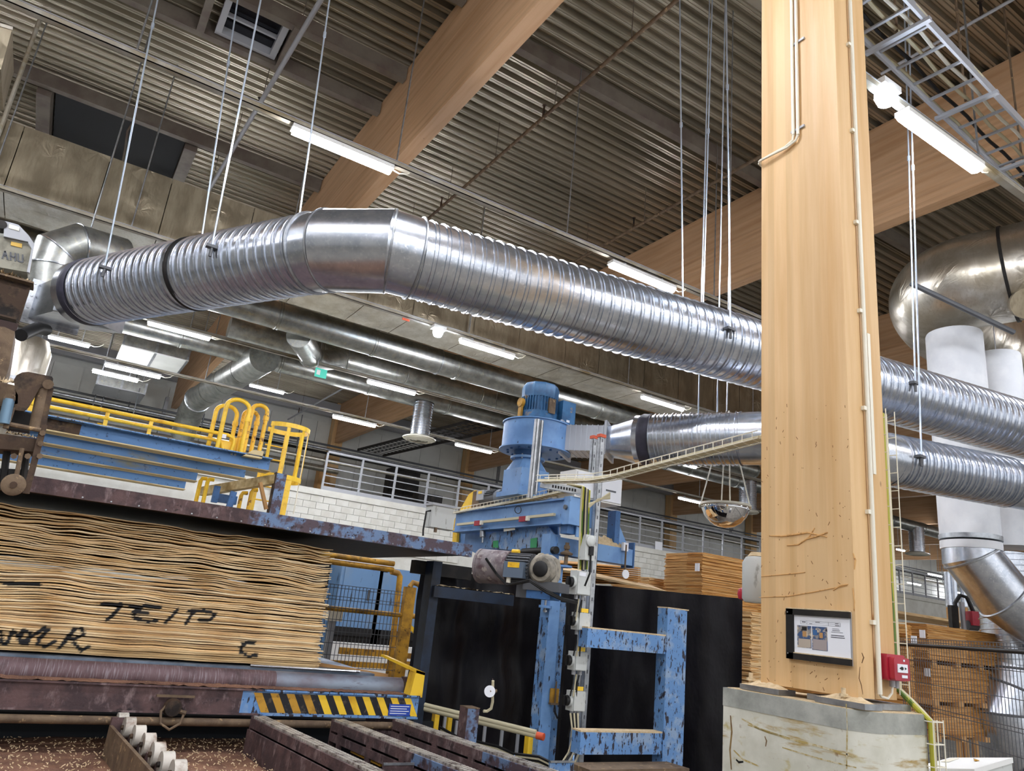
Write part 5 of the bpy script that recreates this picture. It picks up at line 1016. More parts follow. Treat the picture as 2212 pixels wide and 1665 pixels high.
# screw jack at the post head
p = UY(1222, 1200, GY_ - .02); x = p.x; z = lambda py: ZAT(x, GY_ - .02, py)
t = thing('screw_jack', 'dusty threaded screw jack with flanges at the head of the blue post', 'jack', (x, GY_ - .02, z(1224)))
part('screw', M().cyl((x, GY_ - .03, z(1224)), (x, GY_ - .03, z(1172)), .018, n=10), RUSTL, t); part('flange', M().lathe([(.0, -.012), (.055, -.01), (.06, .006), (.03, .02), (.02, .03)], (x, GY_ - .03, z(1196)), n=18), RUSTL, t); part('lower_flange', M().lathe([(.0, -.01), (.06, -.01), (.06, .008), (.0, .008)], (x, GY_ - .03, z(1223)), n=18), BLUE, t); part('nut', M().cyl((x, GY_ - .03, z(1186)), (x, GY_ - .03, z(1178)), .03, n=6), RUSTL, t)
p = UX(1178, 1310, GX - .03); t = thing('adjusting_bolt', 'adjusting bolt with a round flange on the left of the blue post', 'bolt', p); part('flange', M().lathe([(0, -.012), (.06, -.012), (.06, .01), (0, .01)], p, n=16), BLUE, t); part('rod', M().cyl(p - V((0, 0, .05)), p + V((0, 0, .16)), .011, n=8), ZINC, t); part('nut', M().cyl(p - V((0, 0, .045)), p - V((0, 0, .03)), .02, n=6), ZINC, t)
# ---------------------------------------------------------------- extraction fan on the gantry
F = UX(1132, 1072, GX + .12); FD = PX(F)[2]; fz = lambda py: ZAT(F.x, F.y, py); pr_ = lambda px: px * FD / FPX
t = thing('extraction_fan', 'big blue extraction fan with a finned motor on top of the press gantry', 'fan', (F.x, F.y, fz(1078)))
part('base_flange', M().obox((F.x, F.y, fz(1072)), (.21, 0, 0), (0, .21, 0), (0, 0, .025)), BLUE, t, ang=0)
zz0, zz1, zz2 = fz(1070), fz(1018), fz(992)
part('inlet_duct', M().add([(F.x + sx * .17, F.y + sy * .17, zz) for zz in (zz0, zz1) for sx, sy in ((-1, -1), (1, -1), (1, 1), (-1, 1))], [(0, 1, 5, 4), (1, 2, 6, 5), (2, 3, 7, 6), (3, 0, 4, 7), (3, 2, 1, 0), (4, 5, 6, 7)]), BLUE, t, ang=0)
def sqc(z, h, n=24): return [V((F.x + h * math.cos(a) / max(abs(math.cos(a)), abs(math.sin(a))), F.y + h * math.sin(a) / max(abs(math.cos(a)), abs(math.sin(a))), z)) for a in (2 * PI * (i + .5) / n for i in range(n))]
def cic(z, r, n=24): return [V((F.x + r * math.cos(a), F.y + r * math.sin(a), z)) for a in (2 * PI * (i + .5) / n for i in range(n))]
ra, rb = sqc(zz1, .17), cic(zz2, .13); part('square_to_round', M().add(ra + rb, [(i, (i + 1) % 24, 24 + (i + 1) % 24, 24 + i) for i in range(24)]), BLUE, t, ang=25)
part('neck_flange', M().lathe([(0, -.012), (pr_(38), -.012), (pr_(38), .012), (0, .012)], (F.x, F.y, zz2), n=30), BLUE, t)
for i in range(10): a = i * 2 * PI / 10; part('flange_bolt', M().cyl((F.x + pr_(34) * math.cos(a), F.y + pr_(34) * math.sin(a), zz2 - .025), (F.x + pr_(34) * math.cos(a), F.y + pr_(34) * math.sin(a), zz2 + .025), .009, n=6), ZINC, t)
FV = V((F.x + .06, F.y - .03, 0)); vz0, vz1 = fz(975), fz(918); RV = pr_(74)
part('neck', M().cyl((F.x, F.y, zz2), (F.x, F.y, vz0 + .01), pr_(31), n=24), BLUED, t)
part('volute', M().lathe([(.05, 0), (RV - .01, 0), (RV, .01), (RV, vz1 - vz0 - .01), (RV - .01, vz1 - vz0), (.05, vz1 - vz0)], (FV.x, FV.y, vz0), n=48), BLUE, t, ang=30)
part('volute_rim', M().lathe([(RV - .0, -.006), (RV + .025, -.006), (RV + .025, .006), (RV, .006)], (FV.x, FV.y, vz0), n=48), BLUE, t); part('volute_rim', M().lathe([(RV - .0, -.006), (RV + .015, -.006), (RV + .015, .006), (RV, .006)], (FV.x, FV.y, vz1), n=48), BLUE, t)
part('dust', M().lathe([(.05, .0), (RV * .95, .0), (RV * .6, .015), (.05, .02)], (FV.x, FV.y, vz1 + .002), n=32), DUST, t, kind='stuff')
for i in range(16): a = i * 2 * PI / 16; q = V((FV.x + RV * .82 * math.cos(a), FV.y + RV * .82 * math.sin(a), vz0)); part('lug', M().box(q - V((.009, .009, .022)), q + V((.009, .009, 0))), BLUED, t, ang=0)
# motor
mz0, mz1, mz2, mz3 = vz1, fz(893), fz(862), fz(829); RM = pr_(42); MC = V((F.x + .07, F.y - .02, 0))
part('motor_foot', M().lathe([(RM * 1.35, 0), (RM * 1.35, .03), (RM * 1.05, .06), (RM * 1.05, mz1 - mz0)], (MC.x, MC.y, mz0), n=24), BLUEM, t)
part('motor_body', M().cyl((MC.x, MC.y, mz0 + .03), (MC.x, MC.y, mz2), RM * .9, n=28), BLUEM, t)
for i in range(40): a = i * 2 * PI / 40; d = V((math.cos(a), math.sin(a), 0)); part('cooling_fin', M().obox(V((MC.x, MC.y, (mz0 + mz2) / 2 + .02)) + d * RM * .95, d * RM * .07, (-d.y * .005, d.x * .005, 0), (0, 0, (mz2 - mz0) / 2 - .02)), BLUEM, t, ang=0)
part('fan_cowl', M().lathe([(RM * .98, 0), (RM * 1.0, mz3 - mz2 - .06), (RM * .9, mz3 - mz2 - .015), (RM * .6, mz3 - mz2), (.01, mz3 - mz2)], (MC.x, MC.y, mz2), n=10), BLUEM, t, ang=25)
q = MC + V((RM * 1.0, -RM * .7, 0)); part('terminal_box', M().box((q.x - .04, q.y - .07, mz0 + .05), (q.x + .13, q.y + .09, mz2 - .0)), BLUEM, t, ang=0); part('rating_plate', M().box((q.x + .02, q.y - .073, mz0 + .06), (q.x + .06, q.y - .07, mz0 + .085)), PAPER, t, ang=0)
q = MC + V((-RM * .4, -RM * .95, 0)); part('lifting_bracket', M().box((q.x + .06, q.y - .03, mz1 - .02), (q.x + .14, q.y + .02, mz2 - .02)), RUSTL, t, ang=0); q = MC + V((-RM * 1.15, 0, 0)); part('lifting_lug', M().lathe([(.02, -.02), (.05, -.02), (.05, .02), (.02, .02)], (q.x, q.y, mz1 + .08), (1, 0, 0), 14).box((q.x - .012, q.y - .03, mz1 - .1), (q.x + .012, q.y + .03, mz1 + .05)), YELD, t)
# outlet duct, cone and short spiral duct
zf = (vz0 + vz1) / 2 + .005; o1 = UZ(1222, 953, zf); o2 = UZ(1316, 955, zf); o3 = UZ(1378, 950, zf); o4 = UZ(1700, 946, zf); du = (o2 - o1).normalized(); sd_ = V((-du.y, du.x, 0)); D2 = PX(o3)[2]; R2 = 53 * D2 / FPX
t = thing('outlet_spiral_duct', 'shorter spiral duct leading from the blue fan past the column, below the long duct', 'duct', o3)
hw = .17; hz = (vz1 - vz0) / 2 - .01
SHEET = mat('zinc sheet casing', 'c6cbd4', .35, .45)
part('square_outlet', M().obox((o1 + o2) / 2, (o2 - o1) / 2, sd_ * hw, (0, 0, hz)), SHEET, t, ang=0)
for i in range(8): q = o1.lerp(o2, (i + .5) / 8); part('stiffening_fold', M().obox(q, du * .004, sd_ * (hw + .008), (0, 0, hz + .006)), SHEET, t, ang=0)
for q in (o1, o2): part('flange', M().obox(q, du * .012, sd_ * (hw + .045), (0, 0, hz + .045)), SHEET, t, ang=0)
def sq2(c, u, a, b, n=32): return [c + u * a * math.cos(k) / max(abs(math.cos(k)), abs(math.sin(k))) + V((0, 0, b * math.sin(k) / max(abs(math.cos(k)), abs(math.sin(k))))) for k in (2 * PI * (i + .5) / n for i in range(n))]
dv = (o4 - o3).normalized(); sv = V((-dv.y, dv.x, 0)); ci2 = [o3 + sv * R2 * math.cos(k) + V((0, 0, R2 * math.sin(k))) for k in (2 * PI * (i + .5) / 32 for i in range(32))]
m = M().add(sq2(o2, sd_, hw, hz) + ci2, [(i, (i + 1) % 32, 32 + (i + 1) % 32, 32 + i) for i in range(32)]); part('square_to_round', m, GALV, t, ang=25)
part('collar', M().cyl(o3, o3 + dv * .12, R2, n=36), GALV, t); part('sleeve_wrap', M().tube([o3 + dv * .05, o3 + dv * .08, o3 + dv * .12, o3 + dv * .16], [R2 + .003, R2 + .014, R2 + .008, R2 + .015], 36, False), PURPLE, t)
s4 = UZ(1602, 946, zf); Lr = (s4 - o3).dot(dv); part('duct_run', M().spiral(o3 + dv * .15, o3 + dv * Lr, R2, .085, 44, ((0, .015), (.4, .01))), GALV, t, ang=25); part('plain_sleeve', M().cyl(o3 + dv * Lr, o4, R2 + .004, n=44), GALV, t)
r1_ = UZ(1915, 992, zf); r2_ = UZ(2230, 1052, zf); dr2 = (r2_ - r1_).normalized(); part('duct_run', M().spiral(r1_, r1_.lerp(r2_, .80), R2, .085, 44, ((0, .015), (.4, .01))), GALV, t, ang=25); part('plain_sleeve', M().cyl(r1_.lerp(r2_, .80), r1_.lerp(r2_, 1.5), R2 * 1.0 + .004, n=44), GALV, t)
part('elbow_segment', M().tube([o4 - dv * .05, o4.lerp(r1_, .5) + V((.0, -.05, 0)), r1_ + dr2 * .05], R2 + .006, 40), GALV, t)
hang(t, (1990, 1000), (1985, 700), r1_, dr2, R2)
for px in (1508, 1549): 
    p = UZ(px, 905, zf + R2); part('hanger_rod', M().cyl((p.x, p.y, zf), (p.x, p.y, RZ), .007, n=6), ZB, t)
# ---------------------------------------------------------------- struts, cable trays and hoods around the fan
GALVS = mat('galvanised strut', 'b9bcbf', .42, .6, [('8c8f92', 8, .45, .65, W1)])
q = UX(1262, 1500, 0) if False else None
def strut(pxb, pyb, pyt, d, w, lb, cap=True, slots=True, px_t=None):
    b = U(pxb, pyb, d); zt_ = ZAT(b.x, b.y, pyt); t = thing('strut_post', lb, 'strut', (b.x, b.y, b.z)); h = w / 2
    part('channel', M().box((b.x - h, b.y - .012, b.z), (b.x + h, b.y - .008, zt_)).box((b.x - h, b.y - .012, b.z), (b.x - h + .004, b.y + .03, zt_)).box((b.x + h - .004, b.y - .012, b.z), (b.x + h, b.y + .03, zt_)), GALVS, t, ang=0)
    if cap: part('end_cap', M().box((b.x - h - .008, b.y - .02, zt_), (b.x + h + .008, b.y + .035, zt_ + .03)), ORANGE, t, ang=0)
    if slots:
        k = int((zt_ - b.z) / .06)
        for i in range(0, k, 2): part('slot', M().box((b.x - .006, b.y - .0128, b.z + .04 + i * .06), (b.x + .006, b.y - .0121, b.z + .07 + i * .06)), GREYD, t, ang=0)
    return b, zt_
sb, szt = strut(1250, 1700, 945, 6.1, .055, 'tall galvanised strut post right of the blue press, carrying the switches', True)
strut(1233, 1690, 948, 6.25, .05, 'shorter galvanised strut just left of the tall one, with an orange cap', True)
strut(1180 - 34, 1075, 905, 6.3, .03, 'left one of the two slim struts in front of the blue fan', False, False)
strut(1156, 1068, 908, 6.32, .025, 'right one of the two slim struts in front of the blue fan', False, False)
a = U(1168, 1046, 6.35); b = U(1268, 1064, 6.2); t = thing('perforated_rail', 'horizontal perforated galvanised rail between the fan and the tall strut', 'rail', a); part('channel', M().bar(a, b, .03, .055), GALVS, t, ang=0)
for i in range(9): p = a.lerp(b, .28 + i * .06); d = (b - a).normalized(); n_ = d.cross(V((0, 0, 1))); n_ = n_ if n_.dot(p - EYE) < 0 else -n_; part('slot', M().obox(p + n_ * .0155, d * .008, n_ * .0008, (0, 0, .012)), BLACK, t, ang=0)
def tray(pts, w, h, lb, step=.07, cabs=3):
    t = thing('wire_cable_tray', lb, 'cable tray', pts[0]); pts = [V(p) for p in pts]; d0 = (pts[-1] - pts[0]).normalized(); n_ = d0.cross(V((0, 0, 1))).normalized()
    for s in (-1, 1):
        for zz in (0, h): part('wire', M().tube([p + n_ * s * w / 2 + V((0, 0, zz)) for p in pts], .004, 5), CREAM, t)
    for a, b in zip(pts[:-1], pts[1:]):
        k = max(1, int((b - a).length / step))
        for i in range(k): p = a.lerp(b, (i + .5) / k); part('cross_wire', M().tube([p - n_ * w / 2 + V((0, 0, h)), p - n_ * w / 2, p + n_ * w / 2, p + n_ * w / 2 + V((0, 0, h))], .003, 4), CREAM, t)
    for c in range(cabs): part('cable', M().tube([p + n_ * (c - (cabs - 1) / 2) * w * .28 + V((0, 0, .012)) for p in pts], .012, 6), CABLE, t)
    return t
tray([U(1166, 1042, 6.1), U(1280, 1040, 5.9), U(1320, 1034, 5.75), U(1380, 1018, 5.5), U(1500, 987, 5.1), U(1645, 950, 4.7)], .1, .05, 'pale wire cable tray climbing from the fan towards the timber column')
tray([UX(985, 1114, GX + .0) + V((0, 0, .02)), UX(1080, 1093, GX), UX(1160, 1078, GX), UX(1240, 1060, GX)], .1, .05, 'pale wire cable tray lying along the top of the blue press beam')
for k in range(6):
    p = U(1258 + k * 3.2, 1050 + k * 2, 6.05); e = U(1250 + k * 3.5, 1230, 6.0); single('cable_drop', M().tube([U(1225 + k * 4, 1045 + k, 6.1), p, p + V((.0, 0, -.1)), e], .009, 6), (CABLE, GY, BLACK, CABLE, GREYD, GY)[k], '%s cable dropping from the tray beside the tall strut' % ('first', 'second', 'third', 'fourth', 'fifth', 'sixth')[k], 'cable')
for k in range(5): single('cable_tail', M().tube([U(1272, 1088 + k * 2, 5.9), U(1292, 1082 - k, 5.9), U(1318, 1064 + k * 3, 5.9)], .008, 6), CABLE, '%s pale cable end of the bundle sticking out beside the white panel' % ('topmost', 'second', 'third', 'fourth', 'lowest')[k], 'cable', 'bundle of cable ends')
# white control panel behind the struts and grey cabinet at the left end of the beam
a = U(1245, 1013, 7.2); b = U(1342, 1093, 7.0); t = thing('control_box', 'white control panel box behind the two orange capped struts', 'panel', b); y = min(a.y, b.y)
a = UY(1245, 1013, y); b = UY(1341, 1093, y); part('case', M().box((a.x, y, b.z), (b.x, y + .25, a.z)), WHITE, t, ang=0); part('door', M().box((a.x + .015, y - .012, b.z + .015), (b.x - .015, y - .001, a.z - .015)), mat('white panel door', 'e4e7ee', .4), t, ang=0); part('slot', M().box((b.x - .2, y - .015, b.z + .11), (b.x - .08, y - .012, b.z + .125)), GREYD, t, ang=0)
a = UX(940, 1088, GX + .1); y = a.y; a = UY(937, 1085, y); b = UY(984, 1146, y); t = thing('grey_cabinet', 'small grey cabinet with scratched front at the left end of the blue beam', 'cabinet', b); part('case', M().box((a.x, y, b.z), (b.x, y + .2, a.z)), SWITCH, t, ang=0); part('lid', M().box((a.x - .015, y - .015, a.z - .03), (b.x + .015, y + .2, a.z)), GREYP, t, ang=0)
part('clip', M().box((a.x + .06, y - .01, b.z - .06), (a.x + .09, y + .02, b.z)), RUSTL, t, ang=0); part('cable', M().tube([(a.x, y + .05, (a.z + b.z) / 2 + .05), (a.x - .06, y + .05, (a.z + b.z) / 2 + .03), (a.x - .07, y + .05, b.z - .05), (a.x - .06, y + .05, b.z - .12)], .012, 6), BLACK, t)
# gear motor beside the fan (yellow guard) on the beam
p = UX(1060, 1078, GX + .2); dd = PX(p)[2]; s = dd / FPX; e = V((0, -1, 0)); t = thing('belt_motor', 'grey motor with yellow belt guard on the blue beam, left of the fan', 'motor', p)
part('motor_body', M().cyl(p + V((0, .12, 0)), p + V((0, -.2, .0)), 17 * s, n=20), GREYD, t); part('fan_cowl', M().lathe([(17.5 * s, 0), (18 * s, .1), (12 * s, .13), (.01, .13)], p + V((0, -.2, 0)), (0, -1, 0), 20), mat('slate motor grey', '6f7883', .5, .1), t); part('gear_housing', M().box(p + V((-.07, .12, -.11)), p + V((.07, .3, .1))), RUSTL, t, ang=0); part('terminal_box', M().box(p + V((-.1, -.0, -.02)), p + V((-.05, .16, .09))), GREYP, t, ang=0); part('yellow_label', M().box(p + V((-.103, .04, .05)), p + V((-.1, .12, .08))), YEL, t, ang=0)
for i in range(10): a_ = .3 + i * .25; d_2 = V((-math.cos(a_), 0, math.sin(a_))); part('fin', M().obox(p + d_2 * 17.5 * s + V((0, -.04, 0)), d_2 * .012, V((d_2.z, 0, -d_2.x)) * .004, (0, .14, 0)), GREYD, t, ang=0)
part('belt_guard', M().prism([p + V((-.05, .3, .12)), p + V((-.05, .44, .08)), p + V((-.05, .72, -.2)), p + V((-.05, .72, -.3)), p + V((-.05, .3, -.22))], (.12, 0, 0)), YEL, t, ang=0)
# big gear motor in front of the press
q0 = U(1040, 1222, 6.0); q1 = U(1190, 1242, 5.7); ax = (q1 - q0); ax.z = 0; ax.normalize(); c = q0; s = 6.0 / FPX
t = thing('gear_motor', 'large grimy gear motor with a ribbed cowl at the end of the press platen', 'motor', q0)
GM = mat('grimy motor grey', '857d80', .6, .2, [('5b484e', 8, .45, .6, W1), ('a59c96', 22, .55, .65, W1)])
L1 = (U(1100, 1222, 5.85) - q0).dot(ax)
part('fan_cowl', M().lathe([(34 * s, 0), (36 * s, .02), (35 * s, L1)], q0, ax, 24), GM, t); part('cowl_rim', M().lathe([(33 * s, -.01), (36.5 * s, -.008), (36.5 * s, .012), (33 * s, .012)], q0, ax, 24), GM, t)
for i in range(11):
    zz = (i - 5) * 5.4 * s; hw_ = math.sqrt(max(0, (31 * s) ** 2 - zz ** 2)); sdv = V((-ax.y, ax.x, 0)); part('grille_bar', M().obox(q0 + V((0, 0, zz)) - ax * .006, ax * .004, sdv * hw_, (0, 0, .006)), GREYD, t, ang=0)
part('dark_disc', M().cyl(q0 + ax * .004, q0 + ax * .006, 33 * s, n=24), DARK, t)
sdv = V((-ax.y, ax.x, 0)); 
if sdv.dot(EYE - q0) < 0: sdv = -sdv
m0 = q0 + ax * L1; L2 = .2; part('motor_body', M().cyl(m0, m0 + ax * L2, 27 * s, n=24), GREYD, t)
for i in range(26): a_ = 2 * PI * i / 26; d_2 = sdv * math.cos(a_) + V((0, 0, math.sin(a_))); part('cooling_fin', M().obox(m0 + ax * L2 / 2 + d_2 * 29 * s, ax * L2 / 2, d_2 * 3 * s, d_2.cross(ax) * .005), GREYD, t, ang=0)
p = m0 + ax * .1 + sdv * 31 * s + V((0, 0, -.02)); part('terminal_box', M().obox(p, ax * .085, sdv * .035, (0, 0, .06)), mat('slate box', '5d6b7c', .5), t, ang=0); part('yellow_label', M().obox(p + sdv * .036 + V((0, 0, .035)), ax * .05, sdv * .002, (0, 0, .02)), YEL, t, ang=0); part('gland', M().cyl(p + V((0, 0, -.1)) - ax * .05, p + V((0, 0, -.06)) - ax * .05, .018, n=8), CREAM, t)
g1 = m0 + ax * L2; GB = mat('dusty gearbox grey', 'a19a8c', .65, .1, [('6b675f', 9, .45, .62, W1)])
part('gearbox', M().lathe([(22 * s, 0), (30 * s, .03), (32 * s, .06), (32 * s, .15), (26 * s, .19)], g1, ax, 16), GB, t, ang=25); part('gearbox_rib', M().lathe([(30 * s, .05), (35 * s, .055), (35 * s, .07), (30 * s, .075)], g1, ax, 16).lathe([(30 * s, .1), (34 * s, .104), (34 * s, .115), (30 * s, .12)], g1, ax, 16), GB, t)
p = g1 + ax * .12 + sdv * 24 * s; part('output_housing', M().lathe([(27 * s, -.05), (29 * s, .0), (24 * s, .02), (24 * s, .03), (17 * s, .035)], p, sdv, 20), GB, t); part('output_cap', M().lathe([(16 * s, .03), (16 * s, .05), (12 * s, .06), (.01, .06)], p, sdv, 18), BLACK, t)
part('gearbox_foot', M().obox(g1 + ax * .12 + V((0, 0, -33 * s)), ax * .15, sdv * .1, (0, 0, .035)), GREYD, t, ang=0); part('mount_block', M().obox(g1 + ax * .1 + V((0, 0, -46 * s)), ax * .1, sdv * .09, (0, 0, .045)), BLUED, t, ang=0); part('side_bracket', M().obox(g1 - ax * .06 + V((0, 0, -42 * s)), ax * .05, sdv * .05, (0, 0, .06)), GREYD, t, ang=0)
part('lifting_eye', M().cyl(m0 + V((0, 0, 34 * s)), m0 + V((0, 0, 34 * s)) + ax * .06, .02, n=10), YEL, t)
for k in range(2): part('cable', M().tube([m0 - ax * .16 + sdv * 36 * s + V((0, 0, .05)), m0 - ax * .05 + sdv * 37 * s + V((0, 0, -.06)), p_ if False else m0 + ax * .05 + sdv * 36 * s + V((0, 0, -.14)), U(1145, 1252 + k * 3, 5.5), U(1180, 1275 + k * 4, 5.5), U(1215, 1293 + k * 3, 5.6), U(1246, 1300 + k * 2, 5.9)], .01, 6), BLACK, t)
# isolator switches on the strut
swd = []
def switch(px, py, w, h, lb, yl):
    c = U(px, py, 6.0); s = 6.0 / FPX; t = thing('isolator_switch', lb, 'switch', (c.x, c.y, c.z - h / 2 * s)); W2, H2 = w * s * .55, h * s / 2
    part('case', M().box((c.x - W2, c.y - .045, c.z - H2), (c.x + W2, c.y + .045, c.z + H2)), SWITCH, t, ang=0); part('lid', M().box((c.x - W2 + .006, c.y - .058, c.z - H2 + .006), (c.x + W2 - .006, c.y - .046, c.z + H2 - .006)), SWITCH, t, ang=0)
    f_ = V((c.x - W2 * .98, c.y - .0, c.z + .0)); part('knob_ring', M().cyl((f_.x, f_.y, f_.z), (f_.x - .02, f_.y, f_.z), .048, n=20), SWITCH, t); k_ = part('knob', M().cyl((f_.x - .02, f_.y, f_.z), (f_.x - .05, f_.y, f_.z), .04, n=20), BLACK, t); part('grip', M().obox((f_.x - .055, f_.y, f_.z), (.008, 0, 0), (0, .012, .0), (0, 0, .038)), BLACK, k_, ang=0)
    part('gland', M().cyl((c.x - .03, c.y, c.z - H2 - .035), (c.x - .03, c.y, c.z - H2), .016, n=8).cyl((c.x + .035, c.y, c.z - H2 - .035), (c.x + .035, c.y, c.z - H2), .016, n=8), GREYP, t)
    for j in range(3): part('cable', M().tube([(c.x - .03 + j * .03, c.y, c.z - H2 - .03), (c.x - .02 + j * .022, c.y + .01, c.z - H2 - .1), (c.x - .03 + j * .03, c.y + .02, c.z - H2 - .2)], .007, 5), (BLACK, CABLE, BLACK)[j], t)
    if yl: part('yellow_tag', M().box((c.x - .02, c.y - .03, c.z + H2 + .004), (c.x + .05, c.y - .02, c.z + H2 + .035)), YEL, t, ang=0)
    if not yl: part('paper_tag', M().box((c.x - W2 * .8, c.y - .0595, c.z + H2 * .55), (c.x + W2 * .2, c.y - .058, c.z + H2 * .88)), PAPER, t, ang=0)
switch(1253, 1259, 34, 50, 'largest and topmost grey isolator switch with a black knob on the strut', False)
switch(1254, 1342, 29, 36, 'second grey isolator switch from the top on the strut', True)
switch(1247, 1427, 30, 38, 'third grey isolator switch from the top, under a yellow tag', True)
switch(1243, 1513, 30, 40, 'lowest grey isolator switch with a black knob, nearest the floor', True)
c = U(1269, 1183, 6.0); t = thing('terminal_box', 'grey junction box with a black plug high on the strut, above the switches', 'box', c - V((0, 0, .1))); part('case', M().box(c - V((.05, .04, .1)), c + V((.05, .04, .1))), SWITCH, t, ang=0); part('cover', M().lathe([(.045, 0), (.045, .02), (.03, .03), (.01, .03)], c + V((-.01, -.04, .05)), (0, -1, 0), 16), SWITCH, t); part('plug', M().cyl(c + V((0, -.05, -.06)), c + V((0, -.05, .01)), .022, n=10), BLACK, t); part('cable', M().tube([c + V((0, -.05, -.06)), c + V((.01, -.04, -.2)), c + V((0, 0, -.3))], .008, 6), BLACK, t)
single('yellow_tag', M().box(sb + V((-.02, -.016, .0)) + V((0, 0, ZAT(sb.x, sb.y, 1398) - sb.z)), sb + V((.02, -.013, 0)) + V((0, 0, ZAT(sb.x, sb.y, 1368) - sb.z))), YEL, 'upright yellow tag stuck on the tall strut', 'tag', ang=0)
for k in range(5): single('loose_cable', M().tube([U(1232 + k * 4, 1540, 5.9), U(1238 + k * 3, 1590, 5.85), U(1228 + k * 6, 1625, 5.8), U(1205 + k * 8, 1660, 5.7)], .008, 6), (CABLE, BLACK)[k % 2], '%s loose cable hanging below the lowest isolator switch' % ('first', 'second', 'third', 'fourth', 'fifth')[k], 'cable')
# photo eye on the post, hanging reflector on the cross beam
p = UY(1195, 1505, GY_ - .01); t = thing('photo_eye', 'small dark sensor bracket with a curled cable low on the blue post', 'sensor', p); part('bracket', M().box(p + V((-.04, -.02, -.05)), p + V((.045, 0, .07))), YELD, t, ang=0); part('pin', M().cyl(p + V((0, -.03, -.05)), p + V((0, -.03, .13)), .008, n=6), RUSTL, t); part('clamp', M().box(p + V((-.045, -.04, -.06)), p + V((.035, -.0, -.045))), RUSTL, t, ang=0); part('cable', M().tube([p + V((0, -.03, -.06)), p + V((.005, -.04, -.12)), p + V((.03, -.04, -.16)), p + V((.08, -.03, -.17))], .009, 6), BLACK, t)
p = UY(1352, 1190, GY_); t = thing('hanging_reflector', 'white round reflector hanging on a rod from the right end of the cross beam', 'reflector', p); z1_ = ZAT(p.x, GY_, 1240); part('rod', M().cyl((p.x, GY_ + .0, z1_), (p.x, GY_ + .0, p.z + .06), .009, n=6), RUSTL, t); part('disc', M().cyl((p.x, GY_ - .01, z1_), (p.x, GY_ - .018, z1_), .042, n=20), PAPER, t); part('label', M().box((p.x - .03, GY_ + .0, p.z - .0), (p.x + .03, GY_ + .035, p.z + .08)), PAPER, t, ang=0)
# ---------------------------------------------------------------- black curtains and guard frame
def curtain(pts, z0, z1, lb, amp=.04, seed=0):
    a, b = V(pts[0]), V(pts[1]); d = b - a; n_ = V((-d.y, d.x, 0)).normalized()
    def fn(u, v):
        p = a + d * u; w = amp * (math.sin(u * 23 + seed) * (.4 + .6 * v) + 1.2 * noise.noise(V((u * 5, v * 3, seed))) + .5 * noise.noise(V((u * 14, v * 6, seed)))); q = p + n_ * w; return V((q.x, q.y, z0 + (z1 - z0) * v))
    m = M().grid(fn, 60, 40); return single('black_curtain', m, TARP, lb, 'curtain', ang=60)
cY = GY_ + 1.1
a = UY(905, 1300, cY); b = UY(1190, 1300, cY); curtain(((a.x, cY, 0), (b.x + .6, cY, 0)), .3, ZAT(a.x, cY, 1225), 'black tarpaulin curtain between the yellow gate and the blue post', .05, 1)
qa = U(1285, 1280, 7.4); qb = U(1604, 1280, 6.9); curtain(((qa.x - .3, qa.y, 0), (qb.x, qb.y, 0)), .2, (ZAT(qa.x, qa.y, 1275) + ZAT(qb.x, qb.y, 1282)) / 2, 'wide black tarpaulin curtain behind the blue guard frame, left of the column', .025, 5)
t = thing('guard_frame', 'square blue guard frame of chipped box steel in front of the wide black curtain', 'frame', U(1380, 1640, 6.3)); fa = U(1462, 1400, 6.3); fY = fa.y; zA = UY(1462, 1316, fY).z
xl = UY(1262, 1500, fY).x; xr0, xr1 = UY(1436, 1500, fY).x, UY(1483, 1500, fY).x
part('post', M().box((xr0, fY, .3), (xr1 - .02, fY + .12, zA)), BLUEC, t, ang=0); part('post_edge', M().box((xr1 - .018, fY + .03, .3), (xr1 + .0, fY + .16, zA)), BLUED, t, ang=0)
zt6, zb6 = UY(1350, 1365, fY).z, UY(1350, 1405, fY).z; part('top_rail', M().box((xl, fY + .01, zb6), (xr0 - .003, fY + .12, zt6)), BLUEC, t, ang=0)
zt7, zb7 = UY(1350, 1583, fY).z, UY(1350, 1630, fY).z; part('bottom_rail', M().box((xl, fY + .01, zb7), (xr0 - .003, fY + .12, zt7)), BLUEC, t, ang=0); part('rail_dust', M().box((xl, fY + .01, zt6), (xr0, fY + .12, zt6 + .012)).box((xl, fY + .01, zt7), (xr0, fY + .12, zt7 + .012)).box((xr0, fY, zA), (xr1, fY + .13, zA + .01)), DUST, t, kind='stuff', ang=0)
part('sill_board', M().box((xl - .1, fY - .25, zb7 - .09), (xr0 + .05, fY - .0, zb7 - .05)), RUSTL, t, ang=0)
# veneer leaning and stacked behind the curtain
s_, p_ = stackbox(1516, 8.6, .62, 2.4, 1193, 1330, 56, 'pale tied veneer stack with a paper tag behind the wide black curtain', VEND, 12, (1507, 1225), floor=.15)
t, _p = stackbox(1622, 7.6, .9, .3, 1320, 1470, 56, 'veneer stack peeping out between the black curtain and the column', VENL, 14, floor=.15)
a = U(1235, 1215, 8.2); m = M()
t = thing('leaning_veneer', 'tilted bundle of brown veneer sheets resting against the strut, behind the curtain', 'veneer bundle', U(1300, 1260, 8.2))
for i in range(9):
    z = lambda k: -.014 * i
    A1, A2, A3, A4 = U(1210, 1215 + i * 5, 8.4), U(1378, 1226 + i * 4.4, 8.0), U(1384, 1226 + i * 4.4, 8.8), U(1210, 1210 + i * 5, 9.2)
    part('sheet', M().prism([A1, A2, A3, A4], (0, 0, -.012)), VEND, t, ang=0)
A1, A2, A3, A4 = U(1215, 1230, 7.8), U(1440, 1276, 7.5), U(1400, 1262, 8.1), U(1215, 1222, 8.2); part('bottom_board', M().prism([A1, A2, A3, A4], (0, 0, -.02)), VENL, t, ang=0)
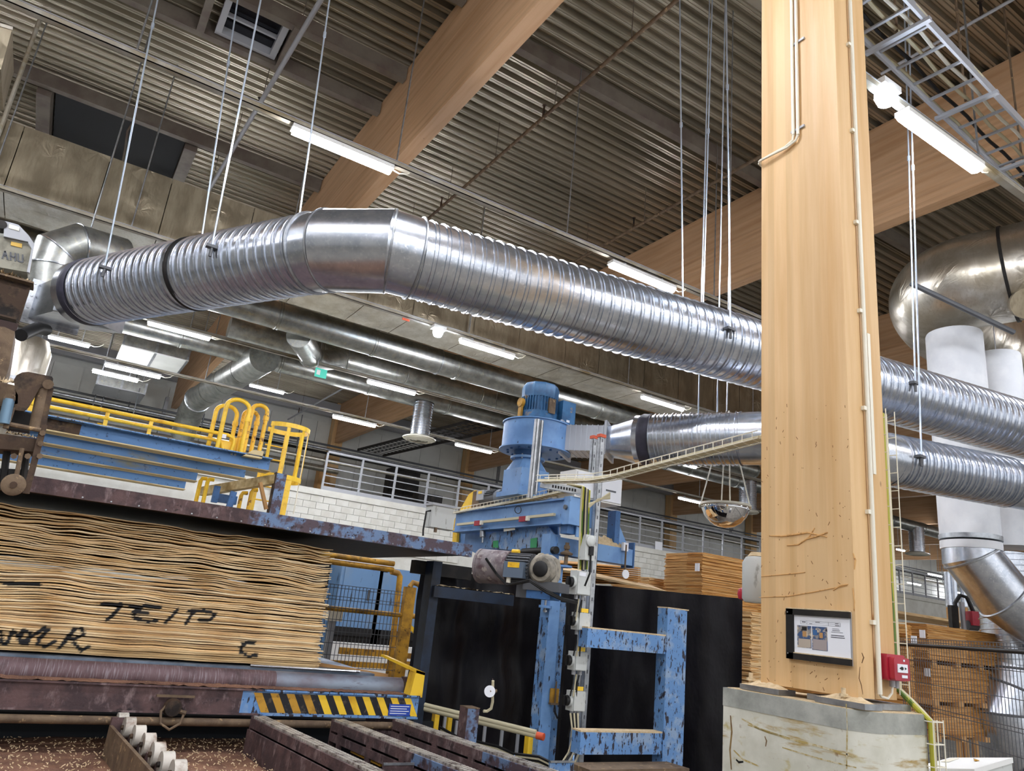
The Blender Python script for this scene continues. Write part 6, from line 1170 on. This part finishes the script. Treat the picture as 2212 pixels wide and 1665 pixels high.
stackbox(1400, 9.2, .7, .9, 1246, 1300, 18, 'low pile of pale boards between the leaning bundle and the tied stack', VENL, 17, floor=.15)
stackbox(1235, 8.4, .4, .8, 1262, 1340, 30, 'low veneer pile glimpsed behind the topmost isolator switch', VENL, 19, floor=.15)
p = UY(1324, 1210, 18.9); single('red_bell', M().cyl(p, p + V((0, .08, 0)), .06, n=14).cyl(p + V((.14, 0, 0)), p + V((.14, .08, 0)), .06, n=14), RED, 'small red twin alarm bell on the white block wall', 'bell')
p = UY(1423, 1179, BY + .02); single('notice_plate', M().box(p - V((.16, .01, .14)), p + V((.16, .01, .14))), PAPER, 'small white notice plate on the balcony railing', 'sign', ang=0)
# ---------------------------------------------------------------- convex dome mirror on chains
c = U(1567, 1092, 8.0); s = 8.0 / FPX; RD = 52 * s; t = thing('dome_mirror', 'shiny convex half dome mirror hanging on four chains left of the column', 'mirror', c - V((0, 0, RD)))
part('dome', M().lathe([(.001, -RD * .92), (RD * .35, -RD * .86), (RD * .62, -RD * .7), (RD * .84, -RD * .45), (RD * .96, -RD * .18), (RD, 0)], c, n=40), CHROME, t, ang=180); part('rim', M().lathe([(RD * .98, -.012), (RD * 1.04, -.01), (RD * 1.04, .012), (RD * .98, .012)], c, n=40), CREAM, t)
qm = c + V((0, 0, (U(1567, 1000, 8.05) - c).z * 2.15)); part('suspension_rod', M().cyl(qm - V((0, 0, .05)), V((qm.x, qm.y, RZ)), .008, n=6), ZINC, t)
CH = mat('chain steel', 'd5d2c6', .4, .3)
for (px, tx) in ((1512, 1538), (1558, 1563), (1577, 1576), (1620, 1598)):
    p = U(px, 1093, 8.0 + (.1 if 1530 < px < 1600 else 0)); q = U(tx, 1000, 8.05); q = p + (q - p) * 2.2; part('chain', M().cyl(p, q, .007, n=6), CH, t)
    part('hook', M().lathe([(.012, -.004), (.02, -.004), (.02, .004), (.012, .004)], p, (0, 1, 0), 8), CH, t)
# ================================================================= yellow gate and cabinets behind the pile
GYY = 8.6
t = thing('mesh_gate', 'yellow mesh guard gate with wire panel, right of the veneer pile', 'gate', UY(800, 1440, GYY))
yz = lambda px, py: UY(px, py, GYY)
def yb(p, q, r, mt, nm): part(nm, M().cyl(p, q, r, n=10), mt, t)
a = yz(690, 1196); b = yz(852, 1212); zz = (a.z + b.z) / 2; yb((a.x - 1.5, GYY, a.z), (b.x, GYY, a.z), .032, YELD, 'top_tube'); 
a = yz(690, 1210); yb((a.x - 1.5, GYY, a.z - .0), (b.x, GYY, a.z - .0), .032, YELD, 'top_tube')
p0_, p1_ = yz(866, 1270), yz(845, 1446); part('gate_post', M().box((yz(858, 1400).x, GYY - .03, 0), (yz(880, 1400).x, GYY + .06, yz(870, 1266).z)), YELD, t, ang=0)
z0, z1 = yz(700, 1440).z, yz(700, 1260).z; x0, x1 = yz(640, 1350).x, yz(862, 1350).x
m = M(); k = int((x1 - x0) / .045)
for i in range(k): x = x0 + i * .045; m.box((x - .003, GYY, z0), (x + .003, GYY + .004, z1))
part('upright_wires', m, GREYD, t, kind='stuff', ang=0)
for i in range(8):
    z = z0 + (z1 - z0) * i / 7; part('cross_wire', M().box((x0, GYY - .006, z), (x1, GYY, z + .007)), GREYD, t, ang=0)
    if i in (6, 7): part('cross_wire', M().box((x0, GYY - .006, z - .035), (x1, GYY, z - .028)), GREYD, t, ang=0)
zz = yz(760, 1318).z; yb((x0, GYY + .03, zz), (yz(905, 1330).x, GYY + .03, zz), .028, YELD, 'mid_tube')
t = thing('yellow_hoop', 'bent yellow tube guard hoop next to the black curtain', 'guard', UY(890, 1450, GYY + .5)); y2 = lambda px, py: UY(px, py, GYY + .5)
part('hoop', M().tube([V((y2(893, 1452).x, y2(893, 1452).y, 0)), y2(893, 1452), y2(903, 1390), y2(908, 1300), y2(912, 1275), y2(905, 1262), y2(892, 1258), y2(885, 1268)], .035, 10), YELD, t); part('cross_tube', M().cyl(y2(880, 1328), y2(908, 1331), .026, n=8), YELD, t); part('brace', M().bar(y2(879, 1348), y2(900, 1368), .04, .05), YEL, t, ang=0)
t = thing('yellow_guard', 'tall yellow tube frame behind the wire gate', 'frame', UY(850, 1420, GYY + .9)); y3 = lambda px, py: UY(px, py, GYY + .9)
part('upright', M().tube([V((y3(845, 1414).x, y3(845, 1414).y, 0)), y3(845, 1414), y3(858, 1300), y3(864, 1245), y3(860, 1238), y3(845, 1234)], .04, 10), YELD, t)
for (xa, ya, xb, yb_, mt, nm) in ((735, 1398, 850, 1420, YELD, 'kick_rail'), (690, 1424, 860, 1446, YELD, 'kick_rail'), (870, 1410, 905, 1424, YELD, 'kick_rail'), (870, 1428, 905, 1448, YELD, 'kick_rail')):
    a, b = y3(xa, ya), y3(xb, yb_); part(nm, M().box((a.x, GYY + .88, b.z), (b.x, GYY + .95, a.z)), mt, t, ang=0)
cb = GYY + 2.2; CABB = mat('worn cabinet blue', '6d93bd', .5, 0, [('8298b0', 2, .5, .65, (1, 1, .4)), ('39424f', 6, .6, .68, (1.5, 1, .4))])
for (xa, ya, xb, yb_, mt, lb) in ((740, 1220, 818, 1370, CABB, 'blue machine cabinet behind the yellow gate, left of the pair'), (822, 1232, 905, 1380, CABB, 'blue machine cabinet behind the yellow gate, right of the pair')):
    a, b = UY(xa, ya, cb), UY(xb, yb_, cb); t = thing('machine_cabinet', lb, 'cabinet', ((a.x + b.x) / 2, cb, 0)); part('case', M().box((a.x, cb, .3), (b.x, cb + .5, a.z + .05)), mt, t, ang=0); part('door', M().box((a.x + .05, cb - .02, b.z), (b.x - .2, cb - .002, a.z - .02)), CABB, t, ang=0); part('black_band', M().box((a.x, cb - .05, UY(800, 1376, cb).z), (b.x, cb - .021, UY(800, 1358, cb).z)), BLACK, t, ang=0)
    part('handle', M().box((b.x - .28, cb - .04, (a.z + b.z) / 2), (b.x - .25, cb - .021, (a.z + b.z) / 2 + .15)), GREYD, t, ang=0); part('base_band', M().box((a.x, cb - .01, .3), (b.x, cb, b.z - .02)), DARK, t, ang=0)
a, b = UY(700, 1230, cb + .6), UY(745, 1400, cb + .6); single('dark_column', M().box((a.x - 1, cb + .6, 0), (b.x, cb + .8, a.z + .1)), DARK, 'dark machine column between the veneer pile and the blue cabinets', 'column', ang=0)
a, b = UY(690, 1385, cb + .1), UY(905, 1402, cb + .1); single('white_ledge', M().box((a.x, cb - .3, 0), (b.x, cb - .1, (a.z + b.z) / 2 + .03)), WHITE, 'white ledge low behind the wire gate', 'ledge', ang=0)
a = UY(720, 1335, GYY + .3); t = thing('grey_post', 'grey post with a junction box behind the wire gate', 'post', a); part('shaft', M().box((a.x - .04, a.y, 0), (a.x + .04, a.y + .06, a.z)), GREYP, t, ang=0); part('box', M().box((a.x - .08, a.y - .03, a.z - .03), (a.x + .1, a.y + .08, a.z + .1)), CREAM, t, ang=0)
# ================================================================= steel platform with yellow handrails
PYY = 13.0
t = thing('steel_platform', 'raised platform of long blue steel beams behind the press platen', 'platform', UY(350, 980, PYY))
zr = UY(588, 1017, PYY).z; xr = UY(588, 1000, PYY).x
BEAMB = mat('platform blue', '4f7db3', .5, 0, [('7a7862', 3, .6, .75, (.3, 1, 1)), ('2c4a70', 14, .6, .68, W1)])
BEAMY = mat('dusty flange', 'd6c191', .7, 0, [('a58a58', 5, .45, .65, (.2, 1, 1))])
for i, yy in enumerate((0, 1.45, 3.1, 4.9)):
    xe = (xr, UY(531, 1035, PYY + 1.45).x, UY(425, 1045, PYY + 3.1).x, UY(400, 1060, PYY + 4.9).x)[i]; x_ = -3
    part('beam_web', M().box((x_, PYY + yy + .16, zr), (xe, PYY + yy + .175, zr + .2)), BEAMB, t, ang=0); part('beam_flange', M().box((x_, PYY + yy, zr + .2), (xe, PYY + yy + .34, zr + .218)), BLUEC, t, ang=0); part('beam_flange', M().box((x_, PYY + yy, zr - .018), (xe, PYY + yy + .34, zr)), BEAMY, t, ang=0)
for px in (165, 330): p = UY(px, 960, PYY); part('rust_patch', M().box((-3 if px < 200 else p.x - .6, PYY + .155, zr + .02), (p.x, PYY + .1595, zr + .19)), RUST if px < 200 else BEAMB, t, ang=0)
for px in (548, 556, 500, 508): p = UY(px, 1000, PYY); part('bolt', M().cyl((p.x, PYY + .14, zr + .2), (p.x, PYY + .16, zr + .17), .02, n=6), ZINC, t)
a = UY(600, 1035, PYY); part('corner_post', M().box((a.x - .04, PYY - .05, 0), (a.x + .13, PYY + .12, UY(600, 1022, PYY).z)), GRIMEB, t, ang=0); part('post_side', M().box((a.x - .05, PYY - .04, 0), (a.x - .041, PYY + .12, UY(600, 1020, PYY).z)), RUST, t, ang=0)
part('cross_tie', M().bar((a.x, PYY + .05, zr - .12), (UY(455, 1070, PYY + 1.2).x, PYY + 2.2, zr - .3), .12, .16), BEAMY, t, ang=0); part('brace', M().bar(UY(562, 1042, PYY + .1), UY(575, 1100, PYY + .1), .09, .05), TIMB, t, ang=0); part('brace', M().bar(UY(505, 1062, PYY + .6), UY(495, 1095, PYY + .6), .09, .1), BLUED, t, ang=0); part('brace', M().bar(UY(470, 1050, PYY + 1), UY(462, 1085, PYY + 1), .1, .1), BLUED, t, ang=0); part('tie_box', M().box(UY(470, 1065, PYY + 1.2), UY(510, 1090, PYY + 1.2) + V((0, .1, 0))), BLUED, t, ang=0)
part('chip_box', M().prism([UY(525, 984, PYY), UY(548, 971, PYY), UY(570, 975, PYY), UY(566, 991, PYY)], (0, .2, 0)), BEAMY, t, ang=0)
# handrails
za = UY(109, 867, PYY + .1).z; zb_ = UY(109, 884, PYY + .1).z
t = thing('handrail', 'long yellow tube handrail along the front of the steel platform', 'handrail', UY(300, 905, PYY + .25)); xe = UY(508, 945, PYY + .25).x; y_ = PYY + .25; zR = UY(420, 925, y_).z
part('top_rail', M().tube([(-2, y_, zR), (xe - .12, y_, zR), (xe - .03, y_, zR - .03), (xe + .0, y_, zR - .12), (xe - .02, y_, zR - .3)], .032, 10), YEL, t)
zM = UY(300, 921, y_).z + (zR - UY(300, 904, y_).z); part('mid_rail', M().tube([(-2, y_, zM), (xe - .32, y_, zM), (xe - .2, y_, zM - .03), (xe - .16, y_, zM - .14), (xe - .17, y_, zM - .28)], .03, 10), YEL, t)
for px in (231, 60, 330): x = UY(px, 900, y_).x; part('post', M().box((x - .03, y_ - .01, zr + .22), (x + .03, y_ + .02, zR)), YEL, t, ang=0)
x = UY(214, 920, y_ + .3).x; part('short_post', M().box((x - .035, y_ + .3, zr + .22), (x + .035, y_ + .33, UY(214, 913, y_ + .3).z)), YEL, t, ang=0)
a = UY(472, 944, y_ - .04); part('label', M().box(a, a + V((.12, .003, .07))), PAPER, t, ang=0)
# hooped ladder loops
def loop(pts, y, lb, mt=YEL):
    ps = [UY(px, py, y) for px, py in pts]; t = thing('ladder_loop', lb, 'loop', ps[0]); x0, x1 = ps[0].x, ps[-1].x; z0 = min(ps[0].z, ps[-1].z); zt_ = max(p.z for p in ps); r = abs(x1 - x0) / 2
    path = [(x0, y, z0)] + [(x0 + r - r * math.cos(PI * i / 10), y, zt_ - r * .75 + r * .75 * math.sin(PI * i / 10)) for i in range(11)] + [(x1, y, z0)]
    part('tube', M().tube(path, .037, 10), mt, t); part('clamp', M().lathe([(.03, -.04), (.05, -.04), (.05, .04), (.03, .04)], (x1, y, zt_ - r * 1.6), n=10), mt, t)
YR = mat('rust spotted yellow', 'edb92e', .45, 0, [('8a5a1e', 9, .55, .62, W1)])
loop([(448, 970), (450, 884), (476, 873), (499, 890), (496, 970)], PYY + .5, 'left rear yellow ladder loop on the platform'); loop([(468, 972), (478, 880), (502, 860), (521, 880), (518, 985)], PYY + .2, 'tallest left yellow ladder loop on the platform')
loop([(510, 975), (512, 890), (530, 885), (548, 897), (541, 980)], PYY + .6, 'right rear yellow ladder loop on the platform', YR); loop([(525, 980), (530, 890), (548, 872), (570, 885), (560, 975)], PYY + .25, 'right front yellow ladder loop with rust spots', YR)
t = thing('swing_gate', 'small yellow swing gate panel between the ladder loops', 'gate', UY(500, 970, PYY + .3)); a, b = UY(470, 948, PYY + .3), UY(500, 985, PYY + .3); part('panel', M().box((a.x, PYY + .3, b.z), (b.x, PYY + .33, a.z)), YEL, t, ang=0)
for px in (508, 517, 526): x = UY(px, 960, PYY + .35).x; part('bar', M().box((x - .02, PYY + .35, UY(px, 988, PYY + .35).z), (x + .02, PYY + .37, UY(px, 945, PYY + .35).z)), YEL, t, ang=0)
# caged ladder
c = U(620, 930, 15.0); s = 15.0 / FPX; R = 47 * s; t = thing('ladder_cage', 'yellow safety cage of hoops and flat bars around the platform ladder', 'ladder', (c.x, c.y, ZAT(c.x, c.y, 1110)))
zt_ = ZAT(c.x, c.y, 927); zm = ZAT(c.x, c.y, 1034)
def hoop(z, R, a0=-2.6, a1=2.3):
    n = 28; vi = [(c.x + R * math.cos(a0 + (a1 - a0) * i / n), c.y + R * math.sin(a0 + (a1 - a0) * i / n)) for i in range(n + 1)]; vo = [(c.x + (R + .012) * math.cos(a0 + (a1 - a0) * i / n), c.y + (R + .012) * math.sin(a0 + (a1 - a0) * i / n)) for i in range(n + 1)]
    part('hoop', M().prism([(x, y, z - .045) for x, y in vi] + [(x, y, z - .045) for x, y in reversed(vo)], (0, 0, .09)), YEL, t, ang=0)
hoop(zt_, R); hoop(zm, R)
for i in range(7): a = -2.5 + i * .76; d = V((math.cos(a), math.sin(a), 0)); part('flat_bar', M().obox(V((c.x, c.y, (zt_ + zm) / 2)) + d * (R - .006), d * .005, (-d.y * .035, d.x * .035, 0), (0, 0, (zt_ - zm) / 2)), YEL, t, ang=0)
x, y = c.x + R * .25, c.y - R * .95; part('leg', M().box((x - .06, y, ZAT(x, y, 1115)), (x + .06, y + .015, zm)), YEL, t, ang=0)
x = c.x + R * 1.0; part('chain', M().cyl((x, c.y, ZAT(x, c.y, 1110)), (x, c.y, zt_), .012, n=5), CREAM, t)
for sx in (-.28, .1): part('stile', M().box((c.x + sx - .03, c.y + R * .9, ZAT(c.x, c.y, 1110)), (c.x + sx + .03, c.y + R * .9 + .02, zm + .2)), YEL, t, ang=0)
for i in range(6): z = ZAT(c.x, c.y, 1110) + .28 * i; part('rung', M().cyl((c.x - .28, c.y + R * .92, z), (c.x + .1, c.y + R * .92, z), .015, n=6), YEL, t)
for px, py0, py1, yy, lb in ((425, 1075, 1030, PYY + 1.0, 'left lower yellow tube leg under the platform'), (440, 1078, 1032, PYY + .9, 'second lower yellow tube leg under the platform'), (517, 1090, 1062, PYY + .8, 'third lower yellow tube leg under the platform, rusty'), (537, 1094, 1055, PYY + .8, 'right lower yellow tube leg under the platform')):
    b = UY(px, py0, yy); z1 = UY(px, py1, yy).z; single('rail_leg', M().tube([(b.x, yy, b.z - .8), (b.x, yy, z1 - .06), (b.x + .02, yy, z1 - .01), (b.x + .1, yy, z1)], .035, 8), YEL if px < 500 else YR, lb, 'tube')
# ================================================================= grimy clamp head at the left edge
HY = 5.3
h = lambda px, py, dy=0: UY(px, py, HY + dy)
t = thing('clamp_head', 'grimy brown clamp head with a curved plate, cylinder and round weight at the left edge', 'machine', h(50, 1060))
part('curved_plate', M().prism([h(*p) for p in ((30, 820), (36, 810), (48, 804), (62, 803), (112, 813), (115, 818), (113, 836), (100, 836), (86, 838), (74, 858), (62, 878), (52, 888), (30, 885), (34, 850))], (0, .03, 0)), RUST, t, ang=0)
part('pivot_pin', M().cyl(h(104, 830, -.03), h(104, 830, .05), .03, n=14), RUSTL, t)
part('cylinder', M().cyl(h(96, 840, .04), h(78, 925, .04), .04, n=14), RUSTL, t); part('side_bar', M().bar(h(110, 838, .02), h(92, 925, .02), .03, .03), RUST, t, ang=0); part('long_bar', M().bar(h(95, 918, .02), h(56, 1066, .02), .035, .035), RUST, t, ang=0)
part('cross_rod', M().cyl(h(14, 915), h(88, 929), .014, n=8), RUSTL, t); part('left_bar', M().bar(h(27, 880), h(12, 925), .03, .03), RUSTL, t, ang=0)
part('rod', M().cyl(h(20, 862, -.02), h(8, 915, -.02), .03, n=12), mat('blue rod', '6d8aa0', .4, .3), t); part('rod_end', M().cyl(h(21, 860, -.04), h(21, 860, .03), .03, n=12), RUSTL, t)
part('top_block', M().prism([h(*p) for p in ((-20, 826), (12, 828), (40, 834), (38, 872), (-20, 880))], (0, .2, 0)), RUST, t, ang=0)
part('lower_block', M().prism([h(*p, .05) for p in ((-20, 935), (14, 938), (82, 948), (78, 976), (40, 972), (-20, 968))], (0, .25, 0)), RUST, t, ang=0); part('chips', M().grid(lambda u, v: h(12 + 72 * u, 936 + 12 * u, .05 + .2 * v) + V((0, 0, .04 * abs(noise.noise(V((u * 12, v * 8, 3)))))), 30, 6), DUST, t, kind='stuff', ang=30)
part('chips', M().grid(lambda u, v: h(-5 + 35 * u, 826 + 2 * u, .0 + .2 * v) + V((0, 0, .06 * abs(noise.noise(V((u * 9, v * 8, 8)))))), 20, 6), DUST, t, kind='stuff', ang=30)
part('hanger_rod', M().cyl(h(48, 968, .0), h(32, 1044, .0), .013, n=8), RUSTL, t); part('weight', M().lathe([(.01, -.02), (.05, -.02), (.064, -.012), (.064, .012), (.05, .02), (.01, .02)], h(29, 1047), (0, 1, 0), 28), RUSTL, t); part('weight_hub', M().cyl(h(29, 1047, -.03), h(29, 1047, .03), .02, n=10), RUST, t)
part('inner_block', M().prism([h(*p, .2) for p in ((20, 880), (70, 895), (64, 932), (14, 925))], (0, .1, 0)), DARK, t, ang=0)
for px, py in ((88, 958), (86, 985), (92, 935), (60, 985), (30, 985)): part('bolt', M().cyl(h(px, py, -.01), h(px, py, .06), .018, n=6), RUSTL, t)
for px in (15, 58): part('guide_rod', M().cyl(h(px, 975, .15), h(px - 8, 1040, .15), .02, n=8), DARK, t)
part('bottom_plate', M().prism([h(*p, .15) for p in ((-20, 1010), (70, 1015), (60, 1060), (-20, 1055))], (0, .1, 0)), DARK, t, ang=0)
# brown I beam, tube and grey unit above it
t = thing('brown_girder', 'rusty brown steel girder entering from the left edge beside the duct flange', 'girder', UY(20, 640, 8.6)); g = lambda px, py, y=8.6: UY(px, py, y)
part('web', M().box((-4, 8.66, g(30, 690).z), (g(58, 640).x, 8.68, g(30, 605).z)), RUST, t, ang=0); part('top_flange', M().box((-4, 8.55, g(30, 604).z), (g(64, 640).x, 8.8, g(30, 600).z + .0)), RUSTL, t, ang=0); part('bottom_flange', M().box((-4, 8.55, g(30, 692).z), (g(52, 640).x, 8.8, g(30, 688).z)), RUST, t, ang=0)
part('chip_heap', M().grid(lambda u, v: V((g(-5, 600).x + (g(66, 604).x - g(-5, 600).x) * u, 8.56 + .22 * v, g(30, 600).z + .09 * abs(noise.noise(V((u * 14, v * 6, 4)))))), 30, 5), DUST, t, kind='stuff', ang=30)
a = UY(45, 724, 8.2); b = UY(110, 705, 8.9); single('dark_tube', M().tube([a, a.lerp(b, .5) + V((0, 0, .03)), UY(100, 713, 8.7)], .06, 12), BLACK, 'short black tube under the square duct inlet', 'tube')
t = thing('red_girder', 'dark red girder under the brown girder at the left edge', 'girder', UY(10, 705, 8.3)); part('web', M().box((-4, 8.3, UY(10, 722, 8.3).z), (UY(40, 700, 8.3).x, 8.33, UY(10, 692, 8.3).z)), mat('dark red oxide', '35201b', .7), t, ang=0); part('flange', M().box((-4, 8.25, UY(10, 724, 8.3).z), (UY(40, 700, 8.3).x, 8.4, UY(10, 722, 8.3).z)), RUSTL, t, ang=0)
a = UY(-6, 700, 5.8); b = UY(26, 830, 5.8); single('brown_cover', M().prism([UY(*p, 5.8) for p in ((-15, 704), (10, 706), (32, 716), (20, 790), (8, 828), (-15, 826))], (0, .3, 0)), RUSTL, 'dusty brown machine cover cut off by the left edge, above the clamp head', 'cover', ang=0)
t = thing('blower_unit', 'grey lettered unit with a slanted top on the girder at the left edge', 'unit', UY(30, 590, 9.4)); UYb = 9.4; u = lambda px, py: UY(px, py, UYb)
UN = mat('dusty grey unit', '8f8c7d', .6, .1, [('6f6b5e', 5, .45, .6, W1)])
part('body', M().prism([u(*p) for p in ((-30, 505), (6, 512), (52, 520), (70, 540), (60, 588), (-30, 572))], (0, .5, 0)), UN, t, ang=0); part('top_cover', M().prism([u(*p) for p in ((10, 480), (40, 488), (63, 512), (62, 525), (8, 513))], (-.0, -.04, 0)), GREYP, t, ang=0)
part('side_edge', M().prism([u(*p) for p in ((62, 512), (74, 530), (64, 592), (58, 590), (68, 540), (60, 524))], (0, -.05, 0)), GREYP, t, ang=0); part('yellow_label', M().prism([u(*p) for p in ((24, 522), (48, 527), (47, 536), (23, 530))], (0, -.01, 0)), mat('faded label', 'c9a44e', .6), t, ang=0); part('white_label', M().prism([u(*p) for p in ((20, 487), (42, 494), (41, 502), (19, 496))], (0, -.05, 0)), CREAM, t, ang=0); part('dark_port', M().cyl(u(4, 488) + V((0, -.05, 0)), u(4, 488) + V((0, .1, 0)), .05, n=14), DARK, t)
def letter(x0, segs):
    m = M()
    for a, b in segs:
        p = [u(x0 + q[0], 541 + q[1] + (x0 - 5) * .2 + q[0] * .2) + V((0, -.004, 0)) for q in (a, b)]; m.bar(p[0], p[1], .006, .016)
    part('letter', m, GREYD, t, ang=0)
letter(5, [((0, 18), (6, 0)), ((6, 0), (12, 18)), ((3, 10), (9, 10))]); letter(23, [((0, 0), (0, 18)), ((10, 0), (10, 18)), ((0, 9), (10, 9))]); letter(39, [((0, 0), (0, 16)), ((0, 16), (10, 17)), ((10, 17), (10, 0))])
# bent round duct behind the flange
t = thing('bent_duct', 'galvanised round duct bending down under the foil duct at the left', 'duct', UY(120, 560, 11)); b_ = lambda px, py, y=11: UY(px, py, y)
BD = [b_(262, 556, 11.3), b_(170, 530), b_(124, 545), b_(111, 580), b_(107, 640)]
for i in range(4): part('elbow_segment', M().mitre(BD, .28, 28, i, i + 1), GALVD, t)
part('hanger', M().cyl(b_(185, 530) + V((0, 0, .28)), V((b_(185, 530).x, 11, RZ)), .012, n=5), ZINC, t)
for i in (1, 2, 3): part('seam_ring', M().lathe([(.275, -.015), (.3, -.008), (.3, .008), (.275, .015)], BD[i], BD[i + 1] - BD[i - 1], 28), GALV, t)
t = thing('foil_vessel', 'silver foil covered round vessel behind the clamp head', 'vessel', UY(45, 760, 14)); p = UY(40, 800, 14); part('shell', M().lathe([(.3, -1.2), (.38, -.4), (.38, .35), (.3, .55), (.05, .6)], p, n=28), FOILS, t); part('band', M().lathe([(.38, -.03), (.4, -.03), (.4, .03), (.38, .03)], p + V((0, 0, -.2)), n=28), ZINC, t)
# foil duct end top left
t = thing('foil_box_end', 'end of a foil lagged box duct cut off by the left edge, near the top', 'duct', UY(10, 95, 7)); f = lambda px, py: UY(px, py, 7.0)
part('lagging', M().prism([f(*p) for p in ((-120, 60), (0, 52), (27, 60), (2, 150), (-120, 130))], (0, .7, 0)), FOIL, t, ang=0); part('tape', M().prism([f(*p) for p in ((0, 51), (28, 59), (27, 66), (0, 58))], (0, -.01, 0)), FOILS, t, ang=0)
